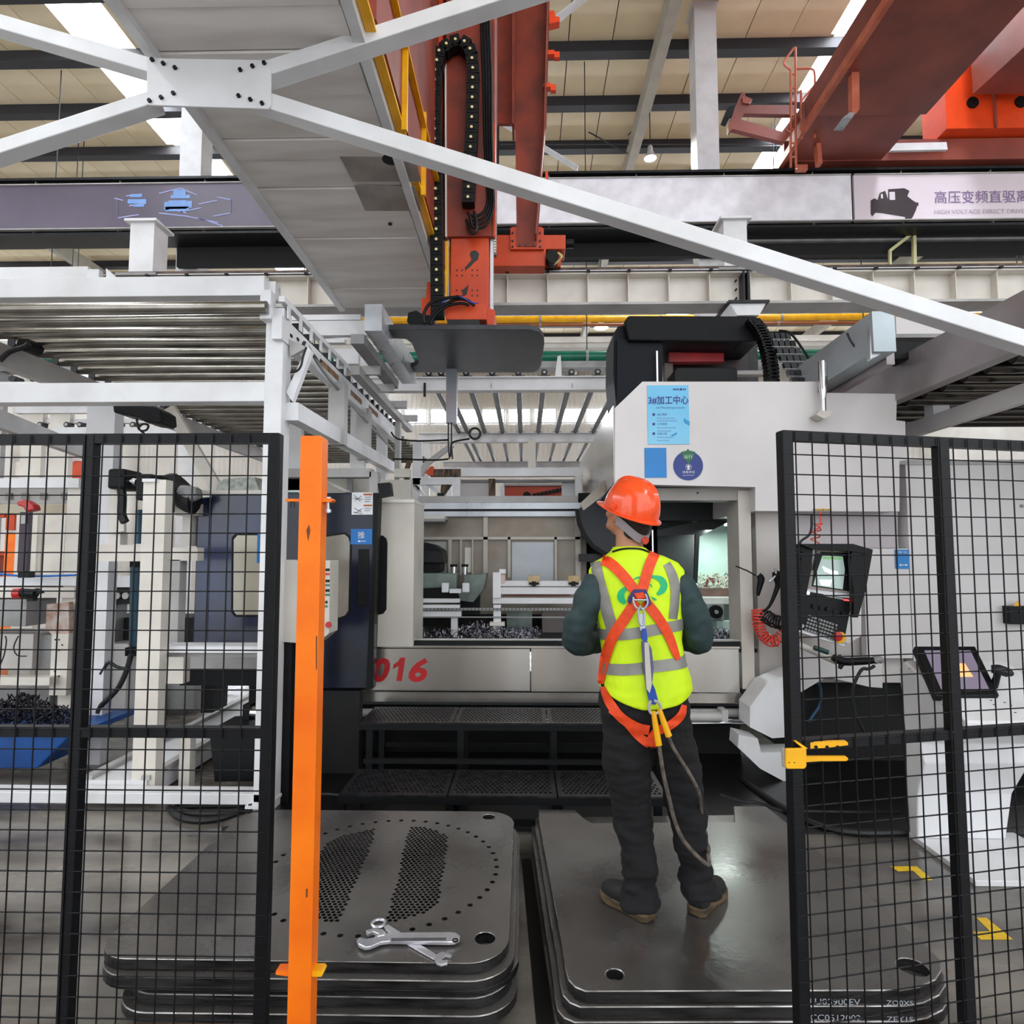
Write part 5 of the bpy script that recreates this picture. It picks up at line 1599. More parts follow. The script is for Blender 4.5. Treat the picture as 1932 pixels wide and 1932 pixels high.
for i, (y, lab) in enumerate(((2.35, 'front'), (3.4, 'rear'))):
    MB().box(-1.4, -0.2, y, y + 0.1, 0.0, z).build('wooden_bearer', WOOD, None, label='%s wooden bearer under the left plate stack' % lab, cat='bearer')
# right stack
ZR_ = 0.20
def gr(x, y, z=ZR_):
    p = G(x, y, z); return (p.x, p.y)
out = [gr(1085, 1862), gr(1105, 1870), gr(1700, 1868), gr(1735, 1862), gr(1765, 1848), gr(1777, 1830), gr(1775, 1812), gr(1752, 1788), gr(1655, 1705), gr(1546, 1608), gr(1494, 1560), gr(1445, 1521), gr(1384, 1521), gr(1386, 1551), gr(1118, 1553), gr(1104, 1546), gr(1085, 1528), gr(1017, 1527), gr(1016, 1545), gr(1060, 1780), gr(1066, 1825), gr(1072, 1848)]
o1 = gr(1722, 1824); o2 = gr(1160, 1838)
h1 = [(o1[0] - 0.045 + 0.06 * cos(a) * 0.55 + 0.05 * sin(a) * -0.4, o1[1] + 0.05 * sin(a)) for a in [2 * pi * k / 18 for k in range(18)]]
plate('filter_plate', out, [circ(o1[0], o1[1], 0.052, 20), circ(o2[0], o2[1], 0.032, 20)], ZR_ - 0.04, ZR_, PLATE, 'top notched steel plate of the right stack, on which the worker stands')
z = ZR_ - 0.04
for k, (dx, dy, lab) in enumerate(((0.0, 0.0, 'second steel plate of the right stack with white chalk marks'), (0.0, 0.003, 'third steel plate of the right stack, above the pallet'))):
    z -= 0.004
    zz0 = z - 0.04
    base_out = [p for i_, p in enumerate(out) if i_ not in (12, 13, 14, 15, 16)]
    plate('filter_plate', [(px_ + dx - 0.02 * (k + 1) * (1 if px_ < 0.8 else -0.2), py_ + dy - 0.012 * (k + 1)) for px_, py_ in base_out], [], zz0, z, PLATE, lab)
    z = zz0
pal = thing('pallet', (0.8, 2.8, 0), 'dark wooden pallet under the right plate stack', 'pallet')
for i in range(6):
    y = 2.25 + i * 0.24
    MB().box(0.15, 1.45, y, y + 0.1, z - 0.022, z - 0.001).build('board', WOOD, pal)
for x in (0.2, 0.75, 1.3):
    MB().box(x, x + 0.09, 2.25, 3.55, 0.0, z - 0.022).build('bearer', WOOD, pal)
# chalk writing on the plate edges (as read on the photo, mirrored strokes)
ck = CHALK
for py, items in ((1872, ((1530, 1618, 'LU0S900EV'), (1668, 1715, 'ZOOXSI'))), (1891, ((1530, 1618, 'LU0S1500E'), (1672, 1722, 'ZEYISIZ'))), (1911, ((1532, 1608, 'LUWS1500'), (1672, 1725, 'YOOLIZZI')))):
    pass
def chalk(body, x0, x1, py, Yq):
    p = W(x0, py, Yq); q = W(x1, py, Yq)
    text(body, 'chalk_writing', ck, bpy.data.objects[chalk_on], (p.x, Yq, p.z), 0.017, width=q.x - p.x, depth=0.0005)
pls = [o for o in bpy.data.objects if o.name.startswith('filter_plate') and 'right stack' in o.get('label', '')]
pls.sort(key=lambda o: -wloc(o).z)
rows = (('LU05900EV', 'ZO0XS1'), ('CC0512002', 'ZEY1S1'), ('CCW51200', 'YOOL1Z'))
for o, rw, py in zip(pls, rows, (1878, 1897, 1914)):
    chalk_on = o.name
    ym = min((o.matrix_basis @ v.co).y for v in o.data.vertices) - 0.0015
    zmid = wloc(o).z
    h_ = 0.02
    text(rw[0], 'chalk_writing', ck, o, (W(1528, py, ym).x, ym, wloc(o).z + 0.008), h_, width=0.17, depth=0.0)
    text(rw[1], 'chalk_writing', ck, o, (W(1672, py, ym).x, ym, wloc(o).z + 0.009), h_ * 0.8, width=0.1, depth=0.0)

P_ = [G(x, y, 0.0) for x, y in ((984, 1622), (1002, 1622), (1046, 1932), (1060, 2080), (1030, 2080), (1012, 1932))]
MB().prism([(p.x, p.y, 0.0005) for p in P_], (0, 0, 0.006)).build('black_strip', BLACKHOLE, None, label='black strip on the floor between the two plate stacks', cat='strip')  # flat black strip for the dark bar on the floor
# ---- wrenches lying on the left stack
m_wr = mat('wrench_chrome', (232, 232, 238), 0.28, 0.75, c2=(205, 205, 212), scale=10)
zt0 = ZL + 0.001
def gp(x, y, z=zt0):
    return G(x, y, z)
t = thing('adjustable_wrench', gp(780, 1775), 'shiny chrome adjustable wrench lying on the perforated plate', 'wrench')
zw = zt0 + 0.016
def flat(name, pts, h, m, z0=None, parent=None, bv=0.002):
    z0 = zt0 if z0 is None else z0
    P_ = [G(x, y, z0) for x, y in pts]
    return MB().prism([(p.x, p.y, z0) for p in P_], (0, 0, h)).build(name, m, parent, bevel=bv)
flat('handle', [(722, 1768), (735, 1766), (848, 1765), (860, 1766), (868, 1772), (867, 1778), (858, 1783), (845, 1784), (735, 1782), (718, 1784), (700, 1792), (688, 1794), (676, 1788), (673, 1780), (678, 1775), (690, 1778), (704, 1776), (712, 1770)], 0.014, m_wr, zt0 + 0.006, t, 0.003)
flat('handle_groove', [(738, 1770), (842, 1769), (842, 1774), (738, 1776)], 0.0005, mat('wrench_satin', (150, 150, 158), 0.4, 0.9), zt0 + 0.0205, t, 0)
flat('moving_jaw', [(690, 1762), (704, 1758), (722, 1760), (728, 1766), (716, 1770), (703, 1764), (694, 1768)], 0.014, m_wr, zt0 + 0.006, t, 0.002)
q = gp(716, 1768, zt0 + 0.016)
MB().cyl(q + Vector((-0.008, 0, 0)), q + Vector((0.016, 0.01, 0)), 0.008, 12).build('screw', m_wr, t)
q = gp(859, 1774, zt0 + 0.0206)
MB().ring(q, (0, 0, 1), 0.0095, 0.0025, 16, 6).build('hang_ring', BLACK, t)
t = thing('combination_wrench', gp(770, 1770), 'dull combination wrench with ring and open end under the adjustable wrench', 'wrench')
q = gp(714, 1742, zt0 + 0.006)
MB().ring(q, (0, 0, 1), 0.0255, 0.006, 28, 8).build('ring_end', m_wr, t, smooth=True)
flat('shank', [(724, 1750), (732, 1746), (757, 1762), (828, 1806), (818, 1812), (770, 1785), (728, 1757)], 0.005, m_wr, zt0 + 0.001, t, 0.001)
flat('open_end', [(818, 1808), (828, 1802), (834, 1800), (846, 1802), (853, 1806), (850, 1809), (840, 1807), (833, 1811), (835, 1816), (845, 1816), (844, 1821), (832, 1824), (824, 1821), (820, 1814)], 0.008, m_wr, zt0 + 0.0005, t, 0.001)

# ---- fences
def fence(name, label, A, B, top, ztop, posts, midz, wires_x, side_ext, dz=0.0517):
    """mesh fence from A to B (x,y) at floor; posts given as distances along"""
    A = Vector((A[0], A[1], 0)); B = Vector((B[0], B[1], 0))
    D = (B - A); L = D.length; D.normalize(); Nn = Vector((-D.y, D.x, 0))
    t = thing(name, A, label, 'fence')
    PW = 0.032
    for s_ in posts:
        c = A + D * s_
        MB().beam(c + Vector((0, 0, 0.0)), c + Vector((0, 0, ztop)), PW, PW, up=Nn).build('post', FENCEB, t, bevel=0.003)
        MB().box(c.x - 0.06, c.x + 0.06, c.y - 0.06, c.y + 0.06, 0.0, 0.008).build('base_plate', FENCEB, t)
    for z_ in (ztop - 0.0125, midz):
        MB().beam(A + D * (-side_ext[0]) + Vector((0, 0, z_)), A + D * (L + side_ext[1]) + Vector((0, 0, z_)), 0.028, 0.027 if z_ > 1.5 else 0.026).build('rail', FENCEB, t)
    MB().beam(A + Vector((0, 0, 0.12)) - D * side_ext[0], A + D * (L + side_ext[1]) + Vector((0, 0, 0.12)), 0.028, 0.03).build('rail', FENCEB, t)
    n = int((L + side_ext[0] + side_ext[1]) / 0.05)
    first = None
    off = -Nn * 0.018
    for k in range(n):
        s_ = -side_ext[0] + 0.012 + k * 0.05 + wires_x
        p = A + D * s_ + off
        if first is None:
            first = MB().cyl(p + Vector((0, 0, 0.1)), p + Vector((0, 0, ztop - 0.003)), 0.0019, 6).build('wire', FENCEB, t); p0 = p
        else:
            inst(first, t, p - p0)
    first = None
    z_ = ztop - 0.064
    off = -Nn * 0.0145
    while z_ > 0.1:
        if first is None:
            first = MB().cyl(A - D * side_ext[0] + off + Vector((0, 0, z_)), A + D * (L + side_ext[1]) + off + Vector((0, 0, z_)), 0.0019, 6).build('wire', FENCEB, t); z0_ = z_
        else:
            inst(first, t, (0, 0, z_ - z0_))
        z_ -= dz
    return t
FD = 1.69
pr = W(519, 900, FD); pm = W(171, 900, FD)
fence('mesh_fence', 'black wire mesh fence panel at left with post beside the orange post', (pm.x - 0.62, FD), (pr.x, FD), None, W(300, 820, FD).z, (0.0, 0.62, 0.62 + pr.x - pm.x), W(300, 1380, FD).z, 0.0, (0.1, 0.012))
ra_ = W(1482, 900, FD); 
Yf2 = FD * 1.065
rb_ = W(1776, 900, Yf2)
dv = Vector((rb_.x - ra_.x, Yf2 - FD, 0))
ext = rb_ + dv * 1.3
fence('mesh_fence', 'black wire mesh fence panel at right with a yellow latch', (ra_.x, FD), (ext.x, ext.y), None, W(1480, 814, FD).z, (0.0, dv.length, dv.length * 2.3), W(1500, 1404, FD).z, 0.02, (0.012, 0.1), 0.0535)
# yellow latch on the right fence
t = thing('gate_latch', W(1500, 1430, FD - 0.03), 'yellow gate latch with forked arm on the right fence post', 'latch')
LY = FD - 0.035
MB().pprism([(1483, 1413), (1520, 1412), (1522, 1416), (1522, 1446), (1518, 1451), (1486, 1451), (1483, 1447)], LY, 0.01).build('latch_plate', YELLOW, t, bevel=0.002)
MB().pprism([(1500, 1400), (1596, 1398), (1600, 1401), (1600, 1406), (1584, 1408), (1560, 1411), (1520, 1413), (1505, 1413)], LY + 0.03, 0.01).build('upper_arm', YELLOW, t)
MB().pprism([(1521, 1427), (1596, 1427), (1600, 1430), (1600, 1434), (1596, 1436), (1548, 1436), (1521, 1438)], LY + 0.015, 0.008).build('lower_arm', YELLOW, t)
MB().pprism([(1500, 1400), (1505, 1399), (1524, 1412), (1518, 1414)], LY + 0.004, 0.03).build('latch_neck', YELLOW, t)
MB().pprism([(1476, 1412), (1483, 1413), (1483, 1448), (1486, 1451), (1478, 1448)], LY + 0.01, 0.01).build('latch_back', GREYL, t)
for x in (1540, 1561, 1581):
    q = W(x, 1410, LY + 0.028)
    MB().cyl(q, q + Vector((0, 0.004, 0)), 0.0045, 10).build('notch', BLACK, t)
for x in (1489, 1499):
    q = W(x, 1439, LY - 0.001)
    MB().cyl(q, q + Vector((0, 0.002, 0)), 0.0015, 8).build('rivet', BLACK, t)

# ---- orange post
OY = 1.62
t = thing('orange_post', (W(585, 1000, OY).x, OY, 0), 'bright orange square steel post with chamfered top beside the left fence', 'post')
a = W(567, 822, OY); b = W(609, 822, OY)
xa, xb = a.x, b.x
ztp = a.z
MB().prism([(xa, OY, 0), (xb - 0.001, OY, 0), (xb - 0.001, OY, ztp - 0.006), (xb - 0.006, OY, ztp), (xa + 0.002, OY, ztp), (xa, OY, ztp - 0.002)], (0, 0.05, 0)).build('shaft', ORANGEP, t, bevel=0.003)
MB().box(xa - 0.05, xb + 0.05, OY - 0.05, OY + 0.1, 0, 0.01).build('base_plate', ORANGEP, t)
for py in (944, 1837):
    q = W(605, py, OY)
    m1 = YELLOW if py > 1000 else ORANGEP
    MB().pprism([(600, py - 4), (624, py - 4), (628, py), (624, py + 3), (600, py + 3)] if py < 1000 else [(585, py - 5), (606, py - 5), (610, py), (606, py + 6), (585, py + 6)], OY + 0.01, 0.03).build('lug', m1, t)
    MB().pprism([(538, py - 3), (568, py - 3), (568, py + 2), (538, py + 2)] if py < 1000 else [(520, py - 4), (548, py - 5), (548, py + 6), (520, py + 2)], OY + 0.01, 0.03).build('lug', ORANGEP, t)
MB().cyl(W(619, 938, OY + 0.02), W(619, 968, OY + 0.02), 0.0042, 8).build('bolt', GALV, t)
MB().cyl(W(619, 961, OY + 0.02), W(619, 967, OY + 0.02), 0.0085, 6).build('nut', GALV, t)
MB().cyl(W(619, 938, OY + 0.02), W(619, 942, OY + 0.02), 0.0085, 6).build('nut', GALV, t)
MB().cyl(W(552, 947, OY + 0.02), W(552, 958, OY + 0.02), 0.006, 6).build('bolt', GREASE, t)
m_scr = mat('scratch_dark', (110, 60, 20), 0.6)
for pts in ([(578, 1000), (583, 990), (585, 1002), (581, 1020)], [(577, 1678), (580, 1676), (580, 1692), (577, 1694)], [(596, 1200), (598, 1200), (598, 1260), (596, 1265)]):
    MB().pprism(pts, OY - 0.0012, 0.001).build('paint_scratch', m_scr, t)

# ---- control box behind the orange post
t = thing('control_box', W(580, 1210, 4.4), 'beige operator box with rows of buttons and red emergency stop behind the orange post', 'control box')
BY = 4.35
MB().pprism([(534, 1056), (562, 1058), (562, 1213), (532, 1211)], BY + 0.02, 0.2).build('side_panel', BEIGE, t)
MB().pprism([(562, 1058), (623, 1057), (621, 1195), (600, 1213), (562, 1213)], BY, 0.2).build('front_panel', BEIGE, t, bevel=0.004)
cols = {'r': REDP, 'g': mat('button_green', (20, 120, 84), 0.35), 'k': BLACK}
random.seed(2)
for row, y in enumerate((1083, 1104, 1122, 1144)):
    for c_, x in enumerate((607, 611.5, 616, 620)):
        if row == 3 and c_ > 2: continue
        q = W(x, y, BY - 0.006)
        MB().cyl(q, q + Vector((0, 0.008, 0)), 0.0075, 10).build('button', cols['r' if (row == 0 and c_ > 1) else ('g' if row else 'k')], t)
        q = W(x, y - 8, BY - 0.004)
        MB().box(q.x - 0.006, q.x + 0.006, q.y, q.y + 0.004, q.z - 0.009, q.z + 0.009).build('switch', cols['k'], t)
q = W(619, 1179, BY - 0.03)
MB().lathe([(0.012, 0.03), (0.012, 0.012), (0.022, 0.01), (0.02, 0.0)], 18, q, 'Y').build('emergency_stop', REDP, t, smooth=True)
MB().box(W(560, 0, BY).x, W(575, 0, BY).x, BY + 0.05, BY + 0.12, 0, W(0, 1212, BY).z).build('stand', BLACK, t)
MB().tube([W(x, y, BY + 0.1) for x, y in ((552, 1212), (549, 1260), (547, 1330), (537, 1380), (532, 1460), (540, 1520))], 0.012, 6, 3).build('cable', BLACKR, t)
# black post edge beside it
t = thing('door_rail_column', W(700, 1250, MF - 0.3), 'small black column edge at the lower left end of the steel sill', 'column')
MB().box(W(536, 0, MF).x, W(711, 0, MF).x, MF - 0.2, MF - 0.1, 0.0, W(0, 1301, MF - 0.2).z).build('plinth', BLACKHOLE, t)

# ---- pendant control panel of the machine
PY = 4.75
t = thing('control_pendant', W(1570, 1240, PY), 'tilted black machine control panel with lit screen under a black hood', 'control panel')
def pd(name, pts, dy, d, m, parent=None, **k):
    return MB().pprism(pts, PY + dy, d).build(name, m, parent or t, **k)
pd('body', [(1532, 1030), (1606, 1034), (1612, 1120), (1593, 1221), (1506, 1192), (1523, 1112)], 0.02, 0.12, WHITE, bevel=0.006)
pd('hood_top', [(1508, 1026), (1609, 1026), (1647, 1037), (1640, 1046), (1606, 1040), (1534, 1036)], -0.1, 0.24, BLACK)
pd('hood_side', [(1608, 1030), (1647, 1037), (1634, 1112), (1619, 1165), (1610, 1165), (1612, 1120), (1606, 1060)], -0.09, 0.05, BLACK)
pd('hood_side', [(1508, 1028), (1534, 1032), (1531, 1075), (1524, 1108), (1512, 1190), (1503, 1188)], -0.05, 0.05, BLACK)
pd('screen_bezel', [(1542, 1038), (1604, 1040), (1609, 1120), (1524, 1110), (1530, 1075)], 0.008, 0.012, mat('bezel_warm_grey', (150, 140, 130), 0.4))
pd('screen_recess', [(1549, 1041), (1600, 1043), (1606, 1116), (1532, 1106), (1537, 1068)], 0.004, 0.006, BLACK)
pd('screen', [(1552, 1048), (1590, 1050), (1594, 1075), (1590, 1112), (1535, 1104), (1541, 1080)], 0.0, 0.005, mat('pendant_screen_lit', (160, 176, 170), 0.2, emit=(150, 170, 165), estr=0.28))
pd('screen_window', [(1553, 1050), (1586, 1051), (1588, 1056), (1553, 1055)], -0.003, 0.003, mat('screen_green', (90, 130, 80), 0.3, emit=(90, 140, 80), estr=0.6))
pd('screen_reading', [(1551, 1068), (1560, 1072), (1568, 1076), (1580, 1078), (1582, 1084), (1570, 1084), (1556, 1078)], -0.003, 0.003, mat('screen_white', (240, 246, 250), 0.3, emit=(240, 246, 255), estr=0.7))
pd('screen_reading', [(1546, 1094), (1570, 1094), (1566, 1106), (1550, 1104)], -0.003, 0.003, MATS['screen_white'])
pd('screen_handle', [(1543, 1044), (1550, 1046), (1542, 1076), (1535, 1075)], -0.02, 0.02, BLACK)
pd('key_panel', [(1524, 1116), (1608, 1130), (1592, 1214), (1510, 1186)], 0.006, 0.014, mat('key_panel_black', (16, 16, 18), 0.5, spec=0.25))
for i, (x, y) in enumerate(((1537, 1144), (1550, 1147), (1563, 1149), (1578, 1153), (1592, 1157))):
    q = W(x, y, PY - 0.012)
    MB().cyl(q, q + Vector((0, 0.02, 0)), 0.016, 14).build('knob', BLACK, t, smooth=True)
for i in range(9):
    pd('indicator_key', [(1554 + i * 4.2, 1121 + i * 0.85), (1557 + i * 4.2, 1121.4 + i * 0.85), (1557 + i * 4.2, 1125 + i * 0.85), (1554 + i * 4.2, 1124.6 + i * 0.85)], 0.002, 0.005, GREYL)
pd('red_display', [(1592, 1130), (1602, 1131.5), (1602, 1134), (1592, 1133)], 0.002, 0.004, mat('red_led', (255, 60, 60), 0.4, emit=(255, 50, 50), estr=2.5))
q = W(1525, 1119, PY)
MB().cyl(q, q + Vector((0, 0.008, 0)), 0.012, 12).build('blue_lamp', mat('blue_led', (220, 225, 255), 0.4, emit=(200, 210, 255), estr=3), t)
for r_ in range(5):
    for c_ in range(10):
        x = 1526 + c_ * 5.6 - r_ * 1.7; y = 1160 + r_ * 6.2 + c_ * 1.9
        if x > 1577 and r_ > 1: continue
        pd('key', [(x, y), (x + 4, y + 1.4), (x + 3.2, y + 5.2), (x - 0.8, y + 3.8)], 0.0, 0.006, GREYP)
q = W(1582, 1201, PY - 0.03)
MB().lathe([(0.02, 0.035), (0.02, 0.015), (0.036, 0.013), (0.033, 0.002), (0.02, 0.0)], 20, q, 'Y').build('emergency_stop', REDP, t, smooth=True)
MB().cyl(W(1586, 1203, PY), W(1586, 1203, PY) + Vector((0, 0.01, 0)), 0.042, 20).build('stop_collar', YELLOW, t)
q = W(1514, 1181, PY)
MB().cyl(q, q + Vector((0, 0.01, 0)), 0.014, 12).build('key_switch', GREYL, t)
pd('mount_bracket', [(1560, 1040), (1625, 1040), (1625, 1200), (1600, 1215), (1560, 1190)], 0.14, 0.3, SHELL)
MB().tube([W(x, y, PY + 0.1) for x, y in ((1506, 1216), (1530, 1226), (1560, 1240), (1578, 1248))], 0.026, 10, 3).build('support_tube', BEIGE, t, smooth=True)
MB().tube([W(x, y, PY) for x, y in ((1536, 1222), (1548, 1226), (1562, 1231))], 0.018, 8, 3).build('green_sleeve', mat('sleeve_dark_green', (10, 60, 56), 0.4), t, smooth=True)
# spray gun on the ledge
t = thing('coolant_gun', W(1610, 1262, PY), 'black coolant spray gun with hose lying below the control panel', 'spray gun')
MB().tube([W(x, y, PY) for x, y in ((1572, 1240), (1590, 1248), (1630, 1247), (1660, 1245))], [0.026, 0.03, 0.028, 0.02], 10, 3).build('barrel', BLACK, t, smooth=True)
MB().tube([W(x, y, PY) for x, y in ((1584, 1236), (1588, 1250), (1584, 1262))], [0.012, 0.024, 0.012], 8, 3).build('fitting', DARKM, t, smooth=True)
MB().tube([W(x, y, PY) for x, y in ((1648, 1248), (1656, 1243), (1664, 1248))], [0.026, 0.032, 0.02], 10, 3).build('grip', GREYP, t, smooth=True)
MB().tube([W(x, y, PY) for x, y in ((1650, 1256), (1640, 1262), (1628, 1262), (1620, 1272), (1612, 1290), (1608, 1310), (1612, 1340), (1622, 1364), (1630, 1380))], 0.012, 8, 3).build('hose', BLACKR, t, smooth=True)
# coiled cables
def coil(name, path, Y, R_, r_, turns, m, label, cat='cable', amp_dir=None):
    pts = [W(x, y, Y) for x, y in path]
    L = [0]
    for i in range(1, len(pts)):
        L.append(L[-1] + (pts[i] - pts[i - 1]).length)
    n = turns * 10
    out_ = []
    for k in range(n + 1):
        s_ = L[-1] * k / n
        i = max(j for j in range(len(L)) if L[j] <= s_ + 1e-9); i = min(i, len(pts) - 2)
        p = lerp(pts[i], pts[i + 1], (s_ - L[i]) / (L[i + 1] - L[i]))
        d = (pts[i + 1] - pts[i]).normalized()
        u = d.cross(Vector((0, 1, 0))).normalized()
        a = 2 * pi * k / 10
        out_.append(p + u * cos(a) * R_ + Vector((0, 1, 0)) * sin(a) * R_)
    return MB().tube(out_, r_, 5, 0).build(name, m, None, smooth=True, label=label, cat=cat)
m_coilr = mat('coil_red', (232, 70, 56), 0.35)
coil('coiled_hose', [(1429, 1150), (1430, 1175), (1438, 1197), (1452, 1210), (1468, 1208), (1478, 1195)], MF - 0.12, 0.042, 0.007, 17, m_coilr, 'red coiled air hose hanging on the white wall left of the fence post')
coil('coiled_cable', [(1440, 1158), (1448, 1165), (1460, 1172), (1478, 1176)], MF - 0.15, 0.05, 0.008, 8, BLACKR, 'black coiled cable hanging beside the red coiled hose')
coil('coiled_cable', [(1508, 1034), (1504, 1060), (1503, 1090), (1504, 1150)], PY - 0.1, 0.026, 0.006, 18, BLACKR, 'black coiled cable running down the left side of the control panel')
coil('coiled_hose', [(1545, 985), (1540, 1000), (1537, 1026)], PY, 0.03, 0.005, 3, m_coilr, 'thin red coiled tube above the control panel hood')
t = thing('hand_spray_lever', W(1432, 1120, MF - 0.15), 'black spray nozzles clipped on the white wall above the coiled hoses', 'nozzle')
MB().tube([W(x, y, MF - 0.1) for x, y in ((1388, 1068), (1410, 1077), (1426, 1086))], 0.006, 6, 2).build('wire', DARKM, t)
MB().tube([W(x, y, MF - 0.1) for x, y in ((1430, 1084), (1436, 1092), (1432, 1112), (1430, 1124))], [0.02, 0.03, 0.02, 0.012], 8, 3).build('nozzle_body', BLACK, t, smooth=True)
MB().tube([W(x, y, MF - 0.1) for x, y in ((1474, 1082), (1464, 1084), (1468, 1096), (1466, 1110), (1452, 1143), (1437, 1156))], [0.014, 0.034, 0.03, 0.02, 0.012, 0.01], 8, 3).build('nozzle_body', BLACK, t, smooth=True)
MB().tube([W(x, y, MF - 0.12) for x, y in ((1462, 1072), (1464, 1085), (1452, 1098))], 0.008, 6, 2).build('clip_wire', GALV, t)
t = thing('hanging_cable', W(1531, 972, PY), 'black and red cables running from the brass fittings down to the pendant', 'cable')
MB().tube([W(x, y, PY) for x, y in ((1531, 970), (1531, 995), (1526, 1010), (1512, 1020), (1508, 1030))], 0.009, 6, 3).build('black_cable', BLACKR, t)
MB().tube([W(x, y, PY) for x, y in ((1548, 966), (1548, 985), (1545, 996), (1535, 999))], 0.006, 6, 3).build('red_tube', m_coilr, t)
MB().tube([W(x, y, MF - 0.05) for x, y in ((1450, 1262), (1462, 1259), (1476, 1258))], [0.014, 0.014, 0.006], 8, 2).build('small_handle', BLACK, t) if False else None

# ---- kiosk
t = thing('touch_kiosk', (2.68, 3.7, 0), 'white curved touch screen kiosk with tilted black monitor behind the right fence', 'kiosk')
KX0, KX1 = 2.315, 2.93
prof = [(3.43, 0.83), (3.96, 1.06), (4.02, 1.0), (3.98, 0.6), (3.99, 0.3), (3.98, 0.03), (3.9, 0.03), (3.88, 0.3), (3.80, 0.5), (3.84, 0.6), (3.72, 0.72), (3.43, 0.78)]
kb = MB().prism([(KX0, y, z) for y, z in prof], (KX1 - KX0, 0, 0))
for v_ in kb.v:
    if v_.x > KX0 + 0.1 and v_.z < 0.55:
        v_.x -= 0.10 * min(1, (0.55 - v_.z) / 0.4)
kb.build('body', WHITE, t, bevel=0.01)
MB().box(KX0, KX1 + 0.02, 3.42, 4.0, 0.0, 0.03).build('base_plate', WHITE, t, bevel=0.004)
# monitor
c00 = W(1765, 1313, 3.60); c10 = W(1886, 1312, 3.60); c01 = W(1725, 1219, 3.90); c11 = W(1840, 1219, 3.90)
nn = (c10 - c00).cross(c01 - c00).normalized()
MB().prism([c00, c10, c11, c01], -nn * 0.045).build('monitor_frame', BLACK, t, bevel=0.006)
def uv(u, v):
    return lerp(lerp(c00, c10, u), lerp(c01, c11, u), v)
scr = MB().prism([uv(0.13, 0.12) + nn * 0.001, uv(0.88, 0.12) + nn * 0.001, uv(0.88, 0.9) + nn * 0.001, uv(0.13, 0.9) + nn * 0.001], nn * 0.002).build('screen', mat('kiosk_screen_dim', (96, 90, 104), 0.15, emit=(110, 100, 116), estr=0.5), t)
mbs = MB()
for (u0, v0, u1, v1, nm, col_, e_) in ((0.3, 0.42, 0.5, 0.58, 'blue', (60, 120, 250), 1.2), (0.48, 0.35, 0.72, 0.62, 'orange', (230, 150, 100), 0.8), (0.5, 0.62, 0.6, 0.8, 'teal', (90, 170, 190), 0.7)):
    MB().prism([uv(u0, v0) + nn * 0.0035, uv(u1, v0) + nn * 0.0035, uv(u1 - 0.03, v1) + nn * 0.0035, uv(u0 + 0.02, v1) + nn * 0.0035], nn * 0.001).build('screen_picture', mat('kiosk_pic_' + nm, col_, 0.2, emit=col_, estr=e_), t)
q = W(1885, 1275, 3.66)
MB().tube([W(1870, 1262, 3.68), W(1885, 1264, 3.66), W(1903, 1270, 3.64), W(1906, 1274, 3.64)], [0.022, 0.03, 0.026, 0.014], 10, 3).build('scanner_head', DARKM, t, smooth=True)
MB().tube([W(1882, 1266, 3.66), W(1880, 1280, 3.67), W(1874, 1294, 3.7)], [0.02, 0.018, 0.024], 10, 3).build('scanner_stem', BLACK, t, smooth=True)
for (x, y) in ((1708, 1248), (1716, 1262), (1762, 1318), (1780, 1330), (1870, 1322), (1876, 1330), (1880, 1340), (1896, 1326), (1908, 1332), (1916, 1345)):
    d_ = ray(x, y); s_ = (0.83 + (0 - 3.43) * (0.23 / 0.53) - CAM.z) / (d_.z - d_.y * (0.23 / 0.53))
    q = CAM + d_ * s_
    MB().beam(q + Vector((-0.006, 0, 0.001)), q + Vector((0.006, 0.004, 0.002)), 0.007, 0.002).build('vent_slot', BLACK, t)

MB().box(-1.7, 4.6, 4.02, 5.6, 0.001, 0.012).build('dark_floor_sheet', mat('dark_floor_black', (9, 9, 9), 0.3, c2=(22, 20, 19), scale=5), None, label='thin black sheet added over the dark floor under the front of the white machine', cat='mat')  # added black sheet that darkens this stretch of floor
# ---- black power cable on the floor
def floorcable(name, pts, r_, label, z=0.0):
    P_ = [G(x, y, r_) for x, y in pts]
    return MB().tube([(p.x, p.y, r_ + z) for p in P_], r_, 8, 4).build(name, BLACKR, None, smooth=True, label=label, cat='cable')
floorcable('power_cable', [(1400, 1470), (1440, 1500), (1500, 1538), (1560, 1562), (1620, 1571), (1680, 1571), (1708, 1570)], 0.022, 'thick black cable curving over the floor to the kiosk foot')
floorcable('floor_cable', [(1360, 1500), (1400, 1512), (1430, 1515), (1470, 1528), (1500, 1530), (1700, 1534)], 0.012, 'thin black cable on the floor beside the machine base')
floorcable('floor_cable', [(560, 1500), (600, 1498), (640, 1500), (655, 1505)], 0.012, 'thin black cable on the floor left of the step platform')
floorcable('hose_coil', [(320, 1524), (335, 1540), (370, 1548), (410, 1545), (440, 1536), (465, 1524), (440, 1530), (400, 1535), (350, 1532), (330, 1524), (380, 1520), (460, 1520)], 0.02, 'coiled black hose on the floor under the white conveyor base')
t = thing('rubber_wedge', G(447, 1572, 0), 'small flat black rubber wedge lying on the floor left of the stack', 'wedge')
P_ = [G(x, y, 0.0) for x, y in ((418, 1568), (436, 1580), (474, 1584), (477, 1574), (440, 1564))]
MB().prism(P_, (0, 0, 0.025)).build('wedge_body', BLACKR, t)
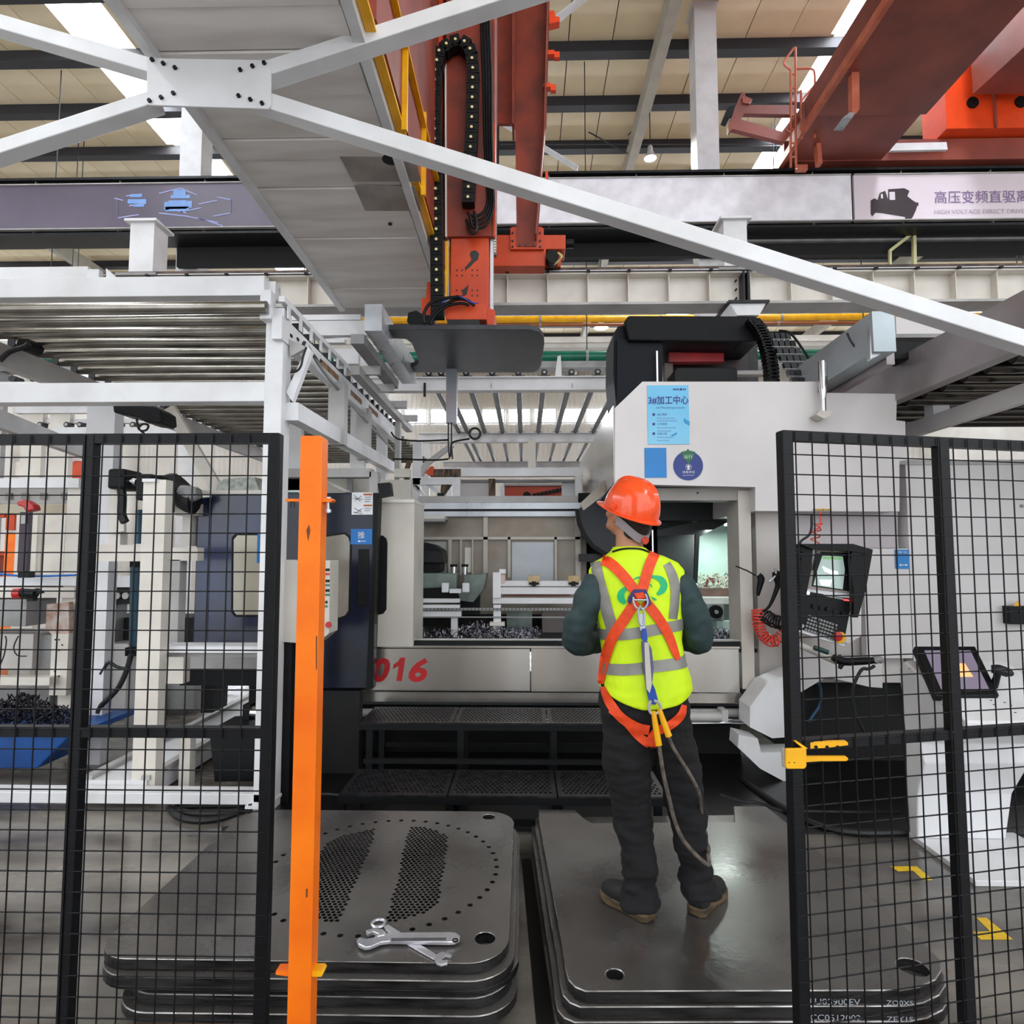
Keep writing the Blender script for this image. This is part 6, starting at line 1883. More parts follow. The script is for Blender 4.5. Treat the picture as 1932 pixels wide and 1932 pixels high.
# yellow floor tape marks
def tape(pts, label):
    P_ = [G(x, y, 0.0) for x, y in pts]
    return MB().prism([(p.x, p.y, 0.0005) for p in P_], (0, 0, 0.0015)).build('floor_tape', TAPE, None, label=label, cat='tape')
tape([(1680, 1635), (1730, 1635), (1760, 1661), (1742, 1661), (1722, 1643), (1694, 1644)], 'yellow angled floor tape mark in front of the kiosk base')
tape([(1842, 1732), (1861, 1732), (1911, 1773), (1850, 1773), (1836, 1759), (1868, 1758), (1858, 1748)], 'yellow angled floor tape mark at the lower right behind the fence')
# ================================================================== PERSON
PYc = 2.66
m_skin = mat('skin_tan', (196, 138, 108), 0.5, c2=(180, 122, 94), scale=14)
m_hair = mat('short_black_hair', (26, 20, 18), 0.7, c2=(48, 34, 28), scale=60, bump=0.4, bscale=300)
m_shirt = mat('shirt_dark_green', (40, 64, 66), 0.7, c2=(24, 42, 45), scale=8, bump=0.15, bscale=400)
m_vest = mat('vest_hi_vis_yellow', (216, 250, 6), 0.6, c2=(206, 242, 4), scale=5, bump=0.1, bscale=300)
m_refl = mat('reflective_tape_silver', (150, 148, 142), 0.38, 0.3, c2=(132, 130, 124), scale=6)
m_trous = mat('trousers_black_denim', (19, 19, 22), 0.9, c2=(9, 9, 11), scale=7, detail=8, bump=0.2, bscale=300)
m_strap = mat('harness_orange_webbing', (244, 78, 22), 0.6, c2=(228, 66, 16), scale=40)
m_helm = mat('helmet_orange_plastic', (255, 84, 22), 0.22, c2=(250, 78, 18), scale=2, coat=0.5)
m_logo = mat('logo_green', (4, 186, 118), 0.5)
PR = thing('person', (0.62, PYc, ZR_), 'worker seen from behind in orange helmet, yellow vest, orange harness and dark trousers', 'person')
def zpx(py, Y=PYc):
    return W(966, py, Y).z
def loft(mb, rings, n=28, p=2.2):
    """rings (center, a, b): closed stack of superellipses in the XY plane"""
    vs = []
    for c, a, b in rings:
        for i in range(n):
            t_ = 2 * pi * i / n
            cx_, sy_ = cos(t_), sin(t_)
            vs.append((c[0] + a * math.copysign(abs(cx_) ** (2 / p), cx_), c[1] + b * math.copysign(abs(sy_) ** (2 / p), sy_), c[2]))
    fs = [tuple(range(n - 1, -1, -1)), tuple(range((len(rings) - 1) * n, len(rings) * n))]
    for k in range(len(rings) - 1):
        for i in range(n):
            j = (i + 1) % n
            fs.append((k * n + i, k * n + j, (k + 1) * n + j, (k + 1) * n + i))
    mb.add(vs, fs)
def ell(mb, c, rx, ry, rz, Mx=None, n=16, m=10):
    vs = []; fs = []
    Mx = Mx or Matrix.Identity(3)
    for k in range(1, m):
        ph = pi * k / m
        for i in range(n):
            a = 2 * pi * i / n
            vs.append(Vector(c) + Mx @ Vector((rx * sin(ph) * cos(a), ry * sin(ph) * sin(a), rz * cos(ph))))
    top = len(vs); vs.append(Vector(c) + Mx @ Vector((0, 0, rz))); bot = len(vs); vs.append(Vector(c) - Mx @ Vector((0, 0, rz)))
    for k in range(m - 2):
        for i in range(n):
            j = (i + 1) % n
            fs.append((k * n + i, k * n + j, (k + 1) * n + j, (k + 1) * n + i))
    for i in range(n):
        j = (i + 1) % n
        fs.append((top, j, i)); fs.append((bot, (m - 2) * n + i, (m - 2) * n + j))
    mb.add(vs, fs)
def J(px, py, Y):
    return W(px, py, Y)
# --- head frame: turned left and looking up
hy = radians(38)
hf = Vector((-sin(hy), cos(hy), 0.42)).normalized()
hr = hf.cross(Vector((0, 0, 1))).normalized()
hu = hr.cross(hf).normalized()
HM = Matrix((hr, hf, hu)).transposed()
HC = J(1186, 972, 2.68)
def H(x, y, z):
    return HC + HM @ Vector((x, y, z))
tor = [(1345, 0.165, 0.105, 1214, 0), (1300, 0.165, 0.11, 1214, 0), (1250, 0.148, 0.1, 1211, 0), (1200, 0.15, 0.1, 1206, 0), (1150, 0.168, 0.108, 1203, 0), (1100, 0.178, 0.105, 1200, 0), (1076, 0.165, 0.085, 1199, 0.0), (1060, 0.12, 0.075, 1195, 0.005), (1044, 0.068, 0.066, 1189, 0.01), (1025, 0.054, 0.058, 1187, 0.012), (985, 0.054, 0.06, 1187, 0.02)]
def torso(mb, infl=0.0, cut=(900, 2000), flare=None):
    rs = []
    for py, a, b, px, dy in tor:
        if cut[0] <= py <= cut[1]:
            f = flare(py) if flare else 0
            c = J(px, py, PYc + dy)
            rs.append(((c.x, PYc + dy, c.z), a + infl + f, b + infl + f))
    loft(mb, rs)
AL = [J(1130, 1094, PYc), J(1104, 1150, PYc - 0.02), J(1088, 1207, PYc), J(1112, 1212, PYc + 0.14), J(1165, 1208, PYc + 0.25)]
AR = [J(1273, 1092, PYc), J(1304, 1145, PYc - 0.02), J(1318, 1202, PYc), J(1300, 1206, PYc + 0.14), J(1250, 1208, PYc + 0.25)]
LL = [J(1180, 1352, PYc), J(1184, 1440, PYc), J(1190, 1520, PYc - 0.0), J(1203, 1600, PYc - 0.03), J(1208, 1690, PYc - 0.05)]
RL = [J(1256, 1352, PYc), J(1278, 1440, PYc), J(1294, 1520, PYc), J(1306, 1600, PYc - 0.02), J(1320, 1685, PYc - 0.03)]
hl, tl = G(1226, 1738, ZR_), G(1143, 1690, ZR_)
hr_, tr_ = G(1312, 1728, ZR_), G(1362, 1678, ZR_)
# --- continuous body
mb = MB()
torso(mb, -0.012)
mb.tube(AL, [0.042, 0.042, 0.038, 0.034, 0.024], 12, 4)
mb.tube(AR, [0.042, 0.042, 0.038, 0.034, 0.024], 12, 4)
mb.tube(LL, [0.078, 0.07, 0.052, 0.048, 0.03], 14, 4)
mb.tube(RL, [0.078, 0.07, 0.052, 0.048, 0.03], 14, 4)
for h_, t_, leg in ((hl, tl, LL), (hr_, tr_, RL)):
    d_ = (t_ - h_).normalized()
    mb.tube([leg[-1], h_ + d_ * 0.06 + Vector((0, 0, 0.06)), h_ + d_ * 0.14 + Vector((0, 0, 0.045)), h_ + d_ * 0.23 + Vector((0, 0, 0.03))], [0.026, 0.026, 0.028, 0.02], 12, 3)
# skull, jaw, nose, ears
ell(mb, H(0, -0.005, 0.035), 0.074, 0.092, 0.09, HM, 22, 14)
ell(mb, H(0, 0.03, -0.035), 0.055, 0.062, 0.07, HM, 18, 12)
ell(mb, H(0, 0.075, -0.075), 0.03, 0.025, 0.022, HM)
mb.tube([H(0, 0.088, 0.025), H(0, 0.103, 0.0), H(0, 0.112, -0.02), H(0, 0.094, -0.028)], [0.008, 0.011, 0.015, 0.009], 8, 2)
for s_ in (-1, 1):
    ell(mb, H(s_ * 0.079, -0.005, -0.005), 0.007, 0.02, 0.033, HM)
    ell(mb, H(s_ * 0.083, -0.014, 0.0), 0.005, 0.01, 0.026, HM)
    ell(mb, H(s_ * 0.045, 0.062, -0.018), 0.02, 0.02, 0.02, HM)
ell(mb, H(0, 0.092, -0.052), 0.024, 0.008, 0.007, HM); ell(mb, H(0, 0.088, -0.063), 0.02, 0.008, 0.006, HM)
mb.tube([J(1188, 1050, PYc + 0.01), HC + Vector((0, 0.0, -0.06))], [0.06, 0.055], 16, 0)
# hands, one over the other in front of the belt
def hand(mb, wrist, palm_dir, up, side):
    f_ = palm_dir.normalized(); u_ = (up - f_ * up.dot(f_)).normalized(); r_ = f_.cross(u_)
    pc = wrist + f_ * 0.045
    Mx = Matrix((r_, f_, u_)).transposed()
    ell(mb, pc, 0.038, 0.052, 0.016, Mx)
    for k, (o_, L_) in enumerate(((-0.028, 0.062), (-0.01, 0.074), (0.01, 0.07), (0.027, 0.055))):
        b_ = pc + f_ * 0.04 + r_ * o_
        mb.tube([b_, b_ + f_ * L_ * 0.5 - u_ * 0.004, b_ + f_ * L_ * 0.8 - u_ * 0.016, b_ + f_ * L_ * 0.9 - u_ * 0.03], [0.0095, 0.009, 0.0085, 0.007], 8, 2)
    b_ = pc - r_ * side * 0.03 - f_ * 0.01
    mb.tube([b_, b_ - r_ * side * 0.025 + f_ * 0.025, b_ - r_ * side * 0.03 + f_ * 0.055], [0.013, 0.011, 0.008], 8, 2)
hand(mb, AL[-1], Vector((1, 0.15, -0.1)), Vector((0, 1, 0.2)), 1)
hand(mb, AR[-1] + Vector((0, 0.03, 0.03)), Vector((-1, 0.12, -0.1)), Vector((0, 1, 0.2)), -1)
body = joined_smooth(mb, 'body', m_skin, PR, 0.0065, 3)
for s_ in (-1, 1):
    e = MB(); ell(e, H(s_ * 0.03, 0.079, 0.012), 0.012, 0.01, 0.009, HM)
    e.build('eye', mat('eye_white', (230, 226, 220), 0.2), PR, smooth=True)
# hair: close cropped shell, longest at the nape
mb = MB()
ell(mb, H(0, -0.012, 0.036), 0.0785, 0.094, 0.095, HM, 24, 16)
ell(mb, H(0, -0.05, -0.01), 0.066, 0.056, 0.066, HM, 20, 12)
ell(mb, H(0, -0.058, -0.055), 0.056, 0.046, 0.052, HM, 20, 12)
joined_smooth(mb, 'hair', m_hair, PR, 0.006, 2)

# --- wrinkle fields
def wrk(amp, fx=9.0, fz=22.0):
    return lambda p: amp * (noise.noise(Vector((p.x * fx, p.y * fx, p.z * fz))) + 0.5 * noise.noise(Vector((p.x * fx * 2.3 + 5, p.y * fx * 2, p.z * fz * 2))))
# --- shirt
mb = MB()
torso(mb, 0.004, (1040, 1310))
mb.tube(AL, [0.064, 0.061, 0.06, 0.052, 0.036], 16, 5)
mb.tube(AR, [0.064, 0.061, 0.06, 0.052, 0.036], 16, 5)
shirt = joined_smooth(mb, 'shirt', m_shirt, PR, 0.007, 5, wrk(0.011, 9, 14))
# --- trousers
mb = MB()
rs = []
for py, a, b, px in ((1400, 0.12, 0.09, 1214), (1360, 0.178, 0.115, 1216), (1330, 0.182, 0.12, 1216), (1290, 0.172, 0.115, 1214), (1262, 0.16, 0.11, 1212)):
    c = J(px, py, PYc); rs.append(((c.x, PYc, c.z), a, b))
loft(mb, rs)
mb.tube(LL[:4] + [J(1206, 1655, PYc - 0.05), J(1208, 1706, PYc - 0.06)], [0.095, 0.102, 0.083, 0.068, 0.07, 0.078], 18, 5)
mb.tube(RL[:4] + [J(1314, 1645, PYc - 0.02), J(1319, 1688, PYc - 0.03)], [0.095, 0.093, 0.078, 0.066, 0.066, 0.076], 18, 5)
def wt(p):
    z_ = p.z
    k = 1.0 + 1.6 * max(0, (0.62 - z_) / 0.4)
    return 0.011 * k * (noise.noise(Vector((p.x * 8, p.y * 8, p.z * 16))) + 0.6 * noise.noise(Vector((p.x * 14 + 3, p.y * 10, p.z * 42))))
trousers = joined_smooth(mb, 'trousers', m_trous, PR, 0.007, 4, wt)
# --- vest
mb = MB()
VR = [(1326, 0.188, 0.135, 1219), (1306, 0.187, 0.135, 1219), (1280, 0.182, 0.13, 1218), (1245, 0.166, 0.122, 1214), (1205, 0.168, 0.12, 1208), (1160, 0.182, 0.122, 1204), (1120, 0.194, 0.12, 1202), (1094, 0.198, 0.112, 1201), (1076, 0.195, 0.104, 1200), (1062, 0.172, 0.094, 1199), (1051, 0.125, 0.086, 1195), (1041, 0.083, 0.078, 1191), (1032, 0.066, 0.07, 1188)]
rs = []
for py, a, b, px in VR:
    c = J(px, py, PYc); rs.append(((c.x, PYc + (0.008 if py < 1050 else 0), c.z), a, b))
loft(mb, rs, 40, 2.35)
vest = joined_smooth(mb, 'vest', m_vest, PR, 0.006, 3, lambda p: 0.006 * noise.noise(Vector((p.x * 9, p.y * 9, p.z * 7))) + 0.003 * noise.noise(Vector((p.x * 22, p.y * 20, p.z * 20))))
# curved hem: lift the sides of the hem
cV = wloc(vest)
zh = zpx(1326)
for v in vest.data.vertices:
    zz = v.co.z + cV.z
    if zz < zh + 0.10:
        k = min(1.0, abs(v.co.x + cV.x - J(1219, 1326, PYc).x) / 0.185)
        f_ = (zh + 0.10 - zz) / 0.10
        v.co.z += 0.065 * (k ** 2.2) * f_

# --- surfaces for the webbing
def bvh(obs):
    vs = []; fs = []
    for o in obs:
        c = wloc(o); b = len(vs)
        vs += [v.co + c for v in o.data.vertices]
        fs += [tuple(b + i for i in p.vertices) for p in o.data.polygons]
    return BVHTree.FromPolygons(vs, fs)
BV = bvh([vest]); BT = bvh([trousers, vest]); BA = bvh([vest, shirt, trousers])
def smoothpath(pts, k=6):
    pts = [Vector((p[0], p[1], p[2] if len(p) > 2 else 0)) for p in pts]
    q = []
    for i in range(len(pts) - 1):
        p0 = pts[max(i - 1, 0)]; p1 = pts[i]; p2 = pts[i + 1]; p3 = pts[min(i + 2, len(pts) - 1)]
        for j in range(k):
            t_ = j / k
            q.append(0.5 * ((2 * p1) + (p2 - p0) * t_ + (2 * p0 - 5 * p1 + 4 * p2 - p3) * t_ * t_ + (3 * p1 - p0 - 3 * p2 + p3) * t_ ** 3))
    q.append(pts[-1])
    return q
def ribbon(path, tree, off=0.004, th=0.003, cols=4, w=None):
    """band laid over cloth: path = (px, py, width px)"""
    P_ = smoothpath([(p[0], p[1], p[2] if len(p) > 2 else w) for p in path])
    top = []; last = None
    for i, p in enumerate(P_):
        d = (P_[min(i + 1, len(P_) - 1)] - P_[max(i - 1, 0)]); d.z = 0; d.normalize()
        nrm = Vector((-d.y, d.x))
        row = []
        for c_ in range(cols + 1):
            s_ = (c_ / cols - 0.5) * p.z
            x, y = p.x + nrm.x * s_, p.y + nrm.y * s_
            r_ = ray(x, y).normalized()
            hit, nn_, _, dist = tree.ray_cast(CAM, r_)
            if hit is None or (last is not None and abs(dist - last) > 0.09):
                if last is None:
                    last = (PYc - 0.1) / r_.y
                hit = CAM + r_ * last; nn_ = Vector((0, -1, 0))
            else:
                last = dist
            row.append(hit - r_ * off)
        top.append(row)
    m = MB(); vs = []; fs = []
    n = cols + 1; R_ = len(top)
    for row in top:
        vs += row
    for row in top:
        vs += [v + (v - CAM).normalized() * th for v in row]
    N = R_ * n
    for i in range(R_ - 1):
        for j in range(cols):
            a = i * n + j
            fs.append((a, a + 1, a + n + 1, a + n)); fs.append((N + a, N + a + n, N + a + n + 1, N + a + 1))
        for a, b in ((i * n, (i + 1) * n), ((i + 1) * n + cols, i * n + cols)):
            fs.append((a, b, N + b, N + a))
    for j in range(cols):
        fs.append((j + 1, j, N + j, N + j + 1)); a = (R_ - 1) * n + j
        fs.append((a, a + 1, N + a + 1, N + a))
    m.add(vs, fs)
    return m
for pth in ([(1123, 1060, 20), (1129, 1090, 21), (1138, 1125, 22), (1147, 1160, 23), (1155, 1186, 23)], [(1258, 1063, 14), (1266, 1078, 17), (1273, 1100, 18), (1274, 1130, 17), (1270, 1168, 16)]):
    ribbon(pth, BV, 0.004, 0.003).build('reflective_band', m_refl, vest, smooth=True)
def beltring(pyc, slope, hpx, tree=BV, off=0.004):
    z0 = zpx(pyc); h_ = hpx * PYc / F
    cxx = J(1208, pyc, PYc).x
    n = 72; cols = 4
    vs = []; fs = []
    for layer in (off, off - 0.003):
        for i in range(n):
            a = 2 * pi * i / n
            d = Vector((cos(a), sin(a), 0))
            for j in range(cols + 1):
                x_ = cxx + 0.17 * cos(a)
                z_ = z0 + (j / cols - 0.5) * h_ + slope * 0.17 * cos(a)
                o_ = Vector((cxx, PYc, z_)) + d * 0.6
                hit, nn_, _, _ = tree.ray_cast(o_, -d)
                if hit is None: hit = Vector((cxx, PYc, z_)) + d * 0.15
                vs.append(hit + d * layer)
    n1 = cols + 1; N = n * n1
    for i in range(n):
        k = (i + 1) % n
        for j in range(cols):
            fs.append((i * n1 + j, k * n1 + j, k * n1 + j + 1, i * n1 + j + 1))
            fs.append((N + i * n1 + j, N + i * n1 + j + 1, N + k * n1 + j + 1, N + k * n1 + j))
        fs.append((i * n1, N + i * n1, N + k * n1, k * n1))
        fs.append((i * n1 + cols, k * n1 + cols, N + k * n1 + cols, N + i * n1 + cols))
    m = MB(); m.add(vs, fs)
    return m
beltring(1184, 0.13, 20).build('reflective_band', m_refl, vest, smooth=True)
beltring(1249, 0.1, 20).build('reflective_band', m_refl, vest, smooth=True)
# green swirl emblem
def cr(x, y):
    return (1000 + x / 4.83, 880 + y / 4.83)
def emb(pts):
    return [cr(x, y) + (w_ / 4.83,) for x, y, w_ in pts]
for pts in ([(905, 1098, 14), (860, 1122, 44), (828, 1165, 62), (835, 1212, 62), (868, 1248, 34)], [(1060, 1008, 10), (1120, 1004, 26), (1190, 1028, 56), (1222, 1080, 62), (1205, 1130, 58), (1160, 1166, 30)],
            [(940, 1030, 6), (985, 1012, 18), (1010, 1015, 8)], [(1110, 1190, 6), (1135, 1210, 20), (1155, 1215, 8)], [(1062, 1085, 8), (1100, 1078, 10), (1112, 1100, 8)]):
    ribbon(emb(pts), BV, 0.003, 0.0015, 6).build('emblem_stroke', m_logo, vest, smooth=True)
ribbon([(1155, 1041, 3.5), (1172, 1036, 3.5), (1190, 1034.5, 3.5), (1210, 1036, 3.5), (1226, 1042, 3.5)], BA, 0.004, 0.003, 2).build('collar_trim', BLACK, vest)
# --- harness
HN = thing('harness', J(1208, 1125, 2.53)); HN.parent = PR; HN.location = WL[HN.name] - wloc(PR)
for pts, tr in (([(1136, 1056, 19), (1152, 1063, 20), (1175, 1085, 20), (1197, 1113, 20), (1209, 1130, 20)], BV), ([(1236, 1043, 20), (1226, 1066, 20), (1217, 1095, 20), (1211, 1118, 20), (1208, 1130, 19)], BV),
                ([(1200, 1134, 20), (1180, 1165, 21), (1157, 1200, 21), (1142, 1240, 19), (1133, 1290, 11)], BA), ([(1217, 1134, 19), (1238, 1160, 19), (1260, 1195, 18), (1274, 1230, 14), (1280, 1245, 8)], BA),
                ([(1136, 1296, 9), (1148, 1322, 17), (1170, 1352, 18), (1200, 1372, 19), (1225, 1378, 18)], BT), ([(1150, 1340, 8), (1180, 1362, 14), (1204, 1388, 16), (1228, 1405, 16), (1240, 1398, 14)], BT), ([(1291, 1330, 10), (1285, 1350, 16), (1265, 1368, 17), (1240, 1380, 17), (1226, 1396, 14)], BT)):
    ribbon(pts, tr, 0.009, 0.004).build('strap', m_strap, HN, smooth=True)
m_bl = mat('harness_plate_blue', (36, 38, 110), 0.4)
hq = BV.ray_cast(CAM, ray(1206, 1128).normalized())[0]
yb = hq.y - 0.018
ring_ = [(1196, 1112), (1219, 1112), (1226, 1128), (1229, 1140), (1220, 1146), (1216, 1130), (1212, 1121), (1198, 1121), (1192, 1134), (1190, 1140), (1184, 1135), (1186, 1126)]
MB().pprism(ring_, yb, 0.008).build('dorsal_plate', m_bl, HN, bevel=0.002)
MB().pprism([(1196, 1120), (1213, 1117), (1221, 1128), (1203, 1130)], yb - 0.006, 0.006).build('loop_strap', m_strap, HN)
MB().tube([W(x, y, yb - 0.016) for x, y in ((1195, 1126), (1195, 1136), (1200, 1146), (1209, 1150), (1218, 1146), (1222, 1136), (1219, 1124), (1217, 1122))], 0.0042, 8, 3).build('d_ring', GALV, HN, smooth=True)
MB().cyl(W(1196, 1132, yb - 0.016), W(1222, 1132, yb - 0.016), 0.004, 8).build('ring_bar', GALV, HN)
# --- shoes
m_shoe = mat('shoe_black_suede', (18, 18, 20), 0.7, c2=(32, 32, 33), scale=20)
m_sole = mat('shoe_sole_tan', (112, 92, 64), 0.65, c2=(56, 46, 34), scale=16, stretch=(1, 1, 3))
for h_, t_ in ((hl, tl), (hr_, tr_)):
    d_ = (t_ - h_).normalized(); d_.z = 0; d_.normalize(); s_ = Vector((-d_.y, d_.x, 0))
    L_ = 0.275
    base = h_ - d_ * 0.01; base.z = ZR_ + 0.001
    def solep(k, infl=0.0):
        out_ = []
        prof_ = [(0.0, 0.018), (0.02, 0.036), (0.08, 0.036), (0.14, 0.038), (0.2, 0.048), (0.245, 0.038), (0.268, 0.02), (0.275, 0.0)]
        for a, b in prof_: out_.append(base + d_ * a + s_ * (b + infl))
        for a, b in reversed(prof_[:-1]): out_.append(base + d_ * a - s_ * (b + infl))
        return out_
    m = MB(); pts = solep(0, 0.007); m.prism(pts, (0, 0, 0.036))
    sh = MB()
    sh.tube([base + d_ * 0.012 + Vector((0, 0, 0.045)), base + d_ * 0.07 + Vector((0, 0, 0.055)), base + d_ * 0.13 + Vector((0, 0, 0.055)), base + d_ * 0.19 + Vector((0, 0, 0.045)), base + d_ * 0.235 + Vector((0, 0, 0.035)), base + d_ * 0.262 + Vector((0, 0, 0.028))], [0.034, 0.043, 0.046, 0.048, 0.042, 0.026], 16, 4)
    sh.tube([base + d_ * 0.045 + Vector((0, 0, 0.035)), base + d_ * 0.05 + Vector((0, 0, 0.125))], [0.046, 0.05], 16, 0)
    so = joined_smooth(sh, 'shoe', m_shoe, PR, 0.006, 3)
    sl = joined_smooth(m, 'sole', m_sole, so, 0.005, 2)
    for k in range(4):
        a = base + d_ * (0.12 + k * 0.022) + Vector((0, 0, 0.098 - k * 0.006))
        MB().cyl(a - s_ * 0.022, a + s_ * 0.022, 0.0025, 6).build('lace', GREYP, so)
# --- helmet
HL = thing('helmet', H(0, 0, 0.06)); HL.parent = PR; HL.location = WL[HL.name] - wloc(PR)
mb = MB()
n = 48; m_ = 14
vs = []; fs = []
def dome(th_in=0.0):
    out_ = []
    for k in range(m_ + 1):
        ph = (pi / 2) * k / m_
        rr = cos(ph) ** 0.75
        for i in range(n):
            a = 2 * pi * i / n
            x = (0.104 - th_in) * rr * cos(a); y = (0.130 - th_in) * rr * sin(a) - 0.006
            z = (0.138 - th_in) * sin(ph) ** 0.95
            out_.append(H(x, y, z + 0.018))
    return out_
A_ = dome(); B_ = dome(0.004)
vs = A_ + B_; N = len(A_)
for k in range(m_):
    for i in range(n):
        j = (i + 1) % n
        fs.append((k * n + i, k * n + j, (k + 1) * n + j, (k + 1) * n + i))
        fs.append((N + k * n + i, N + (k + 1) * n + i, N + (k + 1) * n + j, N + k * n + j))
for i in range(n):
    j = (i + 1) % n
    fs.append((i, N + i, N + j, j))
mb.add(vs, fs)
mb.build('shell', m_helm, HL, smooth=True)
# raised crown ridge
mb = MB()
vs = []; fs = []
K = 18
for k in range(K + 1):
    tt = radians(14 + 152 * k / K)
    st_, ct_ = sin(tt), cos(tt)
    for j, (xx, hh) in enumerate(((-0.030, -0.004), (-0.017, 0.010), (0.017, 0.010), (0.030, -0.004))):
        fade = min(1.0, st_ * 1.6)
        h2 = hh * fade
        y = -(0.130 + h2) * math.copysign(abs(ct_) ** 0.75, ct_) - 0.006; z = (0.138 + h2) * st_ ** 0.95
        vs.append(H(xx * (0.55 + 0.45 * st_), y, z + 0.018))
for k in range(K):
    for j in range(3):
        a = k * 4 + j
        fs.append((a, a + 1, a + 5, a + 4))
    fs.append((k * 4 + 3, k * 4, k * 4 + 4, k * 4 + 7))
fs.append((3, 2, 1, 0)); fs.append((K * 4, K * 4 + 1, K * 4 + 2, K * 4 + 3))
mb.add(vs, fs); mb.build('crown_ridge', m_helm, HL, smooth=True)
# brim with front visor
vs = []; fs = []
for lay_ in (0, 1):
    for ring_k in (0, 1):
        for i in range(n):
            a = 2 * pi * i / n
            vis = max(0, sin(a)) ** 3
            ex = (0.012 + 0.042 * vis) * ring_k - 0.004 * (1 - ring_k)
            x = (0.104 + (0.010 if ring_k else -0.004)) * cos(a); y = (0.134 + ex) * sin(a) - 0.006
            z = 0.018 - 0.004 * ring_k - 0.012 * vis * ring_k - 0.005 * lay_
            vs.append(H(x, y, z))
def idx(l_, r_, i): return (l_ * 2 + r_) * n + i % n
for i in range(n):
    fs.append((idx(0, 0, i), idx(0, 1, i), idx(0, 1, i + 1), idx(0, 0, i + 1)))
    fs.append((idx(1, 0, i), idx(1, 0, i + 1), idx(1, 1, i + 1), idx(1, 1, i)))
    fs.append((idx(0, 1, i), idx(1, 1, i), idx(1, 1, i + 1), idx(0, 1, i + 1)))
    fs.append((idx(0, 0, i), idx(0, 0, i + 1), idx(1, 0, i + 1), idx(1, 0, i)))
m = MB(); m.add(vs, fs); m.build('brim', m_helm, HL, smooth=True)
for s_ in (-1, 1):
    p = H(s_ * 0.109, -0.002, 0.035)
    MB().beam(p - HM @ Vector((0, 0.014, 0)), p + HM @ Vector((0, 0.014, 0)), 0.012, 0.02, up=hu).build('side_slot_boss', m_helm, HL, bevel=0.003)
# grey adjustable head band at the nape with red knob
m_band = mat('headband_grey', (150, 142, 146), 0.5)
pts = []
for k in range(15):
    a = radians(180 + 8 + 164 * k / 14)
    drop = -0.016 - 0.05 * sin((a - pi)) ** 2
    pts.append((0.09 * cos(a), 0.112 * sin(a) - 0.006, drop))
vs = []; fs = []
for (x, y, z) in pts:
    for dz, o_ in ((0.018, 1.0), (-0.018, 1.0), (-0.018, 0.965), (0.018, 0.965)):
        vs.append(H(x * o_, y * o_, z + dz))
for k in range(len(pts) - 1):
    for j in range(4):
        fs.append((k * 4 + j, k * 4 + (j + 1) % 4, (k + 1) * 4 + (j + 1) % 4, (k + 1) * 4 + j))
fs.append((0, 1, 2, 3)); q_ = (len(pts) - 1) * 4; fs.append((q_ + 3, q_ + 2, q_ + 1, q_))
m = MB(); m.add(vs, fs); m.build('head_band', m_band, HL)
a0 = H(0.0, -0.118, -0.066)
MB().cyl(a0, a0 - hf * 0.014, 0.015, 16).build('adjust_knob', mat('knob_salmon_red', (226, 80, 66), 0.4), HL, smooth=True)
# round emblem patch on the side of the helmet
# --- lanyard
LN = thing('safety_lanyard', J(1215, 1330, 2.49), 'safety lanyard with blue pouch, yellow sleeves and grey rope hanging from the back ring', 'lanyard')
ly = yb - 0.022
MB().tube([W(x, y, ly) for x, y in ((1210, 1144), (1205, 1150), (1205, 1166), (1208, 1178), (1214, 1178), (1216, 1166), (1214, 1152), (1209, 1147))], 0.0045, 8, 3).build('carabiner', GALV, LN, smooth=True)
MB().pprism([(1206, 1158), (1217, 1158), (1219, 1178), (1216, 1190), (1208, 1190), (1206, 1178)], ly + 0.003, 0.008).build('hook_body', GALV, LN, bevel=0.002)
MB().pprism([(1211, 1186), (1219, 1186), (1222, 1206), (1219, 1211), (1211, 1208)], ly, 0.012).build('blue_buckle', mat('lanyard_blue', (30, 76, 170), 0.5), LN)
MB().pprism([(1211, 1211), (1222, 1209), (1230, 1225), (1234, 1260), (1230, 1300), (1220, 1302), (1215, 1260), (1212, 1230)], ly, 0.02).build('shock_pack', mat('shock_pack_violet_grey', (100, 98, 140), 0.6), LN, bevel=0.003)
MB().pprism([(1216, 1213), (1224, 1212), (1226, 1240), (1230, 1290), (1226, 1308), (1220, 1300), (1217, 1250)], ly - 0.006, 0.006).build('white_label', mat('lanyard_cream', (206, 200, 186), 0.6), LN)
MB().pprism([(1219, 1288), (1229, 1285), (1236, 1300), (1242, 1322), (1236, 1330), (1226, 1328), (1222, 1310)], ly + 0.004, 0.014).build('blue_webbing', MATS['lanyard_blue'], LN)
MB().tube([W(x, y, ly) for x, y in ((1228, 1322), (1224, 1334), (1228, 1345), (1238, 1346), (1247, 1338), (1243, 1326), (1234, 1322))], 0.0058, 8, 3).build('steel_ring', GREYL, LN, smooth=True)
MB().tube([W(x, y, ly) for x, y in ((1233, 1342), (1237, 1370), (1243, 1406))], [0.009, 0.012, 0.013], 10, 3).build('yellow_sleeve', YELLOW, LN, smooth=True)
MB().tube([W(x, y, ly) for x, y in ((1244, 1338), (1252, 1362), (1262, 1389))], [0.009, 0.012, 0.013], 10, 3).build('yellow_sleeve', YELLOW, LN, smooth=True)
m_rope = mat('rope_grey_brown', (112, 102, 92), 0.8, c2=(74, 66, 60), scale=40, bump=0.4, bscale=200)
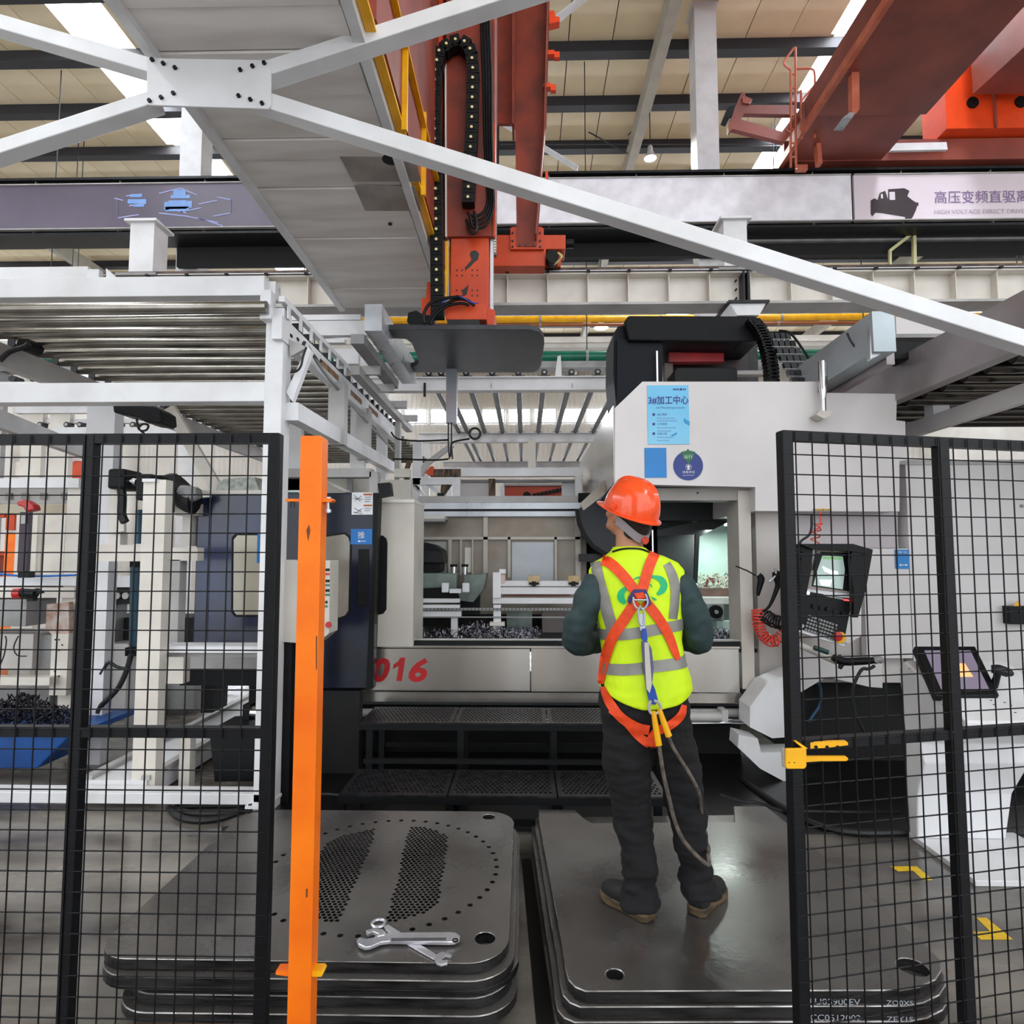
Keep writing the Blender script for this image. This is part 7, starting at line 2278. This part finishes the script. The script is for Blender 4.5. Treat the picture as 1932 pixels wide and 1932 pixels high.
MB().tube([W(x, y, ly) for x, y in ((1243, 1404), (1246, 1424), (1252, 1462), (1262, 1505), (1272, 1545), (1286, 1580), (1308, 1608), (1330, 1628))] + [W(1338, 1630, ly + 0.02), W(1336, 1612, ly + 0.05)], 0.0078, 8, 4).build('rope', m_rope, LN, smooth=True)
MB().tube([W(x, y, ly + 0.01) for x, y in ((1261, 1388), (1270, 1410), (1285, 1434), (1300, 1458), (1312, 1480))] + [W(1320, 1500, ly + 0.05), W(1325, 1540, ly + 0.12), W(1334, 1590, ly + 0.12), W(1337, 1612, ly + 0.05)], 0.0068, 8, 4).build('rope', m_rope, LN, smooth=True)
# ================================================================== LEFT BACKGROUND
def T(name, px, py, Y, label, cat, group=None):
    return thing(name, W(px, py, Y), label, cat, group)
def q_(t, name, p0, p1, Y, d, m, **k):
    return MB().pbox(p0, p1, Y, d).build(name, m, t, **k)
def z_(t, name, pts, Y, d, m, **k):
    return MB().pprism(pts, Y, d).build(name, m, t, **k)
ft = lambda px, Y: G(px, 1500, 0)
# navy second machine
NAVY2 = mat('navy_blue_gloss', (34, 52, 96), 0.22, c2=(22, 28, 46), scale=1.2, coat=0.3)
NY = 5.6
t = T('turning_machine', 430, 1240, NY, 'navy blue second machine with cream window left of the tall white post', 'machine')
q_(t, 'housing', (373, 938), (400, 1215), NY, 0.8, NAVY2, bevel=0.01)
q_(t, 'housing', (398, 932), (497, 1222), NY - 0.08, 0.9, NAVY2, bevel=0.015)
z_(t, 'door_window', [(448, 1010), (492, 1010), (492, 1160), (446, 1160), (440, 1152), (441, 1018)], NY - 0.09, 0.01, mat('window_film_cream', (196, 188, 168), 0.25, coat=0.5))
z_(t, 'window_seal', [(445, 1006), (495, 1006), (495, 1164), (443, 1164), (436, 1155), (437, 1014)], NY - 0.085, 0.005, BLACK)
z_(t, 'plastic_cover', [(407, 928), (411, 910), (425, 903), (480, 900), (490, 928)], NY, 0.5, mat('plastic_wrap', (176, 180, 172), 0.25, c2=(130, 134, 126), scale=20))
q_(t, 'top_ledge', (380, 925), (492, 932), NY - 0.05, 0.6, CREAM)
q_(t, 'lower_body', (355, 1222), (497, 1262), NY + 0.1, 0.8, GREYL)
q_(t, 'base', (340, 1262), (497, 1294), NY + 0.15, 0.8, BLACK)
q_(t, 'edge_strip', (494, 1085), (497, 1290), NY - 0.12, 0.02, YELLOW)
q_(t, 'blue_sticker', (486, 1005), (497, 1062), NY - 0.12, 0.02, mat('sign_blue', (0, 112, 192), 0.35))
q_(t, 'foot', (380, 1294), (400, 1345), NY + 0.3, 0.3, BLACK)
q_(t, 'foot', (470, 1294), (490, 1345), NY + 0.3, 0.3, BLACK)
# cabinet of third machine between posts behind the orange post
t = T('control_cabinet', 552, 1060, 5.6, 'white and blue cabinet seen between the fence post and the orange post', 'cabinet')
q_(t, 'white_top', (536, 925), (566, 980), 5.45, 0.4, WHITE); q_(t, 'green_label', (541, 928), (562, 936), 5.44, 0.01, GREEN)
q_(t, 'body', (536, 980), (566, 1290), 5.45, 0.4, NAVY); q_(t, 'plinth', (536, 1290), (566, 1345), 5.5, 0.4, BLACK)
# upper duct run behind orange post
t = T('overhead_beam', 650, 880, 6.2, 'pale overhead beam and hanger frame above the navy door', 'beam')
q_(t, 'beam', (540, 884), (700, 900), 6.2, 0.15, GREYL); q_(t, 'hanger', (697, 890), (712, 930), 6.2, 0.12, GREYL)
z_(t, 'strut', [(612, 908), (620, 908), (662, 928), (650, 928)], 6.15, 0.05, GREYL); q_(t, 'back_panel', (540, 903), (714, 930), 6.6, 0.05, BEIGE)
q_(t, 'upright', (655, 900), (664, 930), 6.5, 0.05, GREYP); q_(t, 'post', (542, 900), (556, 1345), 6.6, 0.1, GREYL)
# motors and bellows
t = T('bellows_actuator', 340, 960, 5.4, 'black bellows actuator with grey cap left of the navy machine', 'actuator')
MB().tube([W(x, y, 5.4) for x, y in ((310, 906), (325, 908), (340, 922), (352, 940), (368, 945))], [0.04, 0.075, 0.085, 0.11, 0.12], 12, 3).build('bellows', BLACKR, t, smooth=True)
MB().tube([W(x, y, 5.35) for x, y in ((340, 925), (360, 932), (375, 930))], [0.05, 0.075, 0.05], 12, 3).build('cap', GREYP, t, smooth=True)
q_(t, 'bracket', (330, 950), (372, 972), 5.5, 0.2, CREAM); q_(t, 'stand', (345, 972), (360, 1030), 5.55, 0.12, CREAM)
q_(t, 'clamp', (311, 900), (320, 965), 5.45, 0.1, BLACK)
t = T('twin_motor', 245, 930, 5.05, 'pair of black motors joined by a silver shaft behind the fence', 'motor')
q_(t, 'motor_body', (203, 884), (234, 922), 5.05, 0.25, BLACK, bevel=0.02); q_(t, 'motor_body', (257, 894), (284, 943), 5.05, 0.25, BLACK, bevel=0.01)
MB().cyl(W(234, 906, 5.12), W(258, 910, 5.12), 0.03, 12).build('shaft', CHROME, t, smooth=True)
MB().tube([W(x, y, 5.1) for x, y in ((228, 915), (231, 940), (230, 970), (236, 985))], 0.035, 8, 3).build('cable_sleeve', BLACKR, t)
z_(t, 'lever_plate', [(205, 920), (222, 918), (225, 970), (233, 975), (234, 1003), (205, 1006)], 5.12, 0.04, CREAM, bevel=0.005)
q_(t, 'mast', (205, 1003), (226, 1030), 5.16, 0.1, CREAM)
# teal hydraulic cylinders
t = T('hydraulic_cylinder', 262, 1028, 6.0, 'upper teal hydraulic cylinder standing on the cream cross member', 'cylinder')
MB().cyl(W(263, 1028, 6.0), W(264, 962, 6.0), 0.038, 16).build('barrel', TEAL, t, smooth=True)
MB().cyl(W(275, 1028, 6.0), W(277, 955, 6.0), 0.02, 12).build('rod', BLACK, t, smooth=True); q_(t, 'foot', (252, 1026), (282, 1031), 5.95, 0.1, WHITE)
t = T('hydraulic_cylinder', 258, 1225, 5.6, 'lower teal hydraulic cylinder below the cream cross member', 'cylinder')
MB().cyl(W(256, 1222, 5.6), W(258, 1068, 5.6), 0.052, 18).build('barrel', TEAL, t, smooth=True)
MB().cyl(W(268, 1222, 5.6), W(270, 1066, 5.6), 0.024, 12).build('rod', NAVY, t, smooth=True); q_(t, 'head', (245, 1058), (274, 1070), 5.55, 0.1, BLACK)
q_(t, 'base', (236, 1222), (275, 1238), 5.5, 0.2, BLACK); q_(t, 'pedestal', (240, 1238), (270, 1400), 5.55, 0.15, GREYL)
# beige workstation (far left), valves, boxes
SYY = 6.4
t = T('pipe_station', 70, 1300, SYY, 'cluttered cream workstation with shelves behind the left fence', 'workstation')
q_(t, 'upper_beam', (-200, 903), (148, 920), SYY, 0.12, WHITE); q_(t, 'panel', (-200, 922), (148, 950), SYY + 0.3, 0.05, GREYL)
for x in (10, 40, 75, 115): q_(t, 'vent_square', (x, 930), (x + 10, 942), SYY + 0.27, 0.03, GREYP)
q_(t, 'tan_rail', (-200, 952), (146, 968), SYY + 0.2, 0.08, mat('tan_rail', (196, 184, 160), 0.5))
q_(t, 'shelf', (-200, 1090), (143, 1105), SYY, 0.4, WHITE); q_(t, 'shelf', (-200, 1108), (140, 1128), SYY, 0.4, CREAM)
q_(t, 'leg', (128, 920), (148, 1345), SYY + 0.05, 0.1, CREAM)
q_(t, 'grey_box', (-60, 1133), (48, 1182), SYY - 0.2, 0.4, GREYP); q_(t, 'light_box', (-60, 1196), (60, 1262), SYY - 0.1, 0.5, mat('light_box', (196, 190, 186), 0.5))
q_(t, 'dark_box', (60, 1198), (95, 1262), SYY, 0.4, GREYP); q_(t, 'lower_beam', (-200, 1277), (93, 1293), SYY - 0.2, 0.12, CREAM)
z_(t, 'joint_plate', [(88, 1140), (130, 1136), (130, 1195), (100, 1200), (86, 1185)], SYY - 0.05, 0.06, mat('worn_cream', (200, 190, 182), 0.5, c2=(170, 130, 110), scale=10))
q_(t, 'column_plate', (98, 1196), (124, 1312), SYY - 0.08, 0.06, CREAM)
for (x, y) in ((104, 1207), (111, 1207), (117, 1217), (111, 1227), (103, 1267), (111, 1276), (108, 1287)):
    p = W(x, y, SYY - 0.085); MB().cyl(p, p + Vector((0, 0.005, 0)), 0.008, 8).build('plate_hole', BLACK, t)
q_(t, 'base_sheet', (-200, 1296), (93, 1340), SYY + 0.2, 0.3, GREYP); q_(t, 'leg', (-190, 968), (-170, 1345), SYY + 0.05, 0.1, CREAM)
for pts in ([(0, 1255), (8, 1235), (12, 1210), (10, 1200)], [(35, 1200), (26, 1220), (32, 1236), (50, 1238)]):
    MB().tube([W(x, y, SYY - 0.22) for x, y in pts], 0.006, 6, 3).build('cable', BLACKR, t)
MB().tube([W(x, y, SYY - 0.05) for x, y in ((-20, 1080), (30, 1086), (80, 1087), (143, 1085))], 0.012, 6, 3).build('blue_hose', mat('hose_bright_blue', (30, 110, 200), 0.4), t)
mt_ = MB()
t = T('stop_valve', 45, 955, 6.2, 'red stop valve on a black stem, higher of the two behind the left fence', 'valve')
MB().pprism([(30, 946), (45, 942), (62, 952), (65, 962), (48, 966), (42, 956), (32, 954)], 6.2, 0.1).build('red_grip', REDP, t, bevel=0.015)
q_(t, 'stem', (38, 966), (49, 1080), 6.22, 0.05, mat('valve_stem_dark', (50, 30, 50), 0.4)); q_(t, 'stem_ring', (40, 972), (47, 988), 6.2, 0.02, GREYL)
q_(t, 'stem_foot', (34, 1078), (54, 1090), 6.22, 0.08, BLACK)
t = T('stop_valve', 55, 1130, 6.1, 'red tipped black valve lying on the grey box behind the left fence', 'valve')
MB().cyl(W(28, 1120, 6.1), W(42, 1119, 6.1), 0.05, 14).build('red_grip', REDP, t, smooth=True)
MB().cyl(W(42, 1119, 6.1), W(68, 1120, 6.1), 0.045, 12).build('valve_body', BLACK, t, smooth=True)
MB().pprism([(60, 1118), (66, 1110), (78, 1119), (66, 1122)], 6.08, 0.05).build('lever', BLACK, t); q_(t, 'neck', (50, 1126), (62, 1134), 6.1, 0.06, BLACK)
# swarf bin
t = T('swarf_bin', 60, 1452, 4.9, 'blue plastic bin under the heap of dark swarf behind the left fence', 'bin')
MB().pprism([(-160, 1390), (122, 1388), (132, 1388), (70, 1450), (-150, 1452)], 4.75, 0.6).build('bin_body', BLUEBIN, t, bevel=0.01)
q_(t, 'bin_rim', (-160, 1378), (150, 1390), 4.72, 0.7, BLUEBIN)
random.seed(5)
mb = MB()
for i in range(700):
    x = random.uniform(-120, 132); hgt = 1.0 - abs(x - 40) / 200
    y = 1382 - random.random() * 74 * hgt
    p = W(x, y, 4.8 + random.uniform(0, 0.5)); r_ = random.uniform(0.012, 0.035)
    ax = Vector((random.uniform(-1, 1), random.uniform(-1, 1), random.uniform(-.5, .5))).normalized(); s1 = ax.cross(Vector((0, 0.1, 1))).normalized() * r_
    mb.tube([p + ax * (k * r_ * 0.5) + s1 * cos(k * 1.7) + Vector((0, 0, 1)) * r_ * sin(k * 1.7) for k in range(5)], 0.006, 3, 0)
mb.build('metal_swarf', mat('swarf_dark', (60, 58, 66), 0.35, 0.8, c2=(14, 14, 18), scale=20, lo=0.45, hi=0.52), None, kind='stuff', label='heap of dark curly swarf piled on the blue bin behind the left fence', cat='swarf')
# far aisle: guards with orange posts
AY = 11.0
for (x0_, x1_, lab) in ((10, 30, 'orange guard post in the far aisle, left of the grey pillar'), (106, 122, 'orange guard post in the far aisle, right of the grey pillar')):
    t = T('guard_post', (x0_ + x1_) / 2, 1085, AY, lab, 'post')
    a = W(x0_, 1006, AY); b = W(x1_, 1006, AY)
    MB().box(a.x, b.x, AY, AY + 0.15, 0, a.z).build('shaft', ORANGEP, t); MB().box(a.x - 0.05, b.x + 0.05, AY - 0.05, AY + 0.2, 0, 0.02).build('base_plate', ORANGEP, t)
t = T('wire_guard', 70, 1090, AY + 0.4, 'black guard frame with mesh in the far aisle behind the left fence', 'fence')
for x in (33, 101, 128):
    a = W(x - 3, 1006, AY + 0.4); b = W(x + 4, 1006, AY + 0.4); MB().box(a.x, b.x, AY + 0.4, AY + 0.46, 0, a.z).build('post', BLACK, t)
a = W(30, 1010, AY + 0.4); b = W(132, 1010, AY + 0.4); MB().box(a.x, b.x, AY + 0.4, AY + 0.45, a.z - 0.04, a.z).build('rail', BLACK, t)
for y in (1030, 1050, 1070, 1090): 
    z1_ = W(0, y, AY + 0.4).z; MB().box(a.x, b.x, AY + 0.42, AY + 0.43, z1_ - 0.012, z1_).build('bar', DARKM, t)
t = T('grey_pillar', 76, 1090, AY + 0.2, 'grey concrete pillar between the orange guard posts of the far aisle', 'pillar')
a = W(69, 970, AY + 0.2); b = W(85, 970, AY + 0.2); MB().box(a.x, b.x, AY + 0.2, AY + 0.5, 0, a.z).build('shaft', GREYP, t)
t = T('orange_machine', 40, 1000, 12.5, 'orange framed machine far behind the left fence', 'machine')
for p0, p1 in (((-60, 970), (8, 976)), ((12, 968), (26, 1000)), ((-60, 1040), (20, 1048)), ((108, 970), (148, 985)), ((125, 872), (152, 902))):
    q_(t, 'frame_member', p0, p1, 12.5, 0.2, ORANGE)
q_(t, 'body', (-60, 1048), (160, 1110), 12.6, 1.0, ORANGED); q_(t, 'cover', (80, 860), (125, 902), 12.6, 0.5, WHITE); q_(t, 'cover', (30, 872), (76, 900), 12.6, 0.5, CREAM)
q_(t, 'upright', (60, 900), (66, 1110), 12.8, 0.1, GREYL); q_(t, 'upright', (140, 870), (148, 1110), 12.8, 0.1, ORANGE)
# second conveyor row behind
t = T('rear_roller_conveyor', 100, 800, 9.5, 'white conveyor row with round bearings seen beneath the mid beam at far left', 'conveyor')
RY = 9.5
q_(t, 'beam', (28, 763), (300, 778), RY, 0.1, WHITE); q_(t, 'beam', (58, 791), (420, 797), RY + 0.1, 0.1, WHITE); q_(t, 'beam', (100, 806), (420, 824), RY, 0.1, WHITE)
q_(t, 'beam', (-100, 728), (190, 736), RY - 0.3, 0.1, WHITE)
for x in (42, 95, 300, 372): q_(t, 'post', (x, 778), (x + 13, 1290), RY + 0.05, 0.1, CREAM)
b0_ = None
for x in (75, 125, 150, 222, 250, 318, 350):
    p = W(x, 801, RY)
    if b0_ is None:
        b0_ = MB().cyl(p, p + Vector((0, 0.12, 0)), 0.045, 12).build('bearing', DARKM, t, smooth=True); b1c = MB().cyl(p - Vector((0, 0.01, 0)), p, 0.025, 10).build('bearing_cap', GREYL, t); p0_ = p
    else:
        inst(b0_, t, p - p0_); inst(b1c, t, p - p0_)
t = T('front_roller_row', 60, 712, 7.6, 'short row of dark rollers on a white beam at the left edge under the rollers', 'conveyor')
q_(t, 'beam', (-100, 721), (200, 727), 7.6, 0.1, WHITE); q_(t, 'post', (-60, 727), (-40, 1345), 7.6, 0.1, WHITE); q_(t, 'post', (180, 727), (196, 1345), 7.65, 0.1, WHITE)
for x in (22, 62, 93, 128):
    p = W(x, 714, 7.6); MB().cyl(p, p + Vector((0, 0.15, 0)), 0.045, 12).build('bearing', DARKM, t, smooth=True)
# low details between frame and machine
t = T('chip_conveyor', 420, 1300, 4.9, 'black and grey low chip conveyor beyond the white base beam at left', 'conveyor')
z_(t, 'trough', [(395, 1378), (486, 1372), (486, 1474), (405, 1475)], 4.6, 0.4, BLACK); q_(t, 'bracket', (300, 1240), (345, 1290), 5.0, 0.1, CREAM)
MB().cyl(W(465, 1343, 4.9), W(533, 1347, 4.9), 0.05, 16).build('tube', CHROME, t, smooth=True); q_(t, 'tube_end', (458, 1330), (470, 1358), 4.85, 0.12, BLACK)
MB().box(-2.2, -1.72, 5.2, 7.5, 0.02, 0.14).build('ramp', CREAM, t)
t = T('service_hose', 215, 1320, 5.2, 'black hose drooping from the beam behind the left fence', 'hose')
MB().tube([W(x, y, 5.2) for x, y in ((247, 1235), (240, 1262), (225, 1295), (205, 1318), (192, 1330), (185, 1345))], 0.022, 8, 3).build('hose_body', BLACKR, t, smooth=True)
MB().tube([W(x, y, 5.2) for x, y in ((236, 1262), (220, 1258), (205, 1250), (196, 1262), (190, 1272))], 0.014, 8, 3).build('branch', BLACKR, t, smooth=True)
t = T('machine_bed', 220, 1345, 6.6, 'low grey machine bed and covers in shadow behind the cream posts', 'machine')
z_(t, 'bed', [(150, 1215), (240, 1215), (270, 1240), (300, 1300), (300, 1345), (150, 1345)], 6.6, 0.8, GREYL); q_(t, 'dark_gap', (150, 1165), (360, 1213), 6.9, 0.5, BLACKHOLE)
q_(t, 'roller_box', (190, 1110), (248, 1140), 6.7, 0.3, BLACK); q_(t, 'white_shelf', (190, 1088), (250, 1108), 6.7, 0.4, WHITE); q_(t, 'bed_front', (300, 1240), (365, 1340), 6.7, 0.6, GREYP)
q_(t, 'support', (200, 1140), (215, 1215), 6.75, 0.2, GREYP)
for x in (206, 222, 238):
    p = W(x, 1124, 6.68); MB().cyl(p - Vector((0, 0.02, 0)), p, 0.035, 12).build('roller_end', GREYL, t)
# ================================================================== GROUPS OF REPEATS
GR = {'mesh_fence': 'wire mesh fence panels in the foreground', 'banner': 'banners on the crane runway', 'pendant_lamp': 'pendant lamps under the roof',
      'pipe': 'long pipes behind the gantry', 'steel_column': 'white steel columns', 'floor_tape': 'yellow tape marks on the floor', 'guard_post': 'orange guard posts of the far aisle',
      'stop_valve': 'red stop valves behind the left fence', 'hydraulic_cylinder': 'teal hydraulic cylinders', 'metal_swarf': 'heaps of steel swarf',
      'wooden_bearer': 'wooden bearers under the left stack', 'spacer_sheet': 'spacer sheets in the left stack', 'floor_cable': 'thin cables on the floor',
      'coiled_hose': 'red coiled hoses', 'coiled_cable': 'black coiled cables'}
for o in list(SC.objects):
    if o.parent is None and o.get('category'):
        b = o.name.split('.')[0]
        if b in GR: o['group'] = GR[b]
        if b == 'filter_plate': o['group'] = 'filter plates of the left stack' if 'left' in o['label'] else 'filter plates of the right stack'
